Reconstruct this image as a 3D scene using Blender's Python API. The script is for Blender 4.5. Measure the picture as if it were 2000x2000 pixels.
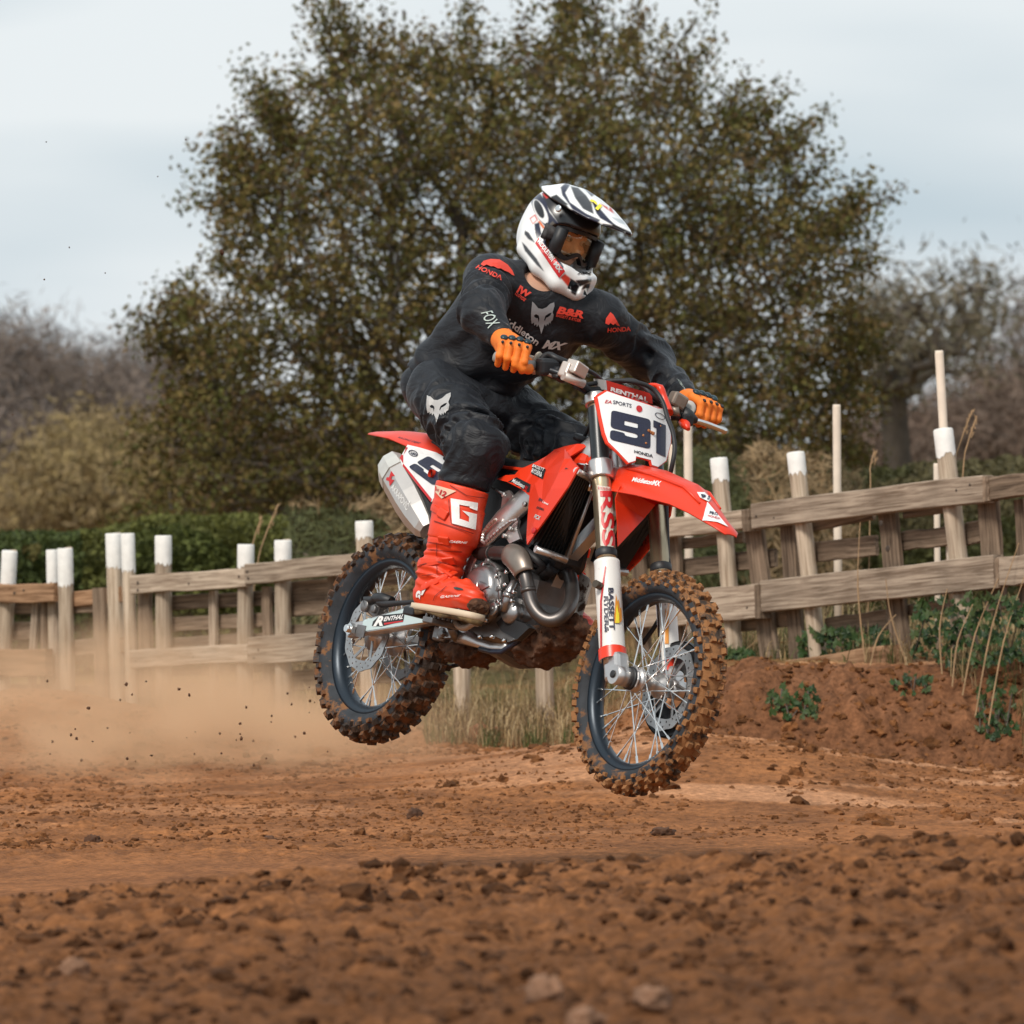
import bpy, bmesh, math, random
import numpy as np
from mathutils import Vector, Matrix
from mathutils.bvhtree import BVHTree
from mathutils.geometry import delaunay_2d_cdt
R_ = math.radians
random.seed(7); rng = np.random.default_rng(7)
SC = bpy.context.scene
COL = SC.collection
for o in list(bpy.data.objects): bpy.data.objects.remove(o)

# ------------------------------------------------------------------ camera
FP = 15500.0              # focal length in pixels of a 2000 px wide picture
CZ = 1.18                 # camera height above the track under the bike
cam = bpy.data.cameras.new('camera'); cam_o = bpy.data.objects.new('camera', cam); COL.objects.link(cam_o)
cam_o.location = (0, 0, CZ); cam_o.rotation_euler = (math.pi/2, 0, 0)
cam.sensor_width = 36; cam.lens = 36*FP/2000
cam.clip_start = 1; cam.clip_end = 3000
cam.dof.use_dof = True; cam.dof.focus_distance = 24.8; cam.dof.aperture_fstop = 11.0
SC.camera = cam_o
# ------------------------------------------------------------------ sky, sun, exposure
SUN_EL, SUN_AZ = R_(46), R_(-150)      # azimuth measured from +Y (view direction) clockwise
world = bpy.data.worlds.new('World'); SC.world = world; world.use_nodes = True
nt = world.node_tree; nt.nodes.clear()
def N(t, ty, **k):
    n = t.nodes.new(ty)
    for a, b in k.items(): setattr(n, a, b)
    return n
wo = N(nt, 'ShaderNodeOutputWorld'); bgS = N(nt, 'ShaderNodeBackground'); bgC = N(nt, 'ShaderNodeBackground'); mx = N(nt, 'ShaderNodeMixShader')
sky = N(nt, 'ShaderNodeTexSky', sky_type='NISHITA', sun_disc=False, sun_elevation=SUN_EL, sun_rotation=SUN_AZ)
sky.air_density = 1.0; sky.dust_density = 2.0
nt.links.new(sky.outputs[0], bgS.inputs[0]); bgS.inputs[1].default_value = 0.08
tc = N(nt, 'ShaderNodeTexCoord'); mp = N(nt, 'ShaderNodeMapping'); mp.inputs['Scale'].default_value = (9, 9, 38)
mp.inputs['Location'].default_value = (3.1, 0.4, 0.37)
nz = N(nt, 'ShaderNodeTexNoise'); nz.inputs['Scale'].default_value = 1.0; nz.inputs['Detail'].default_value = 3.5; nz.inputs['Roughness'].default_value = 0.42
cr = N(nt, 'ShaderNodeValToRGB')
cr.color_ramp.elements[0].position = 0.33; cr.color_ramp.elements[0].color = (0.44, 0.53, 0.59, 1)
cr.color_ramp.elements[1].position = 0.64; cr.color_ramp.elements[1].color = (0.70, 0.74, 0.76, 1)
nt.links.new(tc.outputs['Generated'], mp.inputs[0]); nt.links.new(mp.outputs[0], nz.inputs[0]); nt.links.new(nz.outputs[0], cr.inputs[0])
nt.links.new(cr.outputs[0], bgC.inputs[0]); bgC.inputs[1].default_value = 1.0
mx.inputs[0].default_value = 0.92
nt.links.new(bgS.outputs[0], mx.inputs[1]); nt.links.new(bgC.outputs[0], mx.inputs[2]); nt.links.new(mx.outputs[0], wo.inputs[0])
sl = bpy.data.lights.new('sun', 'SUN'); sl.energy = 2.5; sl.angle = R_(14); sl.color = (1.0, 0.93, 0.84)
so = bpy.data.objects.new('sun', sl); COL.objects.link(so)
sd = Vector((math.sin(SUN_AZ)*math.cos(SUN_EL), math.cos(SUN_AZ)*math.cos(SUN_EL), math.sin(SUN_EL)))
so.rotation_euler = sd.to_track_quat('Z', 'Y').to_euler(); so.location = (-6, 10, 12)
SC.view_settings.view_transform = 'Standard'; SC.view_settings.look = 'None'
SC.view_settings.exposure = 0.30; SC.view_settings.gamma = 1.0; SC.view_settings.use_curve_mapping = False
SC.cycles.use_denoising = True; SC.cycles.max_bounces = 8; SC.cycles.transparent_max_bounces = 12
SC.cycles.volume_step_rate = 2.0; SC.cycles.volume_bounces = 1

# ------------------------------------------------------------------ helpers: objects
def tag(o, label=None, cat=None, group=None, kind=None):
    if label: o['label'] = label
    if cat: o['category'] = cat
    if group: o['group'] = group
    if kind: o['kind'] = kind
    return o
def empty(name, mat=None):
    o = bpy.data.objects.new(name, None); COL.objects.link(o); o.empty_display_size = 0.1
    if mat is not None: o.matrix_world = mat
    return o
def link(name, me, mat=None, parent=None, smooth=None):
    o = bpy.data.objects.new(name, me); COL.objects.link(o)
    if mat is not None and not me.materials:
        for m in (mat if isinstance(mat, (list, tuple)) else [mat]): me.materials.append(m)
    if parent is not None: o.parent = parent
    if smooth is not None and len(me.polygons): me.polygons.foreach_set('use_smooth', [bool(smooth)]*len(me.polygons))
    return o
def setattr_col(me, cols, name='col'):
    a = me.color_attributes.new(name, 'FLOAT_COLOR', 'POINT')
    c = np.ones((len(me.vertices), 4), np.float32); c[:, :3] = cols
    a.data.foreach_set('color', c.ravel())

class MB:
    """collects shapes; build() links them as one mesh object"""
    def __init__(s): s.v = []; s.f = []; s.m = []; s.sm = []
    def add(s, v, f, m=0, smooth=False):
        b = len(s.v); s.v += [tuple(map(float, q)) for q in v]
        s.f += [[b+i for i in q] for q in f]; s.m += [m]*len(f); s.sm += [smooth]*len(f)
        return s
    def hexa(s, c8, m=0):      # 4 bottom corners then 4 top corners
        return s.add(c8, [(3, 2, 1, 0), (4, 5, 6, 7), (0, 1, 5, 4), (1, 2, 6, 5), (2, 3, 7, 6), (3, 0, 4, 7)], m)
    def box(s, c, size, rot=None, m=0):
        R = rot if rot is not None else Matrix.Identity(3); c = Vector(c); hx, hy, hz = [q/2 for q in size]
        pts = [(-hx, -hy, -hz), (hx, -hy, -hz), (hx, hy, -hz), (-hx, hy, -hz), (-hx, -hy, hz), (hx, -hy, hz), (hx, hy, hz), (-hx, hy, hz)]
        return s.hexa([c + R @ Vector(p) for p in pts], m)
    def cbox(s, c, size, rot=None, b=None, m=0):   # box with chamfered edges
        R = rot if rot is not None else Matrix.Identity(3); c = Vector(c); hx, hy, hz = [q/2 for q in size]
        if b is None: b = min(size)*0.18
        bm = bmesh.new(); bmesh.ops.create_cube(bm, size=1)
        for q in bm.verts: q.co = Vector((q.co.x*2*hx, q.co.y*2*hy, q.co.z*2*hz))
        bmesh.ops.bevel(bm, geom=bm.edges[:], offset=b, segments=2, affect='EDGES', profile=0.5)
        bm.verts.index_update()
        s.add([c + R @ q.co for q in bm.verts], [[q.index for q in f.verts] for f in bm.faces], m); bm.free(); return s
    def tube(s, path, r, n=12, m=0, cap=True, closed=False, squash=None, up=None):
        P = [Vector(p) for p in path]; k = len(P)
        rs = [r]*k if not hasattr(r, '__len__') else list(r)
        T = []
        for i in range(k):
            a = P[(i-1) % k] if (closed or i > 0) else P[i]; b = P[(i+1) % k] if (closed or i < k-1) else P[i]
            T.append((b-a).normalized())
        u = Vector(up) if up is not None else Vector((0, 0, 1))
        if abs(u.dot(T[0])) > 0.95: u = Vector((0, 1, 0))
        v = []; 
        for i in range(k):
            u = (u - T[i]*u.dot(T[i])).normalized(); w = T[i].cross(u)
            sq = squash if squash is not None else (1, 1)
            for j in range(n):
                a = 2*math.pi*j/n + (math.pi/n if n == 4 else 0)
                v.append(P[i] + u*(rs[i]*sq[0]*math.cos(a)) + w*(rs[i]*sq[1]*math.sin(a)))
        f = []
        for i in range(k if closed else k-1):
            for j in range(n):
                a = i*n; b = ((i+1) % k)*n
                f.append((a+j, a+(j+1) % n, b+(j+1) % n, b+j))
        s.add(v, f, m, n > 6)
        if cap and not closed:
            b0 = len(s.v) - len(v)
            s.f.append([b0+j for j in reversed(range(n))]); s.m.append(m); s.sm.append(False)
            s.f.append([b0+(k-1)*n+j for j in range(n)]); s.m.append(m); s.sm.append(False)
        return s
    def lathe(s, prof, c, axis, n=48, m=0, smooth=True, closed=False):   # prof: (radius, along)
        ax = Vector(axis).normalized(); u = ax.orthogonal().normalized(); w = ax.cross(u); c = Vector(c); k = len(prof); v = []
        for r, h in prof:
            for j in range(n):
                a = 2*math.pi*j/n; v.append(c + ax*h + u*(r*math.cos(a)) + w*(r*math.sin(a)))
        f = []
        for i in range(k if closed else k-1):
            i2 = (i+1) % k
            for j in range(n): f.append((i*n+j, i*n+(j+1) % n, i2*n+(j+1) % n, i2*n+j))
        return s.add(v, f, m, smooth)
    def disc(s, c, axis, r, h, n=24, m=0, b=0.12):
        return s.lathe([(0.0001, h), (r*(1-b), h), (r, h-r*b*0.7), (r, 0), (0.0001, 0)], c, axis, n, m)
    def loft(s, rings, m=0, cap=True, closed=True, smooth=True):
        k = len(rings); n = len(rings[0]); v = [p for q in rings for p in q]; f = []
        for i in range(k-1):
            for j in range(n if closed else n-1): f.append((i*n+j, i*n+(j+1) % n, (i+1)*n+(j+1) % n, (i+1)*n+j))
        b0 = len(s.v); s.add(v, f, m, smooth)
        if cap and closed:
            s.f.append([b0+j for j in reversed(range(n))]); s.m.append(m); s.sm.append(False)
            s.f.append([b0+(k-1)*n+j for j in range(n)]); s.m.append(m); s.sm.append(False)
        return s
    def mirror(s):            # add nothing, return a y-mirrored copy
        t = MB(); t.v = [(x, -y, z) for x, y, z in s.v]; t.f = [list(reversed(q)) for q in s.f]; t.m = list(s.m); t.sm = list(s.sm); return t
    def mesh(s, name='mesh'):
        me = bpy.data.meshes.new(name); me.from_pydata(s.v, [], s.f); me.update()
        bm = bmesh.new(); bm.from_mesh(me); bmesh.ops.recalc_face_normals(bm, faces=bm.faces[:]); bm.to_mesh(me); bm.free()
        me.polygons.foreach_set('material_index', s.m); me.polygons.foreach_set('use_smooth', s.sm)
        return me
    def build(s, name, mat, parent=None, smooth=None):
        return link(name, s.mesh(name), mat, parent, smooth)
def solidify(v, f, n_off):      # sheet + offset vectors -> closed shell (verts, faces)
    k = len(v); V = list(v) + [tuple(Vector(a)+Vector(b)) for a, b in zip(v, n_off)]
    F = [list(q) for q in f] + [[k+i for i in reversed(q)] for q in f]
    cnt = {}
    for q in f:
        for i in range(len(q)):
            a, b = q[i], q[(i+1) % len(q)]; cnt[(a, b)] = cnt.get((a, b), 0)+1
    for (a, b) in list(cnt):
        if (b, a) not in cnt: F.append([b, a, a+k, b+k])
    return V, F

# ------------------------------------------------------------------ helpers: materials
MUD = (0.150, 0.062, 0.024)
def pmat(name, col, rough=0.5, metal=0.0, var=0.0, vscale=20, mud=0.0, mscale=14, mudcol=MUD, bump=0.0, bscale=80, coat=0.0, attr=False, spec=None, wrinkle=0.0, sheen=0.0, bdist=0.004):
    m = bpy.data.materials.new(name); m.use_nodes = True; t = m.node_tree; b = t.nodes['Principled BSDF']
    b.inputs['Roughness'].default_value = rough; b.inputs['Metallic'].default_value = metal
    if coat: b.inputs['Coat Weight'].default_value = coat; b.inputs['Coat Roughness'].default_value = 0.15
    if spec is not None: b.inputs['Specular IOR Level'].default_value = spec
    tcn = N(t, 'ShaderNodeTexCoord'); cur = None
    if attr:
        a = N(t, 'ShaderNodeVertexColor', layer_name='col'); cur = a.outputs[0]
    else:
        rgb = N(t, 'ShaderNodeRGB'); rgb.outputs[0].default_value = (*col, 1); cur = rgb.outputs[0]
    if var:
        n1 = N(t, 'ShaderNodeTexNoise'); n1.inputs['Scale'].default_value = vscale; n1.inputs['Detail'].default_value = 5
        t.links.new(tcn.outputs['Object'], n1.inputs[0])
        mr = N(t, 'ShaderNodeMapRange'); mr.inputs[1].default_value = 0.3; mr.inputs[2].default_value = 0.7; mr.inputs[3].default_value = 1-var; mr.inputs[4].default_value = 1+var
        t.links.new(n1.outputs[0], mr.inputs[0])
        mm = N(t, 'ShaderNodeMix', data_type='RGBA', blend_type='MULTIPLY'); mm.inputs[0].default_value = 1
        t.links.new(cur, mm.inputs[6]); t.links.new(mr.outputs[0], mm.inputs[7]); cur = mm.outputs[2]
    if mud:
        n2 = N(t, 'ShaderNodeTexNoise'); n2.inputs['Scale'].default_value = mscale; n2.inputs['Detail'].default_value = 8; n2.inputs['Roughness'].default_value = 0.68
        t.links.new(tcn.outputs['Object'], n2.inputs[0])
        r2 = N(t, 'ShaderNodeValToRGB'); p = 0.78-0.5*mud
        r2.color_ramp.elements[0].position = p; r2.color_ramp.elements[1].position = min(1, p+0.07)
        t.links.new(n2.outputs[0], r2.inputs[0])
        m2 = N(t, 'ShaderNodeMix', data_type='RGBA'); m2.inputs[7].default_value = (*mudcol, 1)
        t.links.new(r2.outputs[0], m2.inputs[0]); t.links.new(cur, m2.inputs[6]); cur = m2.outputs[2]
        mr2 = N(t, 'ShaderNodeMapRange'); mr2.inputs[3].default_value = rough; mr2.inputs[4].default_value = 0.9
        t.links.new(r2.outputs[0], mr2.inputs[0]); t.links.new(mr2.outputs[0], b.inputs['Roughness'])
        if metal:
            mr3 = N(t, 'ShaderNodeMapRange'); mr3.inputs[3].default_value = metal; mr3.inputs[4].default_value = 0
            t.links.new(r2.outputs[0], mr3.inputs[0]); t.links.new(mr3.outputs[0], b.inputs['Metallic'])
    t.links.new(cur, b.inputs['Base Color'])
    if sheen: b.inputs['Sheen Weight'].default_value = sheen; b.inputs['Sheen Roughness'].default_value = 0.45; b.inputs['Sheen Tint'].default_value = (.75, .85, 1, 1)
    if bump:
        n3 = N(t, 'ShaderNodeTexNoise'); n3.inputs['Scale'].default_value = bscale; n3.inputs['Detail'].default_value = 6
        t.links.new(tcn.outputs['Object'], n3.inputs[0])
        bp = N(t, 'ShaderNodeBump'); bp.inputs['Strength'].default_value = bump; bp.inputs['Distance'].default_value = bdist
        t.links.new(n3.outputs[0], bp.inputs['Height']); t.links.new(bp.outputs[0], b.inputs['Normal'])
        if wrinkle:
            n4 = N(t, 'ShaderNodeTexNoise'); n4.inputs['Scale'].default_value = 13; n4.inputs['Detail'].default_value = 3; n4.inputs['Roughness'].default_value = .45; n4.inputs['Distortion'].default_value = 1.4
            mp4 = N(t, 'ShaderNodeMapping'); mp4.inputs['Rotation'].default_value = (.3, .7, .4); mp4.inputs['Scale'].default_value = (.55, 1.5, 1.5); t.links.new(tcn.outputs['Object'], mp4.inputs[0]); t.links.new(mp4.outputs[0], n4.inputs[0])
            b4 = N(t, 'ShaderNodeBump'); b4.inputs['Strength'].default_value = wrinkle; b4.inputs['Distance'].default_value = .03; t.links.new(n4.outputs[0], b4.inputs['Height']); t.links.new(b4.outputs[0], bp.inputs['Normal'])
    return m

# ------------------------------------------------------------------ bike frame (x forward, y left, z up, origin rear axle)
YAW, PIT, ROL = -0.98957019, -0.0780622, -0.21681614
BT = Vector((-0.40095467, 25.3081195, -0.40266292 + CZ))
def rotm(yaw, pit, rol):
    return Matrix.Rotation(yaw, 3, 'Z') @ Matrix.Rotation(-pit, 3, 'Y') @ Matrix.Rotation(rol, 3, 'X')
BR = rotm(YAW, PIT, ROL); BRi = BR.transposed()
BM = Matrix.Translation(BT) @ BR.to_4x4()
CO = BRi @ (Vector((0, 0, CZ)) - BT)                 # camera in bike space
def rayL(u, v): return (BRi @ Vector(((u-1000)/FP, 1, (1000-v)/FP))).normalized()
def W(u, v, Y): return Vector(((u-1000)/FP*Y, Y, CZ+(1000-v)/FP*Y))
CR = dict(A=(1000, 640, .23292), B=(700, 800, .2588), C=(1000, 1000, .31056), D=(600, 1000, .24845), E=(860, 900, .15528), G=(860, 1100, .16563),
          H=(730, 830, .13458), I=(1140, 740, .10352), K=(940, 620, .11387), L=(1280, 740, .08282), M=(760, 330, .2588), N=(980, 330, .15528), S=(640, 1040, .12422), P=(0, 0, 1), T=(1150, 930, .09317), Q=(780, 1080, .09317), U=(760, 600, .18638), V=(880, 460, .18634))
def px(c, a, b): x, y, s = CR[c]; return (x+s*a, y+s*b)
def Py(c, a, b, y):
    u, v = px(c, a, b); d = rayL(u, v); return CO + d*((y-CO.y)/d.y)
def Px(c, a, b, x):
    u, v = px(c, a, b); d = rayL(u, v); return CO + d*((x-CO.x)/d.x)
def Ps(c, a, b, fn, k0=22.0, k1=28.0):               # first crossing of fn(p)=0 along the ray
    u, v = px(c, a, b); d = rayL(u, v); lo = None; f0 = fn(CO+d*k0)
    ks = np.linspace(k0, k1, 600)
    for i in range(1, 600):
        f1 = fn(CO+d*float(ks[i]))
        if f0*f1 <= 0:
            a0, a1 = float(ks[i-1]), float(ks[i])
            for _ in range(30):
                m = (a0+a1)/2
                if fn(CO+d*m)*f0 > 0: a0 = m
                else: a1 = m
            return CO+d*((a0+a1)/2)
        f0 = f1
    return CO+d*25
def projL(p):
    q = BR @ Vector(p) + BT; return (1000+FP*q.x/q.y, 1000-FP*(q.z-CZ)/q.y)

# ------------------------------------------------------------------ helpers: panels, decals, text
def cdt(pts2, segs, faces=()):
    r = delaunay_2d_cdt([Vector(p) for p in pts2], segs, list(faces), 1 if faces else 1, 1e-7)
    return r
def inpoly(p, poly):
    x, y = p; c = False; n = len(poly); j = n-1
    for i in range(n):
        if (poly[i][1] > y) != (poly[j][1] > y) and x < (poly[j][0]-poly[i][0])*(y-poly[i][1])/(poly[j][1]-poly[i][1])+poly[i][0]: c = not c
        j = i
    return c
def tri_poly(outer, holes=(), inner=(), step=None):
    """triangulate a 2D polygon with holes; optional interior points/grid. returns verts2, faces"""
    pts = list(outer); segs = [(i, (i+1) % len(outer)) for i in range(len(outer))]
    for h in holes:
        b = len(pts); pts += list(h); segs += [(b+i, b+(i+1) % len(h)) for i in range(len(h))]
    pts += list(inner)
    if step:
        xs = [p[0] for p in outer]; ys = [p[1] for p in outer]
        x = min(xs)
        while x < max(xs):
            y = min(ys)
            while y < max(ys):
                if inpoly((x, y), outer) and not any(inpoly((x, y), h) for h in holes): pts.append((x, y))
                y += step
            x += step
    r = delaunay_2d_cdt([Vector(p) for p in pts], segs, [], 0, 1e-9)
    V = [tuple(p) for p in r[0]]; F = []
    for f in r[2]:
        cx = sum(V[i][0] for i in f)/len(f); cy = sum(V[i][1] for i in f)/len(f)
        if inpoly((cx, cy), outer) and not any(inpoly((cx, cy), h) for h in holes): F.append(list(f))
    return V, F
def panel(pts, thick=0.004, inner=(), step=None):
    """pts: 3D outline (bike space) roughly facing -y; triangulated over (x,z), y interpolated from outline+inner points"""
    P3 = [Vector(p) for p in pts]; I3 = [Vector(p) for p in inner]
    V, F = tri_poly([(p.x, p.z) for p in P3], (), [(p.x, p.z) for p in I3], step)
    src = P3+I3; out = []
    for x, z in V:
        ws = 0; ys = 0
        for p in src:
            d = (p.x-x)**2+(p.z-z)**2
            if d < 1e-12: ws = 1; ys = p.y; break
            w = 1/d**1.5; ws += w; ys += w*p.y
        out.append((x, ys/ws, z))
    VV, FF = solidify(out, F, [(0, thick, 0)]*len(out))
    mb = MB(); mb.add(VV, FF); return mb
_FONT = {}
def text2(s, bold=0.0, shear=0.0):
    """text as unit-box 2D mesh"""
    key = (s, bold, shear)
    if key in _FONT: return _FONT[key]
    cu = bpy.data.curves.new('t', 'FONT'); cu.body = s; cu.offset = bold; cu.shear = shear; cu.resolution_u = 3
    o = bpy.data.objects.new('t', cu); COL.objects.link(o)
    dg = bpy.context.evaluated_depsgraph_get(); me = bpy.data.meshes.new_from_object(o.evaluated_get(dg))
    v = np.array([q.co[:2] for q in me.vertices]); f = [list(p.vertices) for p in me.polygons]
    bpy.data.objects.remove(o); bpy.data.curves.remove(cu); bpy.data.meshes.remove(me)
    lo = v.min(0); hi = v.max(0); v = (v-lo)/(hi-lo)
    _FONT[key] = (v.tolist(), f); return _FONT[key]
def bvh_of(objs):
    V = []; F = []
    for o in (objs if isinstance(objs, (list, tuple)) else [objs]):
        b = len(V); V += [v.co.copy() for v in o.data.vertices]; F += [[b+i for i in p.vertices] for p in o.data.polygons]
    return BVHTree.FromPolygons(V, F)
_BV = {}
def decal(name, geo, quad, targets, mat, parent, off=0.002, maxpx=9.0, c='P', dz=0.16):
    """flat print: geo = (verts2 in unit box, faces); quad = photo corners BL,BR,TR,TL; laid on the surface of targets"""
    tg = targets if isinstance(targets, (list, tuple)) else [targets]
    key = tuple(o.name for o in tg)
    if key not in _BV: _BV[key] = bvh_of(tg)
    bv = _BV[key]
    q = [Vector(px(c, *p)) for p in quad]
    bm = bmesh.new(); v2, f2 = geo
    vs = []
    for a, b in v2:
        p = q[0]*(1-a)*(1-b)+q[1]*a*(1-b)+q[2]*a*b+q[3]*(1-a)*b; vs.append(bm.verts.new((p.x, p.y, 0)))
    for f in f2:
        try: bm.faces.new([vs[i] for i in f])
        except ValueError: pass
    bmesh.ops.triangulate(bm, faces=bm.faces[:])
    for _ in range(5):
        e = [e for e in bm.edges if e.calc_length() > maxpx]
        if not e: break
        bmesh.ops.subdivide_edges(bm, edges=e, cuts=1); bmesh.ops.triangulate(bm, faces=bm.faces[:])
    dist = []; hits = []
    for v in bm.verts:
        d = rayL(v.co.x, v.co.y); h = bv.ray_cast(CO, d)
        if h[0] is None: hits.append(None)
        else:
            n = h[1] if h[1].dot(d) < 0 else -h[1]; hits.append((h[0]+n*off*0.75-d*off*0.6, h[3])); dist.append(h[3])
    if not dist: bm.free(); return None
    md = float(np.median(dist))
    bad = [v for v, h in zip(bm.verts, hits) if h is None or abs(h[1]-md) > dz]
    for v, h in zip(bm.verts, hits):
        if h is not None: v.co = h[0]
    bmesh.ops.delete(bm, geom=bad, context='VERTS')
    me = bpy.data.meshes.new(name); bm.to_mesh(me); bm.free()
    if not len(me.polygons): return None
    return link(name, me, mat, parent)
def dtext(s, quad, targets, mat, parent, bold=0.02, shear=0.0, c='P', name='lettering', off=0.002, dz=0.16):
    return decal(name, text2(s, bold, shear), quad, targets, mat, parent, off=off, c=c, dz=dz)
def dpoly(pts, targets, mat, parent, c='P', holes=(), name='sticker', off=0.0015, dz=0.16):
    """polygon given straight in photo pixels of crop c"""
    P = [px(c, *p) for p in pts]; H = [[px(c, *p) for p in h] for h in holes]
    x0 = min(p[0] for p in P); x1 = max(p[0] for p in P); y0 = min(p[1] for p in P); y1 = max(p[1] for p in P)
    nrm = lambda p: ((p[0]-x0)/(x1-x0), (p[1]-y0)/(y1-y0))
    geo = tri_poly([nrm(p) for p in P], [[nrm(p) for p in h] for h in H])
    return decal(name, geo, [(x0, y0), (x1, y0), (x1, y1), (x0, y1)], targets, mat, parent, off=off, dz=dz)
def rquad(cx, cy, w, h, ang):     # text box round a centre (pixels, angle clockwise-down in degrees): BL,BR,TR,TL
    a = R_(ang); ux, uy = math.cos(a), math.sin(a); vx, vy = math.sin(a), -math.cos(a)
    return [(cx-ux*w/2-vx*h/2, cy-uy*w/2-vy*h/2), (cx+ux*w/2-vx*h/2, cy+uy*w/2-vy*h/2), (cx+ux*w/2+vx*h/2, cy+uy*w/2+vy*h/2), (cx-ux*w/2+vx*h/2, cy-uy*w/2+vy*h/2)]
def rnd_poly(pts, r=0.06, n=4):   # round the corners of a unit-box polygon
    out = []; k = len(pts)
    for i in range(k):
        p0, p1, p2 = Vector(pts[i-1]), Vector(pts[i]), Vector(pts[(i+1) % k])
        a = (p0-p1); b = (p2-p1); ra = min(r, a.length*.45); rb = min(r, b.length*.45)
        A = p1+a.normalized()*ra; B = p1+b.normalized()*rb
        for j in range(n+1):
            t = j/n; out.append(tuple(A*(1-t)**2+p1*2*t*(1-t)+B*t*t))
    return out
NINE_O = rnd_poly([(0, .40), (0, 1), (1, 1), (1, 0), (0, 0), (0, .34), (.36, .34), (.36, .25), (.68, .25), (.68, .40)], .11)
NINE_H = rnd_poly([(.34, .60), (.68, .60), (.68, .75), (.34, .75)], .03)
NINE = tri_poly(NINE_O, [NINE_H])
ONE = tri_poly([(.25, 0), (1, 0), (1, 1), (0, 1), (0, .78), (.25, .78)])
CIRC = tri_poly([(.5+.5*math.cos(i*math.pi/12), .5+.5*math.sin(i*math.pi/12)) for i in range(24)])
RING = tri_poly([(.5+.5*math.cos(i*math.pi/12), .5+.5*math.sin(i*math.pi/12)) for i in range(24)], [[(.5+.42*math.cos(i*math.pi/12), .5+.40*math.sin(i*math.pi/12)) for i in range(24)]])

# ------------------------------------------------------------------ helpers: implicit surfaces
def snet(fn, lo, hi, h):
    lo = np.array(lo, float); n = np.ceil((np.array(hi)-lo)/h).astype(int)+1
    ax = [(lo[i]+h*np.arange(n[i])).astype(np.float32) for i in range(3)]
    X, Y, Z = np.meshgrid(*ax, indexing='ij', sparse=True)
    d = np.broadcast_to(fn(X, Y, Z), tuple(n)).astype(np.float32)
    ins = d < 0
    c = [(i, j, k) for i in (0, 1) for j in (0, 1) for k in (0, 1)]
    S = lambda a, i, j, k: a[i:n[0]-1+i, j:n[1]-1+j, k:n[2]-1+k]
    cnt = sum(S(ins, *q).astype(np.int8) for q in c); act = (cnt > 0) & (cnt < 8)
    I = np.argwhere(act); idx = -np.ones(act.shape, np.int64); idx[act] = np.arange(len(I))
    dv = np.stack([d[I[:, 0]+q[0], I[:, 1]+q[1], I[:, 2]+q[2]] for q in c], 1)
    acc = np.zeros((len(I), 3)); wn = np.zeros(len(I))
    for a in range(8):
        for b in range(a+1, 8):
            qa, qb = np.array(c[a]), np.array(c[b])
            if np.abs(qa-qb).sum() != 1: continue
            m = (dv[:, a] < 0) != (dv[:, b] < 0)
            t = np.where(m, dv[:, a]/np.where(m, dv[:, a]-dv[:, b], 1), 0)
            acc += m[:, None]*(qa+(qb-qa)*t[:, None]); wn += m
    V = lo+h*(I+acc/wn[:, None])
    F = []
    for axn in range(3):
        o1, o2 = [(1, 2), (2, 0), (0, 1)][axn]
        sl0 = [slice(0, n[i]) for i in range(3)]; sl1 = list(sl0); sl0[axn] = slice(0, n[axn]-1); sl1[axn] = slice(1, n[axn])
        a = ins[tuple(sl0)]; b = ins[tuple(sl1)]; E_ = np.argwhere(a != b)
        E_ = E_[(E_[:, o1] > 0) & (E_[:, o2] > 0) & (E_[:, o1] < n[o1]-1) & (E_[:, o2] < n[o2]-1)]
        if not len(E_): continue
        e1 = np.zeros(3, int); e1[o1] = 1; e2 = np.zeros(3, int); e2[o2] = 1
        g = lambda q: idx[q[:, 0], q[:, 1], q[:, 2]]
        Q = np.stack([g(E_), g(E_-e1), g(E_-e1-e2), g(E_-e2)], 1)
        flip = a[E_[:, 0], E_[:, 1], E_[:, 2]]
        Q[flip] = Q[flip][:, ::-1]
        F.append(Q)
    F = np.concatenate(F); F = F[:, ::-1]
    return V, F[(F >= 0).all(1)]
def np_mesh(name, V, F, smooth=True):
    me = bpy.data.meshes.new(name); V = np.asarray(V, np.float32); F = np.asarray(F, np.int32); k = F.shape[1]
    me.vertices.add(len(V)); me.vertices.foreach_set('co', V.ravel())
    me.loops.add(F.size); me.loops.foreach_set('vertex_index', F.ravel())
    me.polygons.add(len(F)); me.polygons.foreach_set('loop_start', np.arange(0, F.size, k)); 
    me.polygons.foreach_set('use_smooth', np.full(len(F), bool(smooth)))
    me.update(calc_edges=True); me.validate(); return me
def cap(X, Y, Z, a, b, r1, r2=None):
    r2 = r1 if r2 is None else r2; a = np.array(a, np.float32); b = np.array(b, np.float32); ab = b-a; L2 = float(ab@ab)+1e-12
    t = np.clip(((X-a[0])*ab[0]+(Y-a[1])*ab[1]+(Z-a[2])*ab[2])/L2, 0, 1)
    return np.sqrt((X-a[0]-t*ab[0])**2+(Y-a[1]-t*ab[1])**2+(Z-a[2]-t*ab[2])**2)-(r1+(r2-r1)*t)
def ell(X, Y, Z, c, r, R=None):
    x, y, z = X-c[0], Y-c[1], Z-c[2]
    if R is not None:
        x, y, z = (R[0][0]*x+R[1][0]*y+R[2][0]*z, R[0][1]*x+R[1][1]*y+R[2][1]*z, R[0][2]*x+R[1][2]*y+R[2][2]*z)
    k0 = np.sqrt((x/r[0])**2+(y/r[1])**2+(z/r[2])**2); k1 = np.sqrt((x/r[0]**2)**2+(y/r[1]**2)**2+(z/r[2]**2)**2)+1e-9
    return k0*(k0-1)/k1
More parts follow.
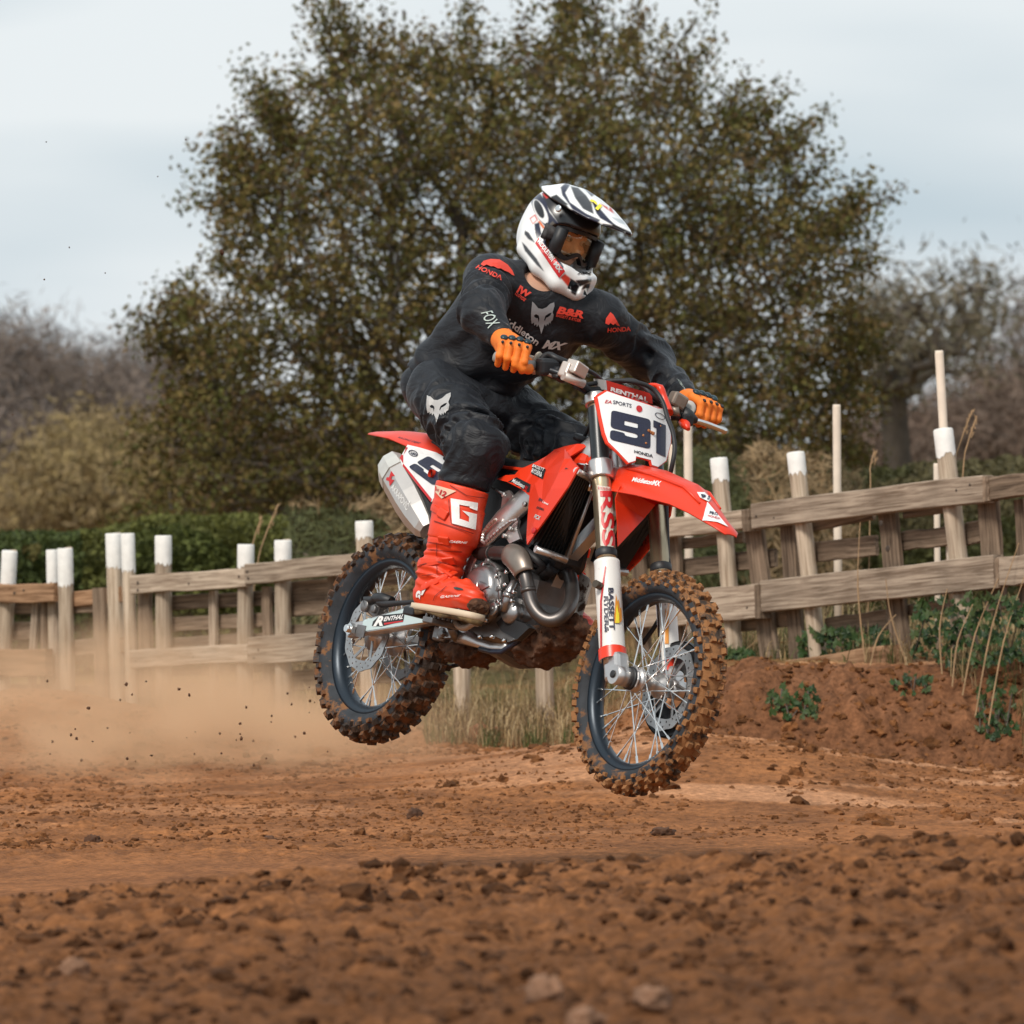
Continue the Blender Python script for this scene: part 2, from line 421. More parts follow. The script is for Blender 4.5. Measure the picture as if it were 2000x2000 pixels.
def rbox(X, Y, Z, c, hs, r, R=None):
    x, y, z = X-c[0], Y-c[1], Z-c[2]
    if R is not None:
        x, y, z = (R[0][0]*x+R[1][0]*y+R[2][0]*z, R[0][1]*x+R[1][1]*y+R[2][1]*z, R[0][2]*x+R[1][2]*y+R[2][2]*z)
    qx, qy, qz = np.abs(x)-hs[0]+r, np.abs(y)-hs[1]+r, np.abs(z)-hs[2]+r
    return np.sqrt(np.maximum(qx, 0)**2+np.maximum(qy, 0)**2+np.maximum(qz, 0)**2)+np.minimum(np.maximum(qx, np.maximum(qy, qz)), 0)-r
def smin(a, b, k):
    h = np.clip(0.5+0.5*(b-a)/k, 0, 1); return b+(a-b)*h-k*h*(1-h)
def smax(a, b, k): return -smin(-a, -b, k)
_LAT = np.random.default_rng(3).random((32, 32, 32)).astype(np.float32)
def vnoise(X, Y, Z, s, off=0.0):
    def c(q):
        q = q*s+off; f = np.floor(q); t = (q-f).astype(np.float32); return f.astype(int) % 32, (f.astype(int)+1) % 32, t*t*(3-2*t)
    x0, x1, tx = c(X); y0, y1, ty = c(Y); z0, z1, tz = c(Z)
    L = _LAT
    a = L[x0, y0, z0]*(1-tx)+L[x1, y0, z0]*tx; b = L[x0, y1, z0]*(1-tx)+L[x1, y1, z0]*tx
    e = L[x0, y0, z1]*(1-tx)+L[x1, y0, z1]*tx; g = L[x0, y1, z1]*(1-tx)+L[x1, y1, z1]*tx
    return (a*(1-ty)+b*ty)*(1-tz)+(e*(1-ty)+g*ty)*tz
def fbm(X, Y, Z, s, o=3, off=0.0):
    r = 0; a = 0.5
    for i in range(o): r = r+a*vnoise(X, Y, Z, s*2**i, off+7.3*i); a *= 0.5
    return r/(1-0.5**o)
# ================================================================== motocross bike
RED = pmat('red_plastic', (0.74, 0.040, 0.010), 0.34, mud=0.16, mscale=26, var=0.05, vscale=6, bump=0.05, bscale=300)
RED_MUD = pmat('red_plastic_muddy', (0.70, 0.040, 0.010), 0.42, mud=0.52, mscale=24, mudcol=(0.05, 0.022, 0.012))
WHITE = pmat('white_plastic', (0.80, 0.80, 0.79), 0.35, mud=0.13, mscale=45, var=0.04)
WHITEM = pmat('white_guard_muddy', (0.74, 0.72, 0.68), 0.42, mud=0.26, mscale=34)
INK = pmat('dark_navy_print', (0.016, 0.018, 0.042), 0.45, var=0.25, vscale=160)
INKB = pmat('black_print', (0.012, 0.012, 0.014), 0.5)
REDP = pmat('red_print', (0.52, 0.012, 0.014), 0.4)
WPR = pmat('white_print', (0.82, 0.82, 0.80), 0.4, mud=0.12, mscale=60)
YEL = pmat('yellow_print', (0.85, 0.70, 0.05), 0.4)
ALU = pmat('brushed_aluminium', (0.60, 0.57, 0.55), 0.34, 0.9, var=0.14, vscale=12, mud=0.2, mscale=20, bump=0.08, bscale=120)
ALUD = pmat('cast_engine_metal', (0.22, 0.21, 0.205), 0.40, 0.85, var=0.2, vscale=18, mud=0.30, mscale=16, mudcol=(0.06, 0.04, 0.028), bump=0.12, bscale=160)
ALUC = pmat('clean_cast_cover', (0.34, 0.325, 0.32), 0.30, 0.9, var=0.10, vscale=16, mud=0.1, mscale=30, bump=0.06, bscale=200)
CHR = pmat('bright_steel', (0.78, 0.77, 0.75), 0.2, 1.0, var=0.08)
DISC = pmat('drilled_disc_steel', (0.42, 0.41, 0.40), 0.3, 0.9, var=0.15, mud=0.15, mscale=30)
TI = pmat('titanium_muffler', (0.58, 0.55, 0.52), 0.42, 0.75, var=0.08, vscale=8, mud=0.10, mscale=18, bump=0.05)
TIH = pmat('heat_blued_pipe', (0.12, 0.108, 0.102), 0.40, 0.85, var=0.35, vscale=9, mud=0.34, mscale=9, mudcol=(0.22, 0.12, 0.07))
GOLD = pmat('gold_anodised_fork', (0.62, 0.50, 0.33), 0.28, 0.9, var=0.08)
BLK = pmat('black_plastic', (0.014, 0.015, 0.017), 0.5, mud=0.22, mscale=24, bump=0.06)
BLKR = pmat('black_rubber_hose', (0.018, 0.018, 0.020), 0.55, var=0.3)
RIMB = pmat('blue_black_rim', (0.018, 0.028, 0.040), 0.35, 0.4, mud=0.22, mscale=16, mudcol=(0.20, 0.09, 0.035))
CARB = pmat('carbon_fork_wrap', (0.016, 0.020, 0.022), 0.32, 0.1, var=0.4, vscale=240)
TYRE = pmat('tyre_sidewall', (0.022, 0.026, 0.032), 0.75, mud=0.50, mscale=15, mudcol=(0.20, 0.090, 0.034), var=0.4, vscale=20, bump=0.3, bscale=60)
TREADM = pmat('muddy_tread', (0.055, 0.034, 0.022), 0.85, mud=0.72, mscale=26, mudcol=(0.27, 0.120, 0.042), var=0.55, vscale=24, bump=0.6, bscale=120)
TREADW = pmat('wet_muddy_tread', (0.038, 0.022, 0.014), 0.6, mud=0.58, mscale=22, mudcol=(0.16, 0.066, 0.024), var=0.55, vscale=24, bump=0.6, bscale=120)
MUDM = pmat('caked_mud', (0.085, 0.036, 0.016), 0.9, var=0.5, vscale=45, bump=1.0, bscale=110)
GREYP = pmat('silver_grey_print', (0.42, 0.42, 0.42), 0.45)
SEATM = pmat('grippy_black_seat', (0.016, 0.017, 0.018), 0.75, bump=0.3, bscale=500, var=0.3)

bike = empty('motocross_bike', BM)
tag(bike, 'red and white motocross bike with number 91 plate, jumping through the air above the dirt', 'motorcycle')
HA = R_(27.1); HD = Vector((-math.sin(HA), 0, math.cos(HA))); HPV = Vector((math.cos(HA), 0, math.sin(HA))); FA = Vector((1.49, 0, 0))
def fk(s, y): return FA - HPV*0.035 + HD*s + Vector((0, y, 0))
YA = Vector((0, 1, 0))

# ---- wheels
def wheel(name, c, r_out, r_fl, w_fl, r_in, hw, a_r, rows, npitch, tread_mat, hub_r, disc_r, disc_y, kh):
    mb = MB()
    s = w_fl
    mb.lathe([(r_fl, -s), (r_fl, -s+.004), (r_fl-.010, -s+.006), (r_in+.004, -s*.45), (r_in+.004, s*.45), (r_fl-.010, s-.006), (r_fl, s-.004), (r_fl, s),
              (r_fl-.013, s*.92), (r_in-.001, s*.5), (r_in-.003, 0), (r_in-.001, -s*.5), (r_fl-.013, -s*.92)], (0, 0, 0), YA, 72, 1, closed=True)
    # hub barrel with flanges
    mb.lathe([(.0001, -.062), (.016, -.062), (.020, -.055), (hub_r, -.050), (hub_r, -.036), (hub_r*.62, -.028), (hub_r*.55, 0), (hub_r*.62, .028), (hub_r, .036), (hub_r, .050), (.020, .055), (.016, .062), (.0001, .062)], (0, 0, 0), YA, 32, 0)
    w = mb.build(name, [ALU, RIMB], bike); w.location = c
    rc = r_out-kh-a_r; ty = MB(); prof = []
    for i in range(19):
        ph = R_(-128+256*i/18); prof.append((rc+a_r*math.cos(ph), hw*math.sin(ph)))
    prof[0] = (r_fl-.004, -s*.9); prof[-1] = (r_fl-.004, s*.9)
    ty.lathe(prof[:6], (0, 0, 0), YA, 96, 0); ty.lathe(prof[5:14], (0, 0, 0), YA, 96, 1); ty.lathe(prof[13:], (0, 0, 0), YA, 96, 0); tyo = ty.build('tyre', [TYRE, tread_mat], w)
    tr = MB()
    for i in range(npitch):
        for (half, phs, wl, wt, hh) in rows:
            for ph0 in phs:
                th = 2*math.pi*(i+half*.5)/npitch + random.uniform(-.006, .006); ph = R_(ph0+random.uniform(-1.5, 1.5)); h = hh*random.uniform(.82, 1.12)
                n2 = Vector((math.cos(ph)/a_r, math.sin(ph)/hw)).normalized(); t2 = Vector((-n2.y, n2.x))
                p2 = Vector((rc+a_r*math.cos(ph), hw*math.sin(ph)))
                cx = []
                for hgt, tp in ((-.004, 1.12), (h, .88)):
                    for sl_, st in ((-1, -1), (1, -1), (1, 1), (-1, 1)):
                        q = p2+n2*hgt+t2*(sl_*wl/2*tp*random.uniform(.9, 1.1)); a = th+st*wt/2*tp*random.uniform(.9, 1.1)/q.x
                        cx.append((q.x*math.cos(a), q.y, q.x*math.sin(a)))
                tr.hexa(cx)
    tr.build('tread', tread_mat, w)
    # spokes: four kinds shared, turned round the axle
    for kind in range(4):
        side = -1 if kind < 2 else 1; lead = 1 if kind % 2 else -1
        m2 = MB(); a0 = lead*R_(62)
        p0 = Vector((hub_r*.92*math.cos(a0), side*.043, hub_r*.92*math.sin(a0))); p1 = Vector(((r_in-.002), side*.006, 0))
        m2.tube([p0, p0.lerp(p1, .9)], .0021, 6); m2.tube([p0.lerp(p1, .9), p1], .0038, 6); sm = m2.mesh('spoke')
        sm.materials.append(CHR)
        for k in range(9):
            o = bpy.data.objects.new('spoke', sm); COL.objects.link(o); o.parent = w
            o.rotation_euler = (0, 2*math.pi*(k*4+kind)/36, 0)
    # wave brake disc with drilled holes
    out = [(disc_r*(1+.018*math.cos(12*a))*math.cos(a), disc_r*(1+.018*math.cos(12*a))*math.sin(a)) for a in [2*math.pi*i/96 for i in range(96)]]
    inn = [(disc_r*.74*(1+.03*math.cos(6*a))*math.cos(a), disc_r*.74*(1+.03*math.cos(6*a))*math.sin(a)) for a in [2*math.pi*i/60 for i in range(60)]]
    holes = [inn]
    for i in range(44):
        a = 2*math.pi*i/44; rr = disc_r*(.81 if i % 2 else .915)
        holes.append([(rr*math.cos(a)+disc_r*.027*math.cos(b), rr*math.sin(a)+disc_r*.027*math.sin(b)) for b in [k*math.pi/3 for k in range(6)]])
    V, F = tri_poly(out, holes); VV, FF = solidify([(x, disc_y, z) for x, z in V], F, [(0, .004, 0)]*len(V)); d = MB(); d.add(VV, FF)
    for i in range(6):
        a = 2*math.pi*i/6
        d.tube([(disc_r*.77*math.cos(a), disc_y+.002, disc_r*.77*math.sin(a)), (hub_r*.8*math.cos(a+.5), disc_y+.004, hub_r*.8*math.sin(a+.5))], .0065, 6, squash=(.35, 1), up=(0, 1, 0))
    d.build('brake_disc', DISC, w)
    return w
rearw = wheel('rear_wheel', (0, 0, 0), .345, .254, .036, .226, .058, .043,
    [(0, (-12, 12), .024, .022, .016), (1, (-40, 40), .024, .022, .016), (0, (-66, 66), .020, .020, .015), (1, (-86, 86), .014, .018, .010)], 34, TREADW, .050, .122, -.074, .016)
frontw = wheel('front_wheel', FA, .351, .278, .028, .253, .046, .038,
    [(0, (-14, 14), .017, .019, .014), (1, (-40, 40), .017, .019, .014), (0, (-64, 64), .015, .018, .013), (1, (-84, 84), .011, .016, .009)], 38, TREADM, .040, .132, .074, .014)
# front disc cover on the left, bearing cover on the right
m = MB(); m.lathe([(.150, .004), (.152, .016), (.10, .020), (.06, .018), (.06, .012), (.10, .012), (.146, .004)], (1.49, .086, 0), YA, 48)
for i in range(0, 1): pass
m.build('brake_disc_guard', BLK, bike)
m = MB(); m.disc((1.49, -.062, 0), (0, -1, 0), .036, .016, 28); m.disc((1.49, -.078, 0), (0, -1, 0), .017, .02, 20); m.build('wheel_bearing_cover', [BLK], bike)
m = MB()
for i in range(10):
    a = 2*math.pi*i/10; m.tube([(1.49+.037*math.cos(a), -.065, .037*math.sin(a)), (1.49+.037*math.cos(a+.63), -.065, .037*math.sin(a+.63))], .004, 6)
m.build('bearing_ring', ALU, bike)
# rear sprocket, chain, left side
def ringpts(r, a0=0, n=72): return [(r*math.cos(a0+2*math.pi*i/n), r*math.sin(a0+2*math.pi*i/n)) for i in range(n)]
sp_o = [((.118 if i % 2 else .111)*math.cos(2*math.pi*i/100), (.118 if i % 2 else .111)*math.sin(2*math.pi*i/100)) for i in range(100)]
V, F = tri_poly(sp_o, [ringpts(.088), ]); VV, FF = solidify([(x, .068, z) for x, z in V], F, [(0, .006, 0)]*len(V)); m = MB(); m.add(VV, FF)
for i in range(6):
    a = i*math.pi/3; m.tube([(.092*math.cos(a), .071, .092*math.sin(a)), (.03*math.cos(a), .071, .03*math.sin(a))], .008, 6, squash=(.4, 1), up=(0, 1, 0))
m.build('rear_sprocket', ALUD, bike)
ch = MB(); path = [(.118*math.cos(a), .071, .118*math.sin(a)) for a in [R_(80+200*i/30) for i in range(31)]]
path += [(x, .071, -.112+(x/.62)*.135) for x in np.linspace(.06, .60, 24)] + [(.63+.035*math.cos(a), .071, .055+.035*math.sin(a)) for a in [R_(-80+160*i/8) for i in range(9)]]
path += [(x, .071, .116-(.62-x)/.62*0.0-(x/.62)*.03) for x in np.linspace(.60, .05, 24)]
ch.tube(path, .0085, 6, squash=(.9, .5), closed=True); ch.build('chain', ALUD, bike)

# ---- swingarm
def beam(stations, b=.25, mat=ALU):      # stations: (centre, half height vector z, half width y)
    rings = []
    for c, hz, hy in stations:
        c = Vector(c); k = b*min(hz, hy)
        rings.append([c+Vector((0, sy*(hy-dy*k), sz*(hz-(1-dy)*k))) for sy, sz, dy in ((-1, -1, 0), (-1, -1, 1), (1, -1, 1), (1, -1, 0), (1, 1, 0), (1, 1, 1), (-1, 1, 1), (-1, 1, 0))])
    m = MB(); m.loft(rings, smooth=False); return m
def sws(a, b, y=-.126):
    p = Py('S', *a, y); q = Py('S', *b, y); return ((p.x+q.x)/2, y+.018, (p.z+q.z)/2), max(.02, (p.z-q.z)/2), .018
sa = beam([((-.035, -.108, -.002), .024, .015), sws((530, 1375), (545, 1590)), sws((560, 1350), (560, 1600)), sws((900, 1225), (1000, 1550)), sws((1200, 1140), (1330, 1500)), sws((1500, 1060), (1620, 1450)), sws((1800, 960), (1900, 1400), -.118)])
mm_ = sa.mirror()
sa.v += [] ; b0 = sa
for a, f_ in ((mm_, 0),): sa.add(a.v, a.f)
sa.loft([[(.44, -.10, .02), (.44, .10, .02), (.44, .10, .075), (.44, -.10, .075)], [(.52, -.10, .03), (.52, .10, .03), (.52, .10, .09), (.52, -.10, .09)]], smooth=False)
swing = sa.build('swingarm', ALU, bike)
PALE = pmat('pale_swingarm_sticker', (0.50, 0.62, 0.62), 0.4, mud=0.1, mscale=30)
dpoly([(560, 1350), (1340, 1110), (1700, 1385), (548, 1555)], swing, PALE, swing, 'S', dz=.9)
dpoly([(700, 1470), (720, 1400), (820, 1305), (1215, 1268), (1195, 1395), (850, 1482)], swing, INKB, swing, 'S', off=.0022, dz=.9)
dtext('ENTHAL', [(885, 1400), (1185, 1360), (1215, 1285), (900, 1330)], swing, WPR, swing, .03, .2, 'S', off=.003, dz=.9)
dtext('R', [(720, 1480), (880, 1470), (900, 1310), (790, 1320)], swing, WPR, swing, .05, .2, 'S', off=.003, dz=.9)
dpoly([(895, 1425), (1195, 1385), (1190, 1405), (895, 1455)], swing, REDP, swing, 'S', off=.003, dz=.9)
m = MB(); m.tube([(0, -.124, 0), (0, -.146, 0)], .021, 6); m.tube([(0, -.138, 0), (0, -.158, 0)], .012, 12); m.build('axle_nut', CHR, bike)
m = MB(); m.cbox((.045, -.1285, .0), (.05, .006, .04)); m.build('axle_block', ALUD, bike)
# rear caliper, guard and hose
cal = MB(); cpos = Py('S', 760, 1190, -.085)
cal.cbox(cpos, (.085, .045, .05), Matrix.Rotation(.3, 3, 'Y')); cal.disc(cpos+Vector((-.022, -.02, .0)), (0, -1, 0), .02, .014, 18); cal.disc(cpos+Vector((.03, -.02, -.006)), (0, -1, 0), .014, .012, 14)
co = cal.build('rear_caliper', ALUD, bike)
gd = MB(); gd.tube([Py('S', 640, 1180, -.105), Py('S', 620, 1060, -.105), Py('S', 720, 1075, -.105), Py('S', 760, 1030, -.105), Py('S', 850, 1040, -.105), Py('S', 1010, 1085, -.1)], [.014, .016, .016, .017, .019, .016], 8); gd.build('caliper_guard', BLK, bike)
gd = MB(); gd.tube([Py('S', 800, 1110, -.11), Py('S', 950, 1125, -.11), Py('S', 1200, 1105, -.11), Py('S', 1450, 1090, -.10), Py('S', 1600, 1100, -.09)], [.010, .011, .008, .007, .007], 8); gd.build('rear_brake_hose', BLKR, bike)

# ---- frame: twin spars, head, down tube, cradle, subframe
fr = MB()
spar = [(Vector((1.045, -.035, .735)), .050), (Py('B', 1690, 345, -.055), .042), (Py('B', 1450, 520, -.085), .045), (Py('B', 1250, 690, -.105), .047), (Py('B', 1090, 840, -.118), .045), (Py('B', 975, 965, -.124), .038),
        (Py('B', 900, 1060, -.126), .028), (Py('B', 840, 1170, -.126), .025), (Py('B', 808, 1290, -.125), .024), (Py('B', 795, 1420, -.122), .025), (Py('B', 790, 1560, -.118), .030), (Py('B', 800, 1680, -.114), .030)]
sp = MB(); sp.tube([a for a, _ in spar], [b for _, b in spar], 12, squash=(.95, .42), up=(-.5, 0, .8))
fr.add(sp.v, sp.f, 0, True); q = sp.mirror(); fr.add(q.v, q.f, 0, True)
fr.tube([FA-HPV*.057+HD*.62, FA-HPV*.057+HD*.94], .036, 20)
dt = [Vector((1.07, 0, .64)), Vector((1.085, 0, .50)), Py('B', 1545, 1170, 0), Py('B', 1385, 1500, 0)]
fr.tube(dt, [.03, .028, .026, .024], 4, up=(0, 1, 0)); 
for s in (-1, 1):
    fr.tube([dt[-1], Vector((dt[-1].x-.05, s*.05, dt[-1].z-.07)), Vector((dt[-1].x-.16, s*.07, dt[-1].z-.09))], .015, 8)
    fr.tube([Vector((.55, s*.085, .33)), Vector((.22, s*.075, .44)), Vector((.02, s*.06, .53))], .012, 8)
    fr.tube([Vector((.62, s*.08, .50)), Vector((.30, s*.075, .56)), Vector((.02, s*.06, .56))], .012, 8)
frame = fr.build('frame', ALU, bike)
# weld bead along the right spar
wb = MB(); a = [Py('E', 980, 735, -.148), Py('E', 880, 760, -.152), Py('E', 760, 850, -.154), Py('E', 640, 960, -.152), Py('E', 560, 1035, -.150), Py('E', 520, 1010, -.149), Py('E', 540, 900, -.149), Py('E', 620, 800, -.15), Py('E', 720, 720, -.15)]
pp = []
for i in range(len(a)-1):
    for k in range(6): pp.append(a[i].lerp(a[i+1], k/6))
wb.tube(pp, [.0045 if i % 2 else .0062 for i in range(len(pp))], 6); wb.build('weld_bead', ALU, bike)
# engine mount plates
m = MB()
for pts, y in ([[(800, 930), (930, 780), (980, 740), (960, 860), (1000, 980), (870, 1040)], -.135], [[(790, 400), (860, 370), (910, 440), (850, 600), (720, 720), (760, 600)], -.12]):
    P3 = [Py('E', *p, y) for p in pts]; pb = panel(P3, .010); m.add(pb.v, pb.f)
for p in ((820, 950), (900, 860), (815, 430), (1080, 550)): m.disc(Py('E', *p, -.137), (0, -1, 0), .008, .010, 10)
m.build('engine_mount', ALU, bike)

# ---- engine
en = MB()
cc = Py('B', 935, 1375, -.15)                     # clutch cover centre
en.cbox((cc.x+.02, 0, cc.z-.02), (.30, .19, .24), b=.03)
en.cbox((cc.x-.10, 0, cc.z+.03), (.18, .17, .16), b=.03)
en.cbox((cc.x+.10, -.02, cc.z-.06), (.16, .20, .14), b=.03)
eng = en.build('engine', ALUD, bike)
cy = MB(); base = Vector((cc.x+.10, 0, cc.z+.10)); dirc = Vector((.14, 0, .99)).normalized(); RC = dirc.to_track_quat('Z', 'Y').to_matrix()
for k in range(5): cy.cbox(base+dirc*(.016*k), (.13, .14, .010), RC)
cy.cbox(base+dirc*.13, (.15, .15, .10), RC, b=.02); cy.cbox(base+dirc*.20, (.14, .12, .05), RC, b=.018)
cy.build('cylinder', pmat('dark_cylinder', (.05, .05, .05), .5, .5, mud=.3, var=.3), bike)
cl = MB(); cl.lathe([(.0001, .030), (.062, .030), (.074, .026), (.082, .014), (.086, 0), (.092, -.004), (.092, -.03), (.0001, -.03)], cc, (0, -1, 0), 48)
clo = cl.build('clutch_cover', ALUC, eng)
m = MB()
m.lathe([(.088, 0), (.094, .004), (.099, .002), (.099, -.03)], cc, (0, -1, 0), 48)
for i in range(9):
    a = R_(-70+i*40); m.tube([cc+Vector((.097*math.cos(a), -.012, .097*math.sin(a))), cc+Vector((.097*math.cos(a), .02, .097*math.sin(a)))], .008, 8)
m.build('cover_rim', ALUD, eng)
for p0, p1 in (((470, 1180), (450, 1490)), ((600, 1275), (470, 1320))):
    pass
m = MB(); m.tube([Py('G', 430, 345, -.182), Py('G', 580, 268, -.182)], .0022, 6); m.tube([Py('G', 455, 60, -.172), Py('G', 428, 340, -.182)], .0022, 6); m.build('cover_rib', ALUC, eng)
dtext('HONDA', [(466, 225), (545, 255), (550, 240), (470, 205)], clo, INKB, clo, 0.0, 0, 'G')
m = MB(); pcap = Py('G', 648, 545, -.165); m.disc(pcap, (0, -1, 0), .021, .012, 22); m.disc(pcap+Vector((0, -.012, 0)), (0, -1, 0), .006, .003, 6); m.build('oil_cap', ALUC, eng)
m = MB(); m.tube([Py('G', 700, 150, -.15), Py('G', 705, 300, -.15), Py('G', 708, 460, -.15)], .006, 8)
m.tube([Py('G', 930, 220, -.11), Py('G', 870, 240, -.14), Py('G', 820, 330, -.15), Py('G', 790, 440, -.155), Py('G', 755, 560, -.15)], [.012, .014, .014, .015, .015], 12); m.tube([Py('G', 815, 350, -.15), Py('G', 790, 420, -.154)], .018, 12)
m.build('water_pipe', ALUC, eng)
m = MB(); q = Py('G', 870, 590, -.12); m.lathe([(.0001, .03), (.030, .028), (.036, .018), (.037, 0), (.034, -.004), (.037, -.008), (.037, -.05)], q, (.25, -1, 0), 28); m.build('water_pump', ALUC, eng)
m = MB(); m.disc((0, 0, 0), (0, -1, 0), .0065, .012, 8); bme = m.mesh('case_bolt'); bme.materials.append(CHR)
for p in ((530, 22), (685, 150), (800, 110), (790, 260), (890, 345), (705, 465), (865, 450), (735, 490), (630, 870), (490, 870), (775, 915), (510, 670), (560, 680)):
    o = bpy.data.objects.new('case_bolt', bme); COL.objects.link(o); o.parent = eng; o.location = Py('G', *p, -.150)
lo = MB(); P3 = [Py('G', *p, -.125) for p in ((350, 780), (440, 650), (720, 620), (1010, 720), (1040, 760), (880, 900), (800, 930), (640, 860), (470, 870))]
pb = panel(P3, .03); lo.add(pb.v, pb.f); lo.build('lower_case_cover', ALUD, eng)
dk = MB(); P3 = [Py('G', *p, -.131) for p in ((740, 620), (1000, 715), (1050, 760), (900, 900), (720, 800), (660, 700))]
pb = panel(P3, .02); dk.add(pb.v, pb.f); dk.build('case_guard', BLK, eng)
# ---- skid plate + lower rail
m = MB(); rail = [Py('G', 200, 840, -.115), Py('G', 330, 880, -.115), Py('G', 450, 940, -.113), Py('G', 600, 990, -.11), Py('G', 740, 1000, -.105), Py('G', 810, 930, -.10)]
m.tube(rail, [.024, .022, .014, .013, .012, .010], 10, squash=(1.1, .7)); m.build('lower_frame_rail', ALU, bike)
m = MB(); edge = [Py('G', 470, 1010, -.118), Py('G', 600, 1045, -.116), Py('G', 730, 1045, -.112), Py('G', 900, 930, -.105), Py('G', 1060, 740, -.10)]
m.tube(edge, .009, 8)
v = []; 
for p in edge: v += [p, Vector((p.x, 0, p.z-.03)), Vector((p.x, .11, p.z))]
m.add(v, [(3*i+j, 3*i+j+1, 3*i+4+j, 3*i+3+j) for i in range(4) for j in range(2)]); m.build('skid_plate', pmat('blue_black_guard', (.012, .016, .032), .4, mud=.35), bike)
# left side lower plate seen past the down tube
m = MB(); P3 = [Py('G', 1640, 100, .06), Py('G', 1740, 170, .06), Py('G', 1770, 260, .06), Py('G', 1580, 870, .05), Py('G', 1480, 860, .05), Py('G', 1600, 500, .055)]
pb = panel(P3, .006); m.add(pb.v, pb.f); m.build('frame_guard', pmat('spotted_frame_guard', (.45, .42, .38), .5, mud=.5, mscale=26, mudcol=(.07, .03, .014)), bike)
# ---- mud caked under the engine
c0 = Py('G', 1150, 900, 0.0); c1 = Py('G', 250, 1060, -.03)
def mudf(X, Y, Z):
    d = ell(X, Y, Z, (c0.x+.03, 0, c0.z+.0), (.17, .10, .060)); d = smin(d, ell(X, Y, Z, (c0.x+.02, -.01, c0.z-.045), (.10, .09, .050)), .04); d = smin(d, ell(X, Y, Z, (c0.x+.16, .0, c0.z+.05), (.05, .09, .05)), .04)
    return d+(fbm(X, Y, Z, 30, 4)-.5)*.05-np.abs(fbm(X, Y, Z, 22, 3, 4)-.5)*.06+.012
V, F = snet(mudf, (c0.x-.3, -.2, c0.z-.18), (c0.x+.32, .2, c0.z+.2), .0055); link('mud_cake', np_mesh('mud_cake', V, F), MUDM, bike)
def mudf2(X, Y, Z): return smin(ell(X, Y, Z, (c1.x, 0, c1.z+.01), (.10, .09, .045)), ell(X, Y, Z, (c1.x+.03, -.05, c1.z-.01), (.05, .05, .035)), .03)+(fbm(X, Y, Z, 30, 4)-.5)*.05-np.abs(fbm(X, Y, Z, 24, 3, 4)-.5)*.05+.01
V, F = snet(mudf2, (c1.x-.2, -.16, c1.z-.12), (c1.x+.2, .16, c1.z+.12), .0055); link('mud_cake', np_mesh('mud_cake', V, F), MUDM, bike)
# linkage under the swingarm pivot
m = MB(); m.cbox(Py('B', 660, 1700, -.06), (.07, .06, .05)); m.tube([Py('B', 640, 1790, -.05), Py('B', 760, 1730, -.06)], .012, 8); m.disc(Py('B', 640, 1690, -.095), (0, -1, 0), .018, .012, 14); m.disc(Py('B', 640, 1690, -.107), (0, -1, 0), .009, .008, 8); m.build('linkage', ALUD, bike)

# ---- exhaust
hp_ = [Py('B', 1545, 1235, -.005), Py('B', 1590, 1250, .0), Py('B', 1612, 1330, .0), Py('B', 1612, 1420, -.02), Py('B', 1585, 1500, -.045), Py('B', 1530, 1565, -.07), Py('B', 1450, 1592, -.095), Py('B', 1375, 1560, -.115), Py('B', 1320, 1490, -.13), Py('B', 1290, 1400, -.14),
       Py('B', 1268, 1290, -.15), Py('B', 1240, 1190, -.155), Py('B', 1190, 1120, -.155), Py('B', 1110, 1085, -.15), Py('B', 1020, 1085, -.14), Py('B', 940, 1090, -.125), Py('B', 860, 1060, -.11), Py('B', 760, 1000, -.10), Py('B', 640, 1010, -.10), Py('B', 530, 1010, -.105)]
def smoothpath(P, k=4):
    out = []; n = len(P)
    for i in range(n-1):
        p0, p1, p2, p3 = P[max(i-1, 0)], P[i], P[i+1], P[min(i+2, n-1)]
        for j in range(k):
            t = j/k; out.append(0.5*((2*p1)+(p2-p0)*t+(2*p0-5*p1+4*p2-p3)*t*t+(3*p1-p0-3*p2+p3)*t**3))
    return out+[P[-1]]
hpS = smoothpath(hp_, 5)
m = MB(); m.tube(hpS, .0222, 20); ex = m.build('exhaust_header', TIH, bike)
for i0, rj in ((46, .0242), (70, .026)): m = MB(); m.tube([hpS[i0], hpS[i0]+(hpS[i0+1]-hpS[i0]).normalized()*.014], rj, 20); m.build('pipe_joint', TIH, ex)
m = MB(); hs = hpS[52:64]; rings = []
T = [(hs[min(i+1, len(hs)-1)]-hs[max(i-1, 0)]).normalized() for i in range(len(hs))]
for i, p in enumerate(hs):
    u = Vector((0, -1, 0)); u = (u-T[i]*u.dot(T[i])).normalized(); w2 = T[i].cross(u); r = .031+.006*math.sin(i/11*math.pi)
    rings.append([p+u*(r*math.cos(a))+w2*(r*1.15*math.sin(a)) for a in [R_(-105+210*k/14) for k in range(15)]])
V = [tuple(q) for r in rings for q in r]; F = [(i*15+j, i*15+j+1, (i+1)*15+j+1, (i+1)*15+j) for i in range(len(rings)-1) for j in range(14)]
VV, FF = solidify(V, F, [tuple((hs[i//15]-Vector(V[i])).normalized()*.003) for i in range(len(V))]); m.add(VV, FF, 0, True); m.build('heat_shield', pmat('bronze_heat_shield', (.27, .225, .19), .40, .7, var=.1), ex)
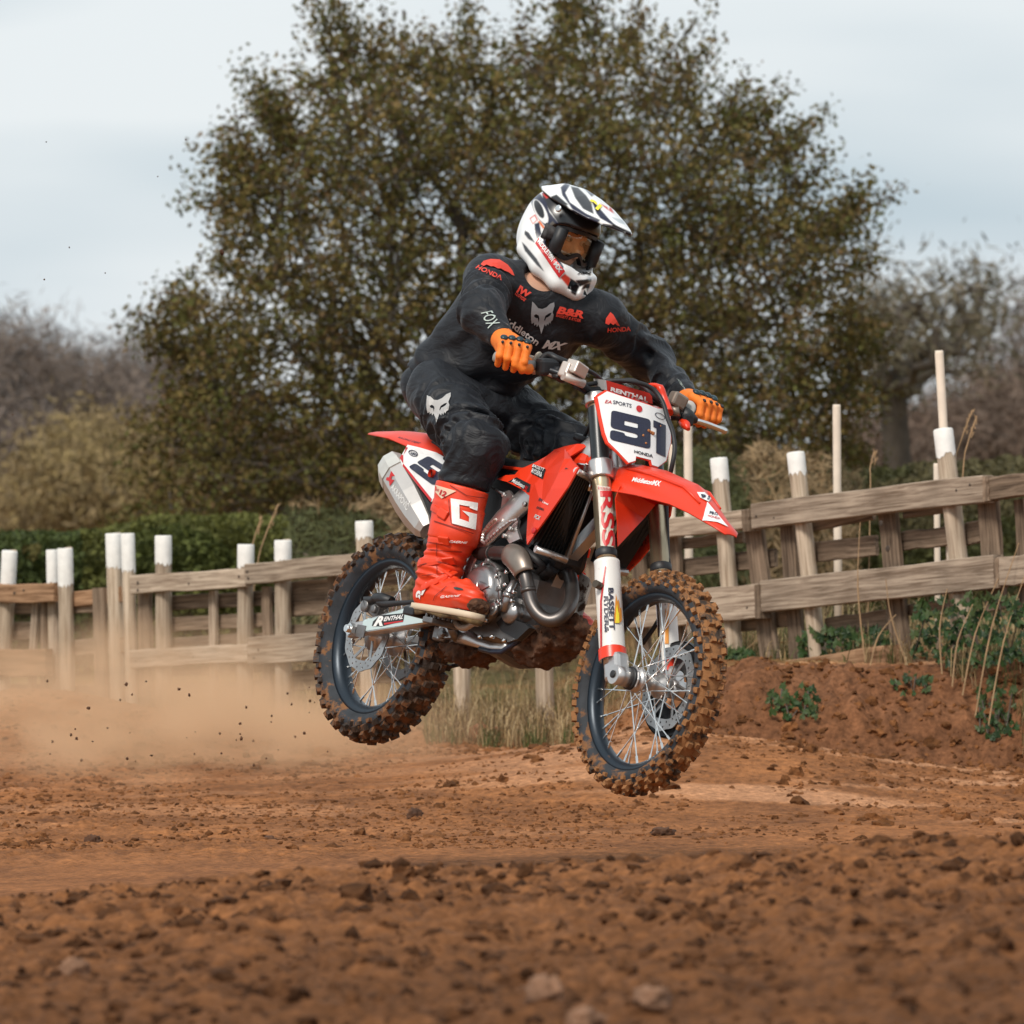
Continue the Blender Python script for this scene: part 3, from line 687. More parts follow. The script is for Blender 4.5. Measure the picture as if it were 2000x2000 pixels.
# muffler: angular can
fa = Py('H', 790, 1540, -.105); fb = Py('H', 225, 560, -.108); ax = (fb-fa); L_ = ax.length; axn = ax.normalized(); upm = Vector((0, 0, 1)); upm = (upm-axn*upm.dot(axn)).normalized(); sdm = axn.cross(upm)
def hexring(t, hu, hd, w):
    c = fa.lerp(fb, t); return [c+upm*a+sdm*b for a, b in ((hu, -w*.45), (hu, w*.45), (hu*.45, w), (-hd*.35, w), (-hd, w*.5), (-hd, -w*.5), (-hd*.35, -w), (hu*.45, -w))]
m = MB(); m.loft([hexring(0, .028, .028, .026), hexring(.06, .042, .040, .036), hexring(.25, .052, .052, .044), hexring(.45, .058, .056, .047), hexring(.78, .057, .054, .046), hexring(.78, .054, .051, .043), hexring(.80, .054, .051, .043)], smooth=False)
mf = m.build('muffler', TI, bike)
m = MB(); m.loft([hexring(.80, .058, .055, .047), hexring(.90, .056, .053, .045), hexring(1.0, .046, .044, .036), hexring(1.01, .038, .036, .028)], smooth=False); mc = m.build('muffler_end_cap', pmat('pale_end_cap', (.62, .62, .58), .45, .4, var=.06), bike)
m = MB(); c = fa.lerp(fb, 1.01); m.tube([c-axn*.01, c+axn*.015], .018, 20); m.build('muffler_outlet', BLK, bike)
dtext('AKRAPOVIČ', [(250, 920), (480, 1250), (540, 1130), (300, 820)], mf, WPR, mf, .012, 0, 'H')
dpoly([(255, 670), (310, 745), (265, 745), (255, 790), (300, 800), (235, 890), (225, 815), (180, 800), (190, 760), (225, 760)], mf, REDP, mf, 'H', name='emblem')

# ---- rear fender, side plates, seat, tank
def fender(stations, mat, name, drop=.35, thick=.004):
    rings = []
    for (x, z, hw, dz) in stations:
        rg = []
        for t in (-1, -.86, -.5, 0, .5, .86, 1): rg.append((x, hw*t, z-dz*(abs(t)**2.4)))
        rings.append(rg)
    V = [p for r in rings for p in r]; n = 7
    F = [(i*n+j, i*n+j+1, (i+1)*n+j+1, (i+1)*n+j) for i in range(len(rings)-1) for j in range(n-1)]
    VV, FF = solidify(V, F, [(0, 0, -thick)]*len(V)); m = MB(); m.add(VV, FF, 0, True); o = m.build(name, mat, bike); return o
tip = Py('H', 75, 130, 0)
rf = fender([(tip.x, tip.z, .030, .006), (tip.x+.03, tip.z+.006, .060, .016), (tip.x+.20, tip.z+.022, .088, .040), (tip.x+.40, tip.z+.024, .105, .07), (tip.x+.58, tip.z+.0, .100, .08)], RED, 'rear_fender')
dtext('RACING DEPT', [(350, 190), (660, 285), (690, 262), (370, 172)], rf, INK, rf, .0, .2, 'H')
spts = [(490, 285, -.108), (660, 325, -.110), (900, 397, -.112), (1250, 600, -.118), (1250, 800, -.124), (950, 1010, -.132), (830, 1120, -.138), (600, 830, -.134), (400, 570, -.128), (380, 480, -.124)]
mb = panel([Py('H', *p) for p in spts], .006, step=.03); sp_o = mb.build('side_plate', WHITE, bike); mb.mirror().build('side_plate', WHITE, bike)
dpoly([(490, 285), (520, 293), (430, 440), (430, 560), (845, 1075), (830, 1120), (392, 560), (380, 480)], sp_o, REDP, sp_o, 'H')
decal('digit', NINE, [(505, 610), (870, 880), (1190, 690), (800, 450)], sp_o, INK, sp_o, off=.0025, c='H')
decal('emblem', RING, [(505, 440), (640, 475), (650, 385), (510, 350)], sp_o, INK, sp_o, off=.0025, c='H'); dtext('AMA', [(525, 430), (630, 450), (635, 405), (535, 385)], sp_o, INK, sp_o, .02, .1, 'H', off=.003)
m = MB(); a_ = Py('H', 870, 712, -.126); m.tube([a_, a_+Vector((0, -.014, 0))], .013, 18, cap=False); m.build('hole_ring', RED, bike)
m = MB(); m.disc(a_+Vector((0, .0, 0)), (0, -1, 0), .0125, .003, 18); m.build('hole', BLK, bike)
mb = panel([Py('H', *p) for p in ((600, 850, -.112), (640, 900, -.118), (810, 1125, -.124), (1000, 1150, -.12), (1000, 1400, -.11), (760, 1500, -.105), (640, 1250, -.105))], .006, step=.04)
mb.build('inner_fender', BLK, bike); mb.mirror().build('inner_fender', BLK, bike)
# air box / black side panels under the seat
mb = panel([Vector(p) for p in ((.30, -.085, .60), (.60, -.092, .57), (.86, -.092, .55), (.90, -.09, .42), (.72, -.085, .26), (.55, -.08, .20), (.30, -.085, .36))], .008); mb.build('air_box_panel', BLK, bike); mb.mirror().build('air_box_panel', BLK, bike)
m = MB(); m.cbox((.50, 0, .44), (.44, .15, .30), b=.03); m.cbox((.84, 0, .42), (.20, .13, .26), b=.03); m.build('air_box', BLK, bike)
# seat
st = [(-.02, .640, .060, .05), (.12, .650, .078, .06), (.30, .640, .082, .07), (.50, .620, .080, .08), (.66, .622, .074, .08), (.78, .645, .066, .08), (.88, .682, .055, .06), (.93, .690, .045, .04)]
rings = []
for x, z, hw, dz in st: rings.append([(x, hw*a, z-dz*b) for a, b in ((-.9, 1), (-1, .55), (-.93, .2), (-.6, .04), (0, 0), (.6, .04), (.93, .2), (1, .55), (.9, 1))])
m = MB(); m.loft(rings); seat = m.build('seat', SEATM, bike)
m = MB(); 
for s in (-1, 1): m.tube([Vector((x, s*(hw+.001), z-dz*.45)) for x, z, hw, dz in st[2:]], .006, 6)
m.build('seat_stripe', RED, bike)
m = MB(); m.cbox((.90, 0, .60), (.20, .16, .14), b=.03); m.cbox((.99, 0, .63), (.10, .12, .10), b=.025); m.build('fuel_tank', RED, bike)
m = MB(); q = Py('B', 1690, 245, 0); m.disc(q, (.2, 0, 1), .032, .02, 22); m.build('fuel_cap', BLK, bike)
m = MB(); m.tube([q, q+Vector((.02, -.0, .06)), q+Vector((.05, 0, .075)), q+Vector((.10, 0, .03))], .006, 8); m.build('breather_hose', BLKR, bike)
# shrouds
sh = [(1480, 302, -.075), (1555, 288, -.085), (1600, 370, -.15), (1660, 440, -.185), (1575, 590, -.200), (1430, 800, -.205), (1335, 930, -.203), (1272, 1018, -.198), (1268, 960, -.19), (1275, 830, -.175), (1290, 650, -.16), (1230, 600, -.145), (1120, 545, -.13), (1045, 525, -.12), (1110, 495, -.118), (1180, 490, -.118), (1210, 455, -.115), (1340, 395, -.10), (1420, 350, -.085)]
ridge = [(1555, 370, -.165), (1510, 480, -.195), (1450, 600, -.205), (1380, 730, -.209), (1320, 860, -.206), (1330, 560, -.165), (1400, 480, -.155)]
mb = panel([Py('B', *p) for p in sh], .006, [Py('B', *p) for p in ridge]); shr = mb.build('radiator_shroud', RED, bike)
ml = mb.mirror(); shl = ml.build('radiator_shroud', RED_MUD, bike)
# upper tank cowl joining both shrouds to the steering head
m = MB()
up = [Py('B', 1470, 305, -.08), Py('B', 1560, 275, -.08), Py('B', 1650, 258, -.075), Py('B', 1745, 262, -.06), Py('B', 1600, 352, -.10), Py('B', 1560, 330, -.11)]
pb = panel(up, .008); m.add(pb.v, pb.f); q = pb.mirror(); m.add(q.v, q.f); m.build('tank_cowl', RED, bike)
dpoly([(850, 268), (960, 208), (1140, 300), (1115, 430)], shr, INKB, shr, 'E')
dtext('Middleton', [(905, 275), (1060, 355), (1080, 310), (930, 230)], shr, WPR, shr, .01, .2, 'E', off=.005); dtext('MX', [(1064, 358), (1100, 378), (1115, 330), (1080, 312)], shr, REDP, shr, .03, .2, 'E', off=.003)
dpoly([(1165, 40), (1330, 110), (1290, 235), (1145, 160)], shr, INKB, shr, 'E', off=.0018)
dtext('BASSETT', [(1165, 85), (1310, 145), (1325, 105), (1180, 50)], shr, WPR, shr, .01, 0, 'E', off=.006); dtext('RYDER&', [(1150, 155), (1285, 215), (1300, 155), (1170, 105)], shr, WPR, shr, .01, 0, 'E', off=.006)
dtext('RW', [(1235, 505), (1280, 525), (1295, 490), (1250, 462)], shr, INK, shr, .03, .2, 'E'); dtext('Lines', [(1285, 527), (1360, 560), (1368, 532), (1295, 500)], shr, WPR, shr, .02, .2, 'E')
dtext('BREMA', [(1210, 600), (1300, 630), (1310, 600), (1225, 572)], shr, INKB, shr, .02, 0, 'E'); dtext('FCX', [(1180, 720), (1250, 750), (1270, 700), (1200, 670)], shr, PALE, shr, .03, .1, 'E')
m = MB(); m.disc(Py('B', 1330, 915, -.208), (0, -1, 0), .010, .006, 14); m.build('shroud_bolt', REDP, bike)
# radiators with louvres
def radiator(flip):
    TL, TR, BRr, BL = Py('B', 1640, 480, -.185), Py('B', 1775, 560, -.065), Py('B', 1570, 1118, -.065), Py('B', 1335, 1030, -.175)
    f = (lambda p: Vector((p.x, -p.y, p.z))) if flip else (lambda p: p)
    c = [f(TL), f(TR), f(BRr), f(BL)]; back = Vector((-.045, 0, .01)); m = MB()
    core = [p+back*.35 for p in c]; m.hexa([core[3]+back, core[2]+back, core[2], core[3], core[0]+back, core[1]+back, core[1], core[0]]); o = m.build('radiator', BLK, bike)
    sm_ = pmat('louvre_black', (.02, .02, .02), .35, .3) if not flip else bpy.data.materials['louvre_black']
    for i in range(9):
        t = (i+.3)/9; a0 = c[0].lerp(c[1], t); b0_ = c[3].lerp(c[2], t); dd = (c[1]-c[0]).normalized()*.0105
        l = MB(); l.hexa([b0_, b0_+dd-back*.0, b0_+dd+back*.4, b0_+back*.3, a0, a0+dd, a0+dd+back*.4, a0+back*.3]); l.build('louvre', sm_, o)
    e = MB(); e.tube([c[1]+Vector((.006, 0, 0)), c[2]+Vector((.006, 0, 0))], .006, 8); e.tube([c[2]+Vector((.004, 0, -.008)), c[3]+Vector((.004, 0, -.008))], .012, 8); e.tube([c[0]+Vector((.0, 0, .008)), c[1]+Vector((.0, 0, .008))], .011, 8); e.build('radiator_tank', ALU, o)
radiator(False); radiator(True)
m = MB(); m.tube([Py('B', 1180, 1010, -.1), Py('B', 1320, 1110, -.09), Py('B', 1400, 1180, -.07), Py('B', 1340, 1260, -.06)], .014, 10); m.tube([Py('B', 1480, 1190, -.05), Py('B', 1400, 1250, -.05)], .02, 10)
m.tube([Py('B', 1340, 1030, -.15), Py('B', 1450, 1100, -.12), Py('B', 1560, 1130, -.06)], .012, 8); m.build('radiator_hose', BLKR, bike)
m = MB(); q = Py('B', 1690, 480, -.09); m.cbox(q, (.05, .03, .06)); m.tube([Py('B', 1740, 450, -.08), Py('B', 1750, 560, -.08), Py('B', 1745, 620, -.08)], .010, 8); m.build('radiator_bracket', CHR, bike)

# ---- fork, clamps
for s in (-1, 1):
    y = s*.105
    m = MB(); m.lathe([(.0001, .955), (.024, .955), (.027, .95), (.0275, .735), (.0275, .675), (.030, .665), (.030, .43), (.0305, .43), (.0305, .40), (.0001, .40)], fk(0, y), HD, 32)
    leg = m.build('fork_leg', GOLD, bike)
    m = MB(); m.lathe([(.0285, .738), (.0285, .918)], fk(0, y), HD, 32); m.build('fork_wrap', CARB, leg)
    m = MB(); m.lathe([(.0001, .42), (.0235, .42), (.0235, .03), (.0001, .03)], fk(0, y), HD, 24); m.build('slider', CHR, leg)
    m = MB(); m.lathe([(.0318, .408), (.0335, .410), (.0335, .432), (.0318, .434)], fk(0, y), HD, 28); m.build('wear_band', BLK, leg)
    # axle lug
    m = MB(); RF = Matrix((HPV, YA, HD)).transposed()
    m.cbox(fk(.035, y)+HPV*.015, (.075, .052, .085), RF, b=.014); m.tube([FA+Vector((0, y-.03, 0)), FA+Vector((0, y+.03, 0))], .030, 20); m.tube([fk(.05, y), fk(.10, y)], .029, 20)
    m.build('axle_lug', ALU, leg)
    m = MB(); m.disc(FA+Vector((0, y+s*.0305, 0)), (0, s, 0), .012, .004, 16); m.build('axle_end', BLK, leg)
    # guard: half tube in front and outside of the slider
    rings = []
    n = 16
    for t in (0, .04, .3, .6, .85, .97, 1):
        sv = .065+(.395-.065)*t; c = fk(sv, y); r = .040 if t > .02 else .041
        a0, a1 = (-150, 62) if s < 0 else (-62, 150)
        if t >= .97: a0, a1 = a0*.8, a1*.75
        rings.append([c+HPV*(r*math.cos(R_(a0+(a1-a0)*k/n)))+YA*(r*math.sin(R_(a0+(a1-a0)*k/n))) for k in range(n+1)])
    V = [tuple(p) for r in rings for p in r]; F = [(i*(n+1)+j, i*(n+1)+j+1, (i+1)*(n+1)+j+1, (i+1)*(n+1)+j) for i in range(len(rings)-1) for j in range(n)]
    cs = [fk(.065+(.395-.065)*t, y) for t in (0, .04, .3, .6, .85, .97, 1)]
    VV, FF = solidify(V, F, [tuple((cs[i//(n+1)]-Vector(V[i])).normalized()*.004) for i in range(len(V))]); m = MB(); m.add(VV, FF, 0, True)
    g = m.build('fork_guard', WHITEM, leg)
    m = MB(); rg = []
    for sv in (.062, .10):
        c = fk(sv, y); rg.append([c+HPV*(.043*math.cos(R_(a0+(a1-a0)*k/n)))+YA*(.043*math.sin(R_(a0+(a1-a0)*k/n))) for k in range(n+1)])
    m.loft(rg, closed=False, cap=False); m.build('guard_trim', RED, leg)
    if s < 0:
        legR, gR = leg, g
    else: legL, gL = leg, g
    m = MB(); m.tube([fk(.30, y)+YA*(s*.035)+HPV*.01, fk(.30, y)+YA*(s*.065)+HPV*.02], .012, 14) if s < 0 else None
    if s < 0: m.build('guard_bolt', pmat('dark_bronze', (.10, .08, .06), .4, .7), leg)
for s, nm, th, w0 in ((.945, 'upper_triple_clamp', .034, .036), (.705, 'lower_triple_clamp', .058, .037)):
    m = MB()
    for sy in (-1, 1):
        m.lathe([(.0285, -th/2), (w0, -th/2), (w0+.001, -th/2+.004), (w0+.001, th/2-.004), (w0, th/2), (.0285, th/2)], fk(s, sy*.105), HD, 32)
    RF = Matrix((HPV, YA, HD)).transposed(); m.cbox(fk(s, 0)-HPV*.012, (.05, .16, th*.8), RF, b=.008); m.build(nm, ALU, bike)
dpoly([(185, 195), (520, 240), (590, 1500), (250, 1460)], legR, pmat('pale_fork_sticker', (.62, .58, .50), .4, var=.1), legR, 'T')
dtext('RSS', [(235, 310), (290, 1470), (550, 1490), (485, 310)], legR, REDP, legR, .03, 0, 'T', off=.003)
dtext('IIIIIIIIII', [(200, 280), (480, 310), (485, 265), (205, 215)], legR, REDP, legR, .0, 0, 'T', off=.003)
dtext('BASSETT', [(604, 478), (612, 742), (646, 742), (636, 478)], gR, INK, gR, .03, 0, 'C', off=.003)
dtext('RYDER&', [(578, 530), (584, 760), (610, 760), (604, 530)], gR, INK, gR, .03, 0, 'C', off=.003)
FLM = pmat('orange_flame_print', (.7, .28, .04), .4)
dpoly([(640, 700), (646, 600), (652, 515), (660, 565), (668, 550), (676, 610), (684, 600), (690, 680), (676, 700)], gR, FLM, gR, 'C', off=.0025, name='flame')
dpoly([(648, 700), (652, 620), (658, 580), (664, 630), (670, 640), (672, 700)], gR, YEL, gR, 'C', off=.004, name='flame')
dpoly([(585, 340), (592, 345), (566, 560), (568, 900), (558, 900), (556, 560)], gR, REDP, gR, 'C', off=.0025)
dpoly([(557, 610), (566, 610), (566, 760), (557, 760)], gR, REDP, gR, 'C', off=.003)
dpoly([(965, 610), (985, 600), (985, 830), (960, 830)], gL, FLM, gL, 'C', off=.0025, name='flame')

# ---- number plate
HPA = FA - HPV*.057
def plate_f(p):
    q = p-HPA; return q.dot(HPV)-(.118-2.0*p.y*p.y)
def plp(pts): return [Ps('I', a, b, plate_f) for a, b in pts]
outl = [(205, 325), (300, 262), (410, 207), (700, 310), (1000, 395), (1260, 490), (1390, 545), (1530, 552), (1640, 720), (1657, 960), (1655, 1200), (1565, 1560), (1390, 1682), (1270, 1640), (1240, 1545), (1110, 1500), (990, 1480), (985, 1560), (830, 1605), (640, 1400), (430, 1215), (360, 1050), (290, 720)]
def curved_plate(pts, thick, step=.018):
    P3 = plp(pts); uv = [((p-HPA).dot(HD), p.y) for p in P3]; V, F = tri_poly([(b, a) for a, b in uv], (), (), step)
    v3 = [HPA+HD*a+YA*b+HPV*(.118-2.0*b*b) for b, a in V]
    VV, FF = solidify([tuple(p) for p in v3], F, [tuple(HPV*-thick)]*len(V)); m = MB(); m.add(VV, FF, 0, False); return m
npl = curved_plate(outl, .006).build('number_plate', RED, bike)
dpoly([(262, 345), (440, 235), (700, 325), (1240, 500), (1385, 558), (1515, 568), (1630, 745), (1638, 1200), (1550, 1545), (1400, 1660), (1285, 1625), (1262, 1530), (985, 1462), (975, 1545), (845, 1585), (650, 1375), (465, 1195), (400, 1020), (330, 700)], npl, WHITE, npl, 'I', name='plate_face', off=.0015)
face = [o for o in npl.children if o.name.startswith('plate_face')][0]
decal('digit', NINE, [(490, 1150), (1250, 1330), (1255, 770), (520, 590)], npl, INK, npl, off=.003, c='I')
decal('digit', ONE, [(1300, 1375), (1535, 1478), (1540, 880), (1308, 780)], npl, INK, npl, off=.003, c='I')
decal('dot', CIRC, [(985, 620), (1100, 640), (1100, 515), (985, 495)], npl, REDP, npl, off=.003, c='I')
dtext('EA', [(395, 460), (525, 475), (520, 415), (400, 395)], npl, REDP, npl, .01, .3, 'I', off=.003); dtext('SPORTS', [(548, 475), (895, 550), (900, 480), (555, 405)], npl, INK, npl, .01, 0, 'I', off=.003)
dtext('HONDA', [(950, 1400), (1300, 1495), (1300, 1430), (950, 1345)], npl, INKB, npl, .03, 0, 'I', off=.003)
decal('emblem', RING, [(1330, 720), (1520, 800), (1540, 700), (1345, 610)], npl, INK, npl, off=.003, c='I')
dpoly([(395, 207), (430, 225), (700, 320), (1250, 492), (1255, 478), (700, 300), (430, 205)], npl, REDP, npl, 'I', off=.0025)
m = MB()
for u_, v_, sz in ((1215, 985, .007), (1285, 1030, .008), (1250, 1010, .006), (1110, 1075, .0045), (1160, 1220, .005), (1440, 895, .003)):
    p = Ps('I', u_, v_, plate_f)+HPV*.003; bm = bmesh.new(); bmesh.ops.create_icosphere(bm, subdivisions=1, radius=sz)
    for q in bm.verts: q.co *= random.uniform(.7, 1.2)
    bm.verts.index_update(); m.add([p+q.co for q in bm.verts], [[q.index for q in f.verts] for f in bm.faces]); bm.free()
m.build('mud_splash', pmat('dry_mud_spots', (.42, .17, .06), .9), npl)
# red hook of the plate top right
m = MB(); hk = [Py('I', 1180, 290, .10), Py('I', 1230, 150, .105), Py('I', 1330, 125, .11), Py('I', 1440, 170, .12), Py('I', 1500, 330, .13), Py('I', 1560, 480, .135), Py('I', 1620, 640, .135)]
m.tube(smoothpath(hk, 3), [.010]*9+[.016]*10, 10, squash=(1.0, .8)); m.build('plate_strap', RED, bike)

# ---- handlebar assembly
bz = [Vector((.872, -.402, .886)), Py('A', 60, 310, -.36), Py('A', 190, 320, -.285), Py('A', 400, 385, -.235), Py('A', 520, 425, -.20), Py('A', 640, 525, -.13), Vector((1.012, -.07, .865)), Vector((1.014, 0, .865)), Vector((1.012, .07, .865))]
gl = Py('A', 1450, 700, .295); ge = Py('A', 1690, 770, .415)
bz += [Py('A', 1300, 655, .19), Py('A', 1385, 685, .24), gl, ge]
m = MB(); m.tube(smoothpath(bz, 4), .0125, 14); hb = m.build('handlebar', pmat('black_handlebar', (.02, .022, .026), .35, .5), bike)
grR = (bz[0], bz[1], bz[2]); 
m = MB(); m.tube([bz[0], bz[1], bz[2]], .0165, 14); m.build('grip', pmat('grey_grip', (.30, .29, .27), .7, bump=.3), hb)
m = MB(); m.tube([gl, ge], .0165, 14); m.build('grip', BLKR, hb)
m = MB(); dR = (bz[3]-bz[2]).normalized(); c = Py('K', 935, 780, -.265); m.lathe([(.017, 0), (.036, .0), (.037, .003), (.036, .006), (.017, .006)], c, dR, 28); m.tube([c-dR*.03, c], .019, 16); m.build('grip_flange', pmat('tan_grip_flange', (.42, .36, .28), .6, mud=.3), hb)
m = MB(); m.cbox(Py('A', 300, 330, -.255), (.045, .075, .055), Matrix.Rotation(.2, 3, 'X'), b=.012); m.cbox(Py('A', 390, 385, -.225), (.05, .05, .04), b=.01)
m.tube(smoothpath([Py('A', 245, 330, -.26), Py('A', 255, 260, -.26), Py('A', 310, 228, -.25), Py('A', 370, 255, -.24), Py('A', 480, 300, -.2)], 4), .0105, 10)
m.build('throttle_housing', BLK, hb)
q = Py('A', 520, 375, -.205); m = MB(); RM = Matrix.Rotation(R_(-12), 3, 'X') @ Matrix.Rotation(R_(18), 3, 'Z')
m.cbox(q+Vector((0.01, 0, .012)), (.045, .062, .040), RM, b=.005); m.tube([q+Vector((.014, -.045, -.020)), q+Vector((.014, .034, -.028))], .014, 12); m.cbox(q+Vector((.0, -.03, .0)), (.035, .03, .05), RM, b=.006); m.build('master_cylinder', pmat('warm_silver', (.62, .55, .50), .4, .6, mud=.15, mscale=30), hb)
lv = [Py('A', 128, 350, -.30), Py('A', 200, 352, -.285), Py('A', 280, 372, -.265), Py('A', 360, 402, -.24)]
m = MB(); m.tube(smoothpath(lv, 4), .0085, 10, squash=(1.1, .7)); bm = bmesh.new(); bmesh.ops.create_uvsphere(bm, u_segments=14, v_segments=10, radius=.0125); bm.verts.index_update()
m.add([lv[0]+v_.co for v_ in bm.verts], [[v_.index for v_ in f.verts] for f in bm.faces], 0, True); bm.free(); m.build('brake_lever', ALU, hb)
m = MB(); m.cbox(Py('A', 400, 400, -.225), (.03, .05, .035), RM, b=.008); m.build('lever_perch', BLK, hb)
# clutch side
m = MB(); q = Py('L', 520, 520, .205); m.cbox(q, (.040, .055, .048), Matrix.Rotation(R_(-14), 3, 'X'), b=.008); m.tube([Py('L', 340, 600, .19), Py('L', 470, 780, .20), Py('L', 580, 760, .21)], .018, 12); m.build('clutch_reservoir', pmat('bronze_clutch', (.26, .21, .17), .4, .6, var=.2), hb)
m = MB(); m.tube([Py('L', 640, 820, .23), Py('L', 800, 900, .25), Py('L', 970, 990, .275)], [.026, .022, .010], 12); m.cbox(Py('L', 720, 960, .24), (.04, .04, .035)); m.tube([Py('L', 380, 880, .2), Py('L', 600, 880, .22)], .014, 10); m.build('clutch_perch', BLK, hb)
m = MB(); dL = (ge-gl).normalized(); m.lathe([(.0001, .008), (.024, .008), (.026, .004), (.026, 0), (.0001, 0)], Py('L', 770, 700, .255), (.55, -.75, .2), 28); m.build('hot_start_dial', pmat('grey_dial', (.45, .43, .40), .5, var=.15), hb)
cl_ = [Py('L', 960, 985, .275), Py('L', 1200, 1060, .32), Py('L', 1440, 1150, .365), Py('L', 1625, 1225, .40)]
m = MB(); m.tube(smoothpath(cl_, 4), [.008, .009, .009, .0095, .0095, .0095, .009, .009, .009, .009, .009, .009, .009], 10); bm = bmesh.new(); bmesh.ops.create_uvsphere(bm, u_segments=14, v_segments=10, radius=.0105); bm.verts.index_update()
m.add([cl_[-1]+v_.co for v_ in bm.verts], [[v_.index for v_ in f.verts] for f in bm.faces], 0, True); bm.free(); m.build('clutch_lever', CHR, hb)
m = MB(); m.tube([Py('L', 640, 1010, .23), Py('L', 720, 1090, .225), Py('L', 780, 1190, .22)], [.014, .015, .006], 10); m.build('hand_guard_stub', RED, hb)
# bar pad
def pad_f(p): return p.x-1.045
pd = [Px('I', 420, 25, 1.045), Px('I', 1240, 270, 1.045), Px('I', 1290, 330, 1.045), Px('I', 1300, 470, 1.045), Px('I', 440, 215, 1.045)]
m = MB(); k = len(pd); bk = Vector((-.06, 0, 0)); m.add([tuple(p) for p in pd]+[tuple(p+bk) for p in pd], [list(range(k)), [k+i for i in reversed(range(k))]]+[[i, (i+1) % k, k+(i+1) % k, k+i] for i in range(k)])
pad = m.build('bar_pad', pmat('red_bar_pad', (.58, .028, .014), .45), hb)
m = MB(); e0, e1 = pd[0], pd[4]; m.hexa([e1+bk, e1+Vector((.001, 0, 0)), e1+Vector((-.0, -.006, 0)), e1+bk+Vector((0, -.006, 0)), e0+bk, e0+Vector((.001, 0, 0)), e0+Vector((0, -.006, 0)), e0+bk+Vector((0, -.006, 0))]); m.build('bar_pad_end', GREYP, pad)
dtext('RENTHAL', [(495, 225), (1205, 450), (1215, 350), (505, 150)], pad, WPR, pad, .05, 0, 'I', off=.004)
# cables
def cable(name, pts, r): m = MB(); m.tube(smoothpath(pts, 6), r, 8); return m.build(name, BLKR, bike)
cable('throttle_cable', [Py('I', -150, 150, -.19), Py('I', 100, 105, -.12), Py('I', 450, 105, -.06)+HPV*.03, Py('I', 800, 180, .0)+HPV*.05, Py('I', 1080, 330, .06)+HPV*.06, Py('I', 1300, 540, .085)+HPV*.05, Py('I', 1470, 800, .09)+HPV*.03, Py('I', 1570, 1080, .09)+HPV*.03, Py('I', 1605, 1400, .09)+HPV*.03, Py('I', 1590, 1700, .09)+HPV*.02, Py('A', 1295, 1400, .115), Py('A', 1300, 1700, .12), Py('A', 1305, 1900, .12), Py('C', 985, 380, .12), Py('C', 940, 640, .12), Py('C', 820, 830, .1)], .0075)
cable('clutch_cable', [Py('I', 600, 120, .02), Py('I', 750, 40, .03), Py('I', 930, 40, .05), Py('I', 1130, 150, .07), Py('I', 1280, 300, .09), Py('I', 1400, 430, .12), Py('I', 1500, 560, .16)], .0085)
cable('brake_hose', [Py('A', 590, 345, -.18), Py('A', 660, 370, -.14), Py('A', 730, 420, -.08), Py('A', 800, 520, .0), Py('A', 860, 640, .02)], .007)
cable('kill_switch_wire', [Py('A', 470, 450, -.21), Py('A', 560, 520, -.17), Py('A', 660, 580, -.11), Py('A', 740, 640, -.05)], .003)

# ---- front fender
ft = Py('P', 1428, 1043, 0)
def fr_st(): 
    r1 = Py('A', 1560, 1315, 0.0); r2 = Py('A', 1300, 1200, 0.0); r3 = Py('A', 1090, 1150, 0); 
    return [(ft.x, ft.z, .022, .004), (ft.x-.03, ft.z+.022, .045, .012), (ft.x-.14, (ft.z+.022)*.45+r1.z*.55, .072, .044), (r1.x, r1.z, .088, .078), (r2.x, r2.z, .094, .095), (r3.x, r3.z, .090, .100), (r3.x-.07, r3.z-.005, .086, .105)]
FS = fr_st()
ff = fender(FS, RED, 'front_fender')
# raised rib on the fender
m = MB(); m.tube([Vector((x, -hw*.55, z-dz*.25+.002)) for x, z, hw, dz in FS[2:6]], [.003, .006, .007, .004], 8); m.tube([Vector((x, hw*.55, z-dz*.25+.002)) for x, z, hw, dz in FS[2:6]], [.003, .006, .007, .004], 8); m.build('fender_rib', RED, ff)
# rear half curving down behind the wheel
tp = [Py('A', 905, 1330, -.092), Py('A', 868, 1440, -.090), Py('A', 885, 1640, -.080), Py('A', 888, 1835, -.070), Py('A', 1000, 1715, -.02), Py('A', 1108, 1600, .03), Py('A', 1200, 1490, .06), Py('A', 1290, 1400, .088), Py('A', 1220, 1350, .088)]
V, F = tri_poly([(p.y, p.z) for p in tp]); v3 = []
for y, z in V:
    k = min(range(len(tp)), key=lambda i: (tp[i].y-y)**2+(tp[i].z-z)**2); v3.append((tp[k].x, y, z))
VV, FF = solidify(v3, F, [(-.004, 0, 0)]*len(V)); m = MB(); m.add(VV, FF); m.build('fender_tail', RED, ff)
dtext('MiddletonMX', [(1005, 1290), (1245, 1335), (1255, 1290), (1015, 1255)], ff, WPR, ff, .03, .25, 'A')
dpoly([(1548, 1385), (1610, 1385), (1665, 1435), (1650, 1465), (1575, 1430)], ff, WPR, ff, 'A', off=.004); dtext('91', [(1580, 1430), (1655, 1455), (1655, 1420), (1580, 1400)], ff, INK, ff, .04, .1, 'A', off=.006)
dpoly([(1635, 1465), (1600, 1618), (1720, 1635), (1810, 1675)], ff, WPR, ff, 'A', off=.004); dtext('PRO', [(1655, 1570), (1725, 1585), (1722, 1560), (1655, 1545)], ff, INK, ff, .03, 0, 'A', off=.006); dtext('HONDA', [(1640, 1592), (1745, 1618), (1740, 1600), (1645, 1575)], ff, REDP, ff, .02, 0, 'A', off=.006)

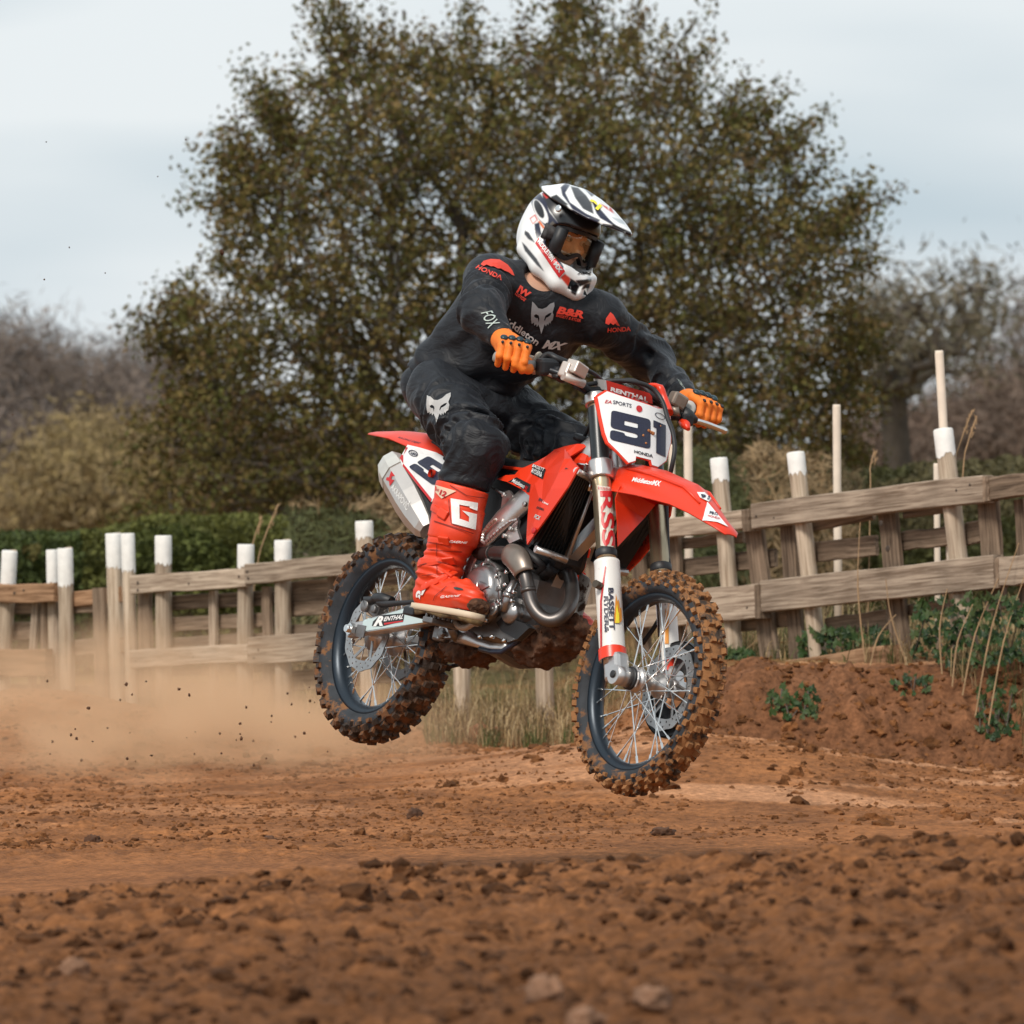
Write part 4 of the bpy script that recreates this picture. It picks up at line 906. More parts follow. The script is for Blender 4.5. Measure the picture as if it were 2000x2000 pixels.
# ---- pegs and pedal
for s in (-1, 1):
    m = MB(); m.cbox((.60, s*.200, .062), (.055, .11, .020), b=.004)
    for i in range(6):
        for sx in (-1, 1): m.tube([(.60+sx*.022, s*(.155+.018*i), .07), (.60+sx*.022, s*(.155+.018*i), .084)], .004, 5)
    m.tube([(.58, s*.12, .03), (.60, s*.16, .06)], .016, 8); m.build('foot_peg', ALUD, bike)
m = MB(); m.tube(smoothpath([Py('G', 170, 650, -.165), Py('G', 215, 740, -.17), Py('G', 300, 760, -.175), Py('G', 380, 720, -.18), Py('G', 430, 690, -.185)], 4), [.011]*9+[.009]*8, 8); m.cbox(Py('G', 360, 670, -.185), (.075, .024, .018), Matrix.Rotation(.25, 3, 'Y'), b=.003)
for i in range(7): m.tube([Py('G', 290+22*i, 640+8*i, -.19), Py('G', 292+22*i, 622+8*i, -.19)], .0028, 5)
m.build('brake_pedal', pmat('dirty_pale_metal', (.46, .40, .33), .5, .4, mud=.3), bike)
# ================================================================== rider
BLACKF = pmat('black_jersey_cloth', (0.0105, 0.0115, 0.0145), 0.52, var=0.25, vscale=30, bump=0.15, bscale=900, mud=0.04, mscale=70, mudcol=(.3, .2, .12), spec=0.3, wrinkle=.30, sheen=.06)
PANTS = pmat('black_pants_cloth', (0.0110, 0.0125, 0.0160), 0.52, var=0.3, vscale=24, bump=0.15, bscale=700, mud=0.10, mscale=50, mudcol=(.20, .13, .08), spec=0.3, wrinkle=.36, sheen=.07)
ORB = pmat('red_orange_boot', (0.76, 0.052, 0.012), 0.45, var=0.08, vscale=18, mud=0.12, mscale=30, bump=0.10, bscale=220)
ORG = pmat('orange_glove', (0.85, 0.20, 0.018), 0.65, var=0.08, vscale=30, bump=0.25, bscale=500)
SKIN = pmat('skin', (0.60, 0.34, 0.23), 0.5, var=0.08)
REDF = pmat('red_jersey_print', (0.72, 0.055, 0.030), 0.55)
GREYF = pmat('grey_jersey_print', (0.25, 0.25, 0.26), 0.5)
WHF = pmat('white_jersey_print', (0.72, 0.72, 0.70), 0.55)
PALEF = pmat('pale_green_print', (0.45, 0.52, 0.48), 0.55)
rider = empty('person', BM)
tag(rider, 'person in black riding gear, white helmet, orange gloves and boots, crouching on the motorcycle', 'person')
A3 = lambda p: np.array(p, float)
hipR = Py('P', 858, 765, -.13); hipL = Vector((hipR.x, .13, hipR.z)); kneR = Py('P', 930, 872, -.19); ankR = Py('P', 853, 1125, -.205)
kneL = Py('P', 1105, 885, .20); ankL = Vector((ankR.x, .205, ankR.z))
shR = Py('P', 957, 548, -.19); shL = Py('P', 1168, 622, .16); neck = Py('P', 1066, 548, .0)
elR = Py('P', 940, 612, -.36); wrR = Py('P', 975, 655, -.355)
elL = Py('P', 1268, 700, .44); wrL = Py('P', 1340, 776, .385)
abd = Py('P', 930, 715, -.01); che = Py('P', 1035, 620, .0); pel = (hipR+hipL)/2
def limb_fold(X, Y, Z, a, b, amp, freq, off=0.0, tw=1.0):
    a = A3(a); b = A3(b); ab = b-a; L = np.linalg.norm(ab); n = ab/L
    t = (X-a[0])*n[0]+(Y-a[1])*n[1]+(Z-a[2])*n[2]
    ph = t*freq+tw*3.0*fbm(X, Y, Z, 9, 2, off)+off
    w = np.clip(1-np.abs(t/L-.5)*1.6, 0, 1)
    s = np.sin(ph*2*np.pi)
    return amp*w*(0.5+fbm(X, Y, Z, 7, 2, off+3))*np.abs(s)**1.5*np.sign(s)
def jersey_f(X, Y, Z):
    d = ell(X, Y, Z, che, (.135, .185, .185), Matrix.Rotation(R_(35), 3, 'Y'))
    d = smin(d, ell(X, Y, Z, abd, (.125, .165, .18), Matrix.Rotation(R_(35), 3, 'Y')), .10)
    d = smin(d, cap(X, Y, Z, che.lerp(neck, .55), neck, .105, .075), .06)
    d = smin(d, cap(X, Y, Z, shR, shL, .075), .07)
    low = Py('P', 900, 745, -.01); d = smin(d, ell(X, Y, Z, low, (.12, .165, .10)), .05)
    d = smin(d, cap(X, Y, Z, Py('P', 968, 592, -.05), Py('P', 872, 728, -.05), .112, .108), .05)
    d = smin(d, cap(X, Y, Z, Py('P', 1055, 660, .03), Py('P', 975, 728, .02), .085, .088), .06)
    aR = smin(cap(X, Y, Z, shR, elR, .080, .066), cap(X, Y, Z, elR, wrR, .064, .043), .03)
    aL = smin(cap(X, Y, Z, shL, elL, .082, .064), cap(X, Y, Z, elL, wrL, .064, .040), .03)
    aR = aR+limb_fold(X, Y, Z, shR, wrR, .009, 12, 1.0); aL = aL+limb_fold(X, Y, Z, shL, wrL, .011, 11, 2.0)
    f1 = np.sin(2*np.pi*((Z*.75-X*.65)*7+1.6*fbm(X, Y, Z, 5, 2, 4)+Y*3)); f2 = np.sin(2*np.pi*((Z+X*.4-Y*.5)*9+2.0*fbm(X, Y, Z, 6, 2, 9)))
    wlow = np.clip((che.z-Z+.02)*5, 0, 1)
    d = d+.020*f1*wlow*(fbm(X, Y, Z, 4, 2, 5))+.013*f2*wlow*fbm(X, Y, Z, 5, 2, 8)
    d = smin(d, aR, .035); d = smin(d, aL, .04)
    d = smax(d, -ell(X, Y, Z, Py('P', 1058, 540, -.07), (.055, .055, .05)), .02)
    # hem: cut along a slanted line, tail of the shirt hanging over the belt
    hp1 = Py('P', 806, 712, -.12); hp2 = Py('P', 985, 806, -.0); e = (hp2-hp1); nrm = Vector((e.z, 0, -e.x)).normalized()
    if nrm.z > 0: nrm = -nrm
    cut = (X-hp1.x)*nrm.x+(Z-hp1.z)*nrm.z
    return np.maximum(d, cut)
wlo = (-.15, -.52, .62); whi = (1.0, .56, 1.36)
V, F = snet(jersey_f, wlo, whi, .0065)
jersey = link('jersey', np_mesh('jersey', V, F), BLACKF, rider)
def pants_f(X, Y, Z):
    d = smin(ell(X, Y, Z, Py('P', 872, 764, .0), (.120, .160, .105)), ell(X, Y, Z, Py('P', 945, 790, .0), (.10, .13, .085)), .05)
    for s, h, k, a in ((-1, hipR, kneR, ankR), (1, hipL, kneL, ankL)):
        g = smin(cap(X, Y, Z, h, k, .106, .086), cap(X, Y, Z, k, k.lerp(a, .46), .088, .078), .035)
        g = smin(g, ell(X, Y, Z, k+Vector((.030, 0, -.01)), (.075, .072, .085)), .03)
        g = g+limb_fold(X, Y, Z, h.lerp(k, .2), k.lerp(a, .4), .012, 13, 5.0+s)
        # creases behind the knee
        rr = np.sqrt((X-k.x+.06)**2+(Z-k.z-.0)**2); g = g+.010*np.sin(rr*2*np.pi/.034+4*fbm(X, Y, Z, 9, 2, 6))*np.clip(1-rr/.15, 0, 1)
        d = smin(d, g, .05)
    f1 = np.sin(2*np.pi*((X*.9+Z*.6)*10+2.2*fbm(X, Y, Z, 6, 2, 2)))
    d = d+.006*f1*fbm(X, Y, Z, 5, 2, 1)
    tk = Vector((0, 0, 0)); bot = Py('P', 890, 948, -.2).z
    return np.maximum(d, bot-Z)
V, F = snet(pants_f, (-.12, -.38, .42), (.85, .42, 1.0), .0065)
pants = link('pants', np_mesh('pants', V, F), PANTS, rider)

# ---- helmet frame
HC = Py('P', 1090, 447, .0)
fw = Vector((math.cos(R_(46)), -math.sin(R_(46)), 0)); fw = (fw*math.cos(R_(19))+Vector((0, 0, -math.sin(R_(19))))).normalized()
lf = Vector((0, 0, 1)).cross(fw).normalized(); upv = fw.cross(lf)
rl = R_(-13); lf2 = lf*math.cos(rl)+upv*math.sin(rl); up2 = fw.cross(lf2)
HRw = Matrix((fw, lf2, up2)).transposed(); HR = BRi @ HRw            # helmet -> bike space
def hl(p): return HC + HR @ Vector(p)
def hmesh(name, V, F):
    V = np.asarray(V) @ np.array(HR).T + np.array(HC); return np_mesh(name, V, F)
def helmet_f(X, Y, Z):
    d = ell(X, Y, Z, (.010, 0, .008), (.130, .118, .132))
    d = smin(d, ell(X, Y, Z, (.0, 0, -.055), (.110, .108, .092)), .04)
    AY = np.abs(Y)
    pts = [(.0, .098, -.075), (.075, .090, -.108), (.140, .058, -.130), (.172, .0, -.138)]
    ch = None
    for i in range(3):
        for dzz in (-.018, .020):
            a = np.array(pts[i])+[0, 0, dzz]; b = np.array(pts[i+1])+[0, 0, dzz]
            c = cap(X, AY, Z, a, b, .031, .028 if i < 2 else .030); ch = c if ch is None else smin(ch, c, .018)
    d = smin(d, ch, .028)
    d = smax(d, -rbox(X, Y, Z, (.165, 0, -.030), (.120, .104, .058), .035), .008)
    d = smax(d, -ell(X, Y, Z, (.010, 0, -.012), (.112, .094, .114)), .006)
    d = smax(d, -cap(X, Y, Z, (-.005, 0, -.05), (.02, 0, -.28), .092, .100), .006)
    d = smax(d, -ell(X, Y, Z, (.10, 0, -.10), (.085, .070, .06)), .006)
    # side vents
    d = smax(d, -rbox(X, AY, Z, (.182, .028, -.142), (.03, .018, .014), .006), .004)
    return d
V, F = snet(helmet_f, (-.19, -.16, -.23), (.24, .16, .18), .0026)
helm_me = hmesh('helmet', V, F)
HELM = pmat('helmet_paint', (1, 1, 1), 0.28, attr=True, mud=.06, mscale=40, coat=.3)
NAVY = (.014, .016, .040); WHT = (.80, .81, .80); BLKc = (.014, .014, .016); DGR = (.045, .047, .052); RD = (.55, .028, .015)
def paint(me, base, polys, c='N'):
    """print coloured shapes (traced on crop c) on a mesh; mirrored onto the far side"""
    n = len(me.vertices); co = np.zeros(n*3, np.float32); me.vertices.foreach_get('co', co); co = co.reshape(-1, 3)
    no = np.zeros(n*3, np.float32); me.vertex_normals.foreach_get('vector', no); no = no.reshape(-1, 3)
    R3 = np.array(HR); loc = (co-np.array(HC)) @ R3; nl = no @ R3
    far = loc[:, 1] > 0.004
    loc2 = loc.copy(); loc2[far, 1] *= -1; nl2 = nl.copy(); nl2[far, 1] *= -1
    vd = R3.T @ np.array(rayL(1100, 450))
    use_m = far & ((nl @ vd) > -0.05)
    L_ = np.where(use_m[:, None], loc2, loc); w = L_ @ R3.T + np.array(HC)
    Bq = np.array(BR); q = w @ Bq.T + np.array(BT); u = 1000+FP*q[:, 0]/q[:, 1]; v = 1000-FP*(q[:, 2]-CZ)/q[:, 1]
    x0, y0, s = CR[c]; a = (u-x0)/s; b = (v-y0)/s
    vis = (np.where(use_m[:, None], nl2, nl) @ vd) < 0.15
    col = np.tile(np.array(base, np.float32), (n, 1))
    for poly, cc in polys:
        P = np.array(poly, float); cov = np.zeros(n, np.float32)
        near_ = (a > P[:, 0].min()-12) & (a < P[:, 0].max()+12) & (b > P[:, 1].min()-12) & (b < P[:, 1].max()+12) & vis; ii = np.nonzero(near_)[0]
        for da, db in ((-6, -6), (-6, 0), (-6, 6), (0, -6), (0, 0), (0, 6), (6, -6), (6, 0), (6, 6)):
            A_, B_ = a[ii]+da, b[ii]+db; ins = np.zeros(len(ii), bool); j = len(P)-1
            for i in range(len(P)):
                yi, yj = P[i, 1], P[j, 1]
                if yi != yj: ins ^= ((yi > B_) != (yj > B_)) & (A_ < (P[j, 0]-P[i, 0])*(B_-yi)/(yj-yi)+P[i, 0])
                j = i
            cov[ii] += ins/9
        col = col*(1-cov[:, None])+np.array(cc, np.float32)*cov[:, None]
    setattr_col(me, col)
def el2(cx, cy, rx, ry, ang, n=28):
    a = R_(ang); return [(cx+rx*math.cos(t)*math.cos(a)-ry*math.sin(t)*math.sin(a), cy+rx*math.cos(t)*math.sin(a)+ry*math.sin(t)*math.cos(a)) for t in [2*math.pi*i/n for i in range(n)]]
paint(helm_me, WHT, [
    ([(505, 300), (610, 262), (720, 330), (830, 440), (960, 640), (960, 760), (720, 700), (600, 520), (520, 400)], BLKc),
    ([(508, 310), (610, 264), (700, 320), (560, 372)], RD),
    ([(380, 300), (470, 290), (560, 420), (600, 540), (760, 740), (680, 880), (560, 740), (470, 640), (400, 520), (370, 420)], NAVY),
    (el2(487, 535, 170, 66, 62), WHT), (el2(470, 505, 125, 48, 66), BLKc),
    ([(600, 690), (640, 655), (740, 760), (690, 870), (620, 790)], (.10, .085, .07)),
    ([(450, 660), (480, 650), (560, 760), (520, 750)], (.75, .16, .03)),
    ([(350, 620), (420, 570), (455, 640), (390, 700)], RD), ([(362, 628), (412, 590), (440, 640), (392, 685)], WHT),
    ([(290, 770), (340, 800), (420, 930), (330, 880), (285, 820)], DGR), ([(250, 915), (300, 960), (440, 1130), (540, 1300), (440, 1210), (290, 1030)], DGR),
    ([(410, 690), (470, 670), (500, 820), (440, 900), (420, 800)], NAVY),
    ([(475, 880), (540, 880), (640, 1010), (780, 1230), (770, 1270), (620, 1060)], NAVY),
    ([(735, 1365), (795, 1320), (862, 1370), (850, 1500), (800, 1440)], (.60, .05, .03)),
    ([(858, 1368), (905, 1400), (975, 1475), (930, 1595), (872, 1560)], BLKc),
    ([(925, 1400), (1130, 1380), (1125, 1420), (985, 1480)], BLKc), ([(1000, 1520), (1040, 1450), (1120, 1430), (1100, 1490)], BLKc),
    ([(700, 660), (960, 740), (1400, 830), (1300, 900), (1000, 860), (800, 800)], BLKc),
    ([(900, 560), (1240, 600), (1440, 700), (1440, 880), (960, 820)], BLKc),
    ([(520, 250), (640, 240), (900, 480), (960, 640), (880, 600), (700, 400)], BLKc),
])
helmet = link('helmet', helm_me, HELM, rider)
# peak
rings = []
for x, z, hw, dr in ((-.070, .122, .055, .018), (-.02, .143, .096, .045), (.04, .149, .110, .060), (.10, .142, .111, .058), (.17, .128, .104, .048), (.235, .107, .086, .032), (.275, .092, .060, .016), (.300, .082, .028, .004)):
    rings.append([hl((x-.05*abs(t)**2*(1 if x > .1 else .3), hw*t, z-dr*abs(t)**2.2)) for t in np.linspace(-1, 1, 121)])
rr = []                      # refine along the length for crisp print
for i in range(len(rings)-1):
    for k in range(20):
        t = k/20; rr.append([a.lerp(b, t) for a, b in zip(rings[i], rings[i+1])])
rr.append(rings[-1]); n = 121
V = [tuple(p) for r in rr for p in r]; F = [(i*n+j, i*n+j+1, (i+1)*n+j+1, (i+1)*n+j) for i in range(len(rr)-1) for j in range(n-1)]
dn = HR @ Vector((0, 0, -.006)); VV, FF = solidify(V, F, [tuple(dn)]*len(V)); pm_ = MB(); pm_.add(VV, FF, 0, True); pme = pm_.mesh('peak')
paint(pme, WHT, [
    ([(740, 230), (800, 180), (860, 200), (800, 300), (860, 420), (1060, 560), (1240, 640), (1220, 670), (960, 630), (850, 450), (760, 330)], NAVY),
    ([(865, 215), (960, 235), (1060, 330), (1130, 430), (1160, 570), (1020, 500), (920, 360)], DGR),
    ([(960, 190), (1100, 240), (1180, 310), (1130, 350), (1060, 270)], NAVY),
    ([(1120, 370), (1190, 560), (1240, 620), (1400, 710), (1470, 740), (1360, 640), (1200, 460)], NAVY),
    ([(1225, 425), (1330, 480), (1345, 525), (1290, 480)], RD), ([(1345, 520), (1365, 460), (1415, 565)], RD),
    ([(1370, 600), (1520, 640), (1560, 700), (1480, 680)], (.45, .5, .52)),
    ([(610, 460), (800, 430), (930, 600), (960, 640), (700, 620), (640, 540)], BLKc),
    ([(1400, 690), (1640, 800), (1600, 850), (1400, 850), (1360, 760)], BLKc),
    ([(560, 370), (690, 320), (840, 450), (620, 460)], BLKc),
])
# undersides of the peak stay dark
pc = pme.color_attributes['col']; half = len(V); arr = np.zeros(len(pme.vertices)*4, np.float32); pc.data.foreach_get('color', arr); arr = arr.reshape(-1, 4); arr[half:, :3] = BLKc; pc.data.foreach_set('color', arr.ravel())
peak = link('peak', pme, HELM, helmet)
dtext('91', [(1085, 450), (1225, 545), (1262, 470), (1122, 378)], peak, YEL, helmet, .08, .15, 'N', off=.004)
m = MB(); q = Ps('N', 720, 500, lambda p: (HR.transposed() @ (p-HC)).y+.121); m.disc(q, HR @ Vector((0, -1, 0)), .0115, .006, 20); m.build('peak_screw', CHR, helmet)
m = MB(); P8 = [(650, 500), (800, 440), (930, 600), (690, 610)]; 
dpoly([(424, 936), (466, 866), (794, 1285), (722, 1370)], helmet, REDP, helmet, 'N', off=.003)
dtext('MIDDLETON', [(450, 924), (628, 1172), (664, 1128), (482, 882)], helmet, WPR, helmet, .03, 0, 'N', off=.0045)
dtext('MX', [(652, 1200), (728, 1312), (768, 1274), (690, 1166)], helmet, GREYP, helmet, .05, 0, 'N', off=.0045)
dtext('A3N', [(948, 1322), (1118, 1330), (1118, 1300), (950, 1292)], helmet, INKB, helmet, .02, 0, 'N', off=.003)
# ---- goggles
def gsurf(y, z, o=0.0): return hl((.128+o-3.6*y*y-.10*(z+.03)**2*10, y, z))
GY = .094
def gog_outline(sc=1.0, top=.022, bot=-.082):
    P = [(-GY, top-.012), (-GY*.8, top), (0, top+.004), (GY*.8, top), (GY, top-.012), (GY, bot+.03), (GY*.75, bot+.004), (GY*.42, bot), (.022, bot+.016), (0, bot+.030), (-.022, bot+.016), (-GY*.42, bot), (-GY*.75, bot+.004), (-GY, bot+.03)]
    return P
go = gog_outline(); gi = [(y*.84, (z+.03)*.76-.028+(.004 if abs(y) < .03 and z < -.05 else 0)) for y, z in go]
V, F = tri_poly(rnd_poly(go, .012, 3), [rnd_poly(gi, .012, 3)]); v3 = [gsurf(y, z) for y, z in V]; VV, FF = solidify([tuple(p) for p in v3], F, [tuple(HR @ Vector((-.022, 0, 0)))]*len(V)); m = MB(); m.add(VV, FF); gog = m.build('goggles', BLK, helmet)
lens_m = bpy.data.materials.new('amber_lens'); lens_m.use_nodes = True; t = lens_m.node_tree; t.nodes.clear()
o_ = N(t, 'ShaderNodeOutputMaterial'); tr_ = N(t, 'ShaderNodeBsdfTransparent'); tr_.inputs[0].default_value = (.99, .92, .80, 1); gl_ = N(t, 'ShaderNodeBsdfGlossy'); gl_.inputs['Roughness'].default_value = .05; gl_.inputs[0].default_value = (1, .9, .8, 1)
ms = N(t, 'ShaderNodeMixShader'); ms.inputs[0].default_value = .10; t.links.new(tr_.outputs[0], ms.inputs[1]); t.links.new(gl_.outputs[0], ms.inputs[2]); t.links.new(ms.outputs[0], o_.inputs[0])
V, F = tri_poly([(y*1.03, z) for y, z in gi], step=.02); v3 = [gsurf(y, z, -.006) for y, z in V]; VV, FF = solidify([tuple(p) for p in v3], F, [tuple(HR @ Vector((-.0015, 0, 0)))]*len(V)); m = MB(); m.add(VV, FF, 0, True); m.build('lens', lens_m, gog)
for s in (-1, 1):
    m = MB(); c0_ = gsurf(s*.088, -.068, .004); c1_ = gsurf(s*.088, .012, .004); ax_ = (c1_-c0_)
    m.tube([c0_-ax_*.05, c0_, c1_, c1_+ax_*.05], [.012, .021, .021, .012], 16); m.tube([c0_-ax_*.25, c0_], .006, 8); m.build('roll_off_canister', BLK, gog)
dtext('OAKLEY', [(845, 960), (868, 815), (840, 810), (800, 950)] and [(798, 955), (845, 815), (866, 822), (822, 962)], [o for o in gog.children if o.name.startswith('roll_off')], WPR, gog, .03, 0, 'N', off=.003)
# straps from the frame to the shell sides
hb_ = bvh_of(helmet)
STR = pmat('patterned_strap', (.03, .028, .028), .7, var=.9, vscale=60)
for sgn in (-1, 1):
    rg = []
    for i in range(13):
        a = R_(sgn*(38+20*i/12)); dv = Vector((math.cos(a), math.sin(a), 0)); row = []
        for z in (-.045, -.03, -.012, .004):
            o0 = hl((-.02+dv.x*.4, dv.y*.4, z+.02*(1-dv.x)*.5)); h = hb_.ray_cast(o0, (HR @ -dv)); row.append((h[0] if h[0] is not None and (h[0]-HC).length > .1 else hl((dv.x*.13, dv.y*.122, z))) + HR @ dv*.004)
        rg.append(row)
    V = [tuple(p) for r in rg for p in r]; F = [(i*4+j, i*4+j+1, (i+1)*4+j+1, (i+1)*4+j) for i in range(12) for j in range(3)]
    VV, FF = solidify(V, F, [tuple((HC-Vector(p)).normalized()*.003) for p in V]); m = MB(); m.add(VV, FF, 0, True); m.build('goggle_strap', STR, gog)

# ---- body (one continuous figure under the clothes) with head
def body_f(X, Y, Z):
    d = ell(X, Y, Z, che, (.105, .155, .16), Matrix.Rotation(R_(35), 3, 'Y')); d = smin(d, ell(X, Y, Z, abd, (.085, .125, .15), Matrix.Rotation(R_(35), 3, 'Y')), .06)
    d = smin(d, ell(X, Y, Z, pel, (.09, .13, .085)), .05)
    d = smin(d, cap(X, Y, Z, shR, shL, .05), .06); hb2 = hl((-.02, 0, -.09)); d = smin(d, cap(X, Y, Z, neck-Vector((.0, 0, .02)), hb2, .060, .058), .03)
    for h, k, a in ((hipR, kneR, ankR), (hipL, kneL, ankL)):
        d = smin(d, cap(X, Y, Z, h, k, .08, .058), .04); d = smin(d, cap(X, Y, Z, k, a, .058, .036), .02); d = smin(d, cap(X, Y, Z, a, a+Vector((.13, 0, -.06)), .036, .026), .02)
    for s_, e_, w_ in ((shR, elR, wrR), (shL, elL, wrL)):
        d = smin(d, cap(X, Y, Z, s_, e_, .05, .042), .03); d = smin(d, cap(X, Y, Z, e_, w_, .040, .026), .02)
    # head in helmet coordinates
    Rn = np.array(HR); x, y, z = X-HC.x, Y-HC.y, Z-HC.z
    hx = Rn[0, 0]*x+Rn[1, 0]*y+Rn[2, 0]*z; hy = Rn[0, 1]*x+Rn[1, 1]*y+Rn[2, 1]*z; hz = Rn[0, 2]*x+Rn[1, 2]*y+Rn[2, 2]*z
    hd_ = ell(hx, hy, hz, (.0, 0, .005), (.100, .078, .105)); hd_ = smin(hd_, ell(hx, hy, hz, (.035, 0, -.06), (.066, .058, .062)), .03)
    hd_ = smin(hd_, cap(hx, hy, hz, (.096, 0, -.018), (.112, 0, -.052), .009, .014), .012)          # nose
    hd_ = smin(hd_, cap(hx, np.abs(hy), hz, (.088, .018, .006), (.078, .048, .004), .010), .012)   # brow
    hd_ = smax(hd_, -ell(hx, np.abs(hy), hz, (.101, .032, -.013), (.018, .018, .010)), .008)       # eye sockets
    hd_ = smin(hd_, ell(hx, np.abs(hy), hz, (.078, .042, -.040), (.018, .022, .018)), .012)        # cheeks
    hd_ = smin(hd_, ell(hx, hy, hz, (.092, 0, -.078), (.010, .024, .006)), .005); hd_ = smin(hd_, ell(hx, hy, hz, (.090, 0, -.090), (.010, .020, .006)), .005)
    return smin(d, hd_, .02)
V, F = snet(body_f, (-.10, -.52, -.02), (1.02, .56, 1.55), .0078)
body = link('body', np_mesh('body', V, F), SKIN, rider)
EYEW = pmat('eye_white', (.50, .44, .40), .3); IRIS = pmat('iris', (.05, .035, .025), .3)
for s in (-1, 1):
    bm = bmesh.new(); bmesh.ops.create_uvsphere(bm, u_segments=16, v_segments=10, radius=.0110); me = bpy.data.meshes.new('eye'); 
    for v_ in bm.verts: v_.co = hl(Vector((.088, s*.031, -.012))+Vector(v_.co))
    bm.to_mesh(me); bm.free(); e_ = link('eye', me, EYEW, body, True)
    m = MB(); m.disc(hl((.0995, s*.031, -.013)), HR @ Vector((1, 0, 0)), .0058, .0018, 14); m.build('iris', IRIS, e_)
    m = MB(); m.tube([hl((.101, s*.014, .010)), hl((.100, s*.032, .014)), hl((.090, s*.05, .010))], [.003, .004, .002], 6); m.build('eyebrow', pmat('brown_hair', (.08, .045, .025), .8), body)
# chin strap
m = MB(); m.tube([hl((.02, -.088, -.10)), hl((.055, -.06, -.145)), hl((.065, 0, -.155)), hl((.055, .06, -.145)), hl((.02, .088, -.10))], .012, 8, squash=(.4, 1)); m.build('chin_strap', BLK, helmet)

# ---- jersey prints
FOXO = [(.00, .62), (.02, 1.0), (.14, .93), (.30, .80), (.48, .78), (.66, .84), (.80, .95), (.97, 1.0), (1.0, .88), (.94, .70), (1.0, .60), (.98, .46), (.90, .40), (.88, .33), (.82, .38), (.80, .28), (.74, .34), (.70, .24), (.64, .32), (.60, .22), (.52, .0), (.44, .18), (.36, .30), (.30, .22), (.26, .32), (.18, .26), (.16, .36), (.06, .32), (.02, .44)]
FOXH = [[(.14, .58), (.22, .62), (.34, .58), (.38, .50), (.36, .36), (.31, .50), (.24, .50), (.16, .53)], [(.60, .46), (.64, .58), (.80, .66), (.90, .68), (.86, .60), (.76, .54), (.68, .52), (.63, .40)]]
FOX = tri_poly(FOXO, FOXH)
decal('fox_emblem', FOX, [(830, 1030), (1060, 1030), (1090, 700), (850, 690)], jersey, GREYF, jersey, c='V', off=.004)
dtext('Middleton', [(520, 880), (900, 1150), (940, 1090), (540, 800)], jersey, WHF, jersey, .02, .1, 'V', off=.006)
dtext('MX', [(955, 1175), (1160, 1195), (1225, 1120), (990, 1085)], jersey, WHF, jersey, .05, .2, 'V', off=.006)
dtext('IW', [(680, 590), (815, 655), (848, 600), (725, 520)], jersey, REDF, jersey, .05, 0, 'V', off=.005); dtext('LLOYDS', [(665, 612), (770, 690), (795, 665), (685, 590)], jersey, REDF, jersey, .03, 0, 'V', off=.005)
dtext('B&R', [(1105, 815), (1390, 870), (1408, 795), (1130, 740)], jersey, REDF, jersey, .05, .1, 'V', off=.005); dtext('BASSETT & RYDER', [(1100, 845), (1360, 905), (1370, 875), (1110, 820)], jersey, REDF, jersey, .02, 0, 'V', off=.005)
dtext('FOX', [(345, 820), (440, 1010), (560, 905), (430, 795)] and [(320, 815), (400, 980), (520, 925), (430, 795)], jersey, PALEF, jersey, .0, 0, 'V', off=.005)
WING = [[(0, .30), (.12, .62), (.35, .95), (.62, 1.0), (.85, .78), (1.0, .30), (.93, .30), (.80, .55), (.70, .62), (.72, .50), (.60, .58), (.50, .50), (.46, .35), (.30, .42), (.22, .22), (.10, .25)]]
WG = tri_poly(WING[0])
WQR = [(270, 400), (640, 470), (660, 300), (330, 215)]
dpoly([(320, 310), (350, 275), (420, 255), (510, 260), (590, 310), (640, 370), (662, 425), (640, 420), (600, 390), (560, 375), (520, 350), (490, 355), (450, 330), (420, 335), (380, 310), (350, 330)], jersey, REDF, jersey, 'V', off=.005, name='wing_emblem')
dtext('HONDA', [(262, 350), (528, 475), (540, 430), (300, 315)], jersey, REDF, jersey, .03, 0, 'V', off=.005)
dpoly([(1620, 920), (1625, 870), (1670, 805), (1700, 830), (1740, 900), (1765, 945), (1740, 940), (1715, 920), (1700, 935), (1670, 915), (1655, 935)], jersey, REDF, jersey, 'V', off=.005, name='wing_emblem')
dtext('HONDA', [(1640, 1010), (1880, 1000), (1875, 950), (1645, 965)], jersey, REDF, jersey, .03, 0, 'V', off=.005)
decal('fox_emblem', FOX, [(392, 1190), (600, 1230), (655, 900), (400, 925)], pants, pmat('pale_grey_print', (.42, .41, .40), .5), pants, c='U', off=.004)
dtext('FOX', [(490, 0), (660, 130), (640, 60), (560, -20)] and [(500, 0), (600, 70), (740, 300), (700, 280)], jersey, PALEF, jersey, .0, 0, 'L', off=.005)

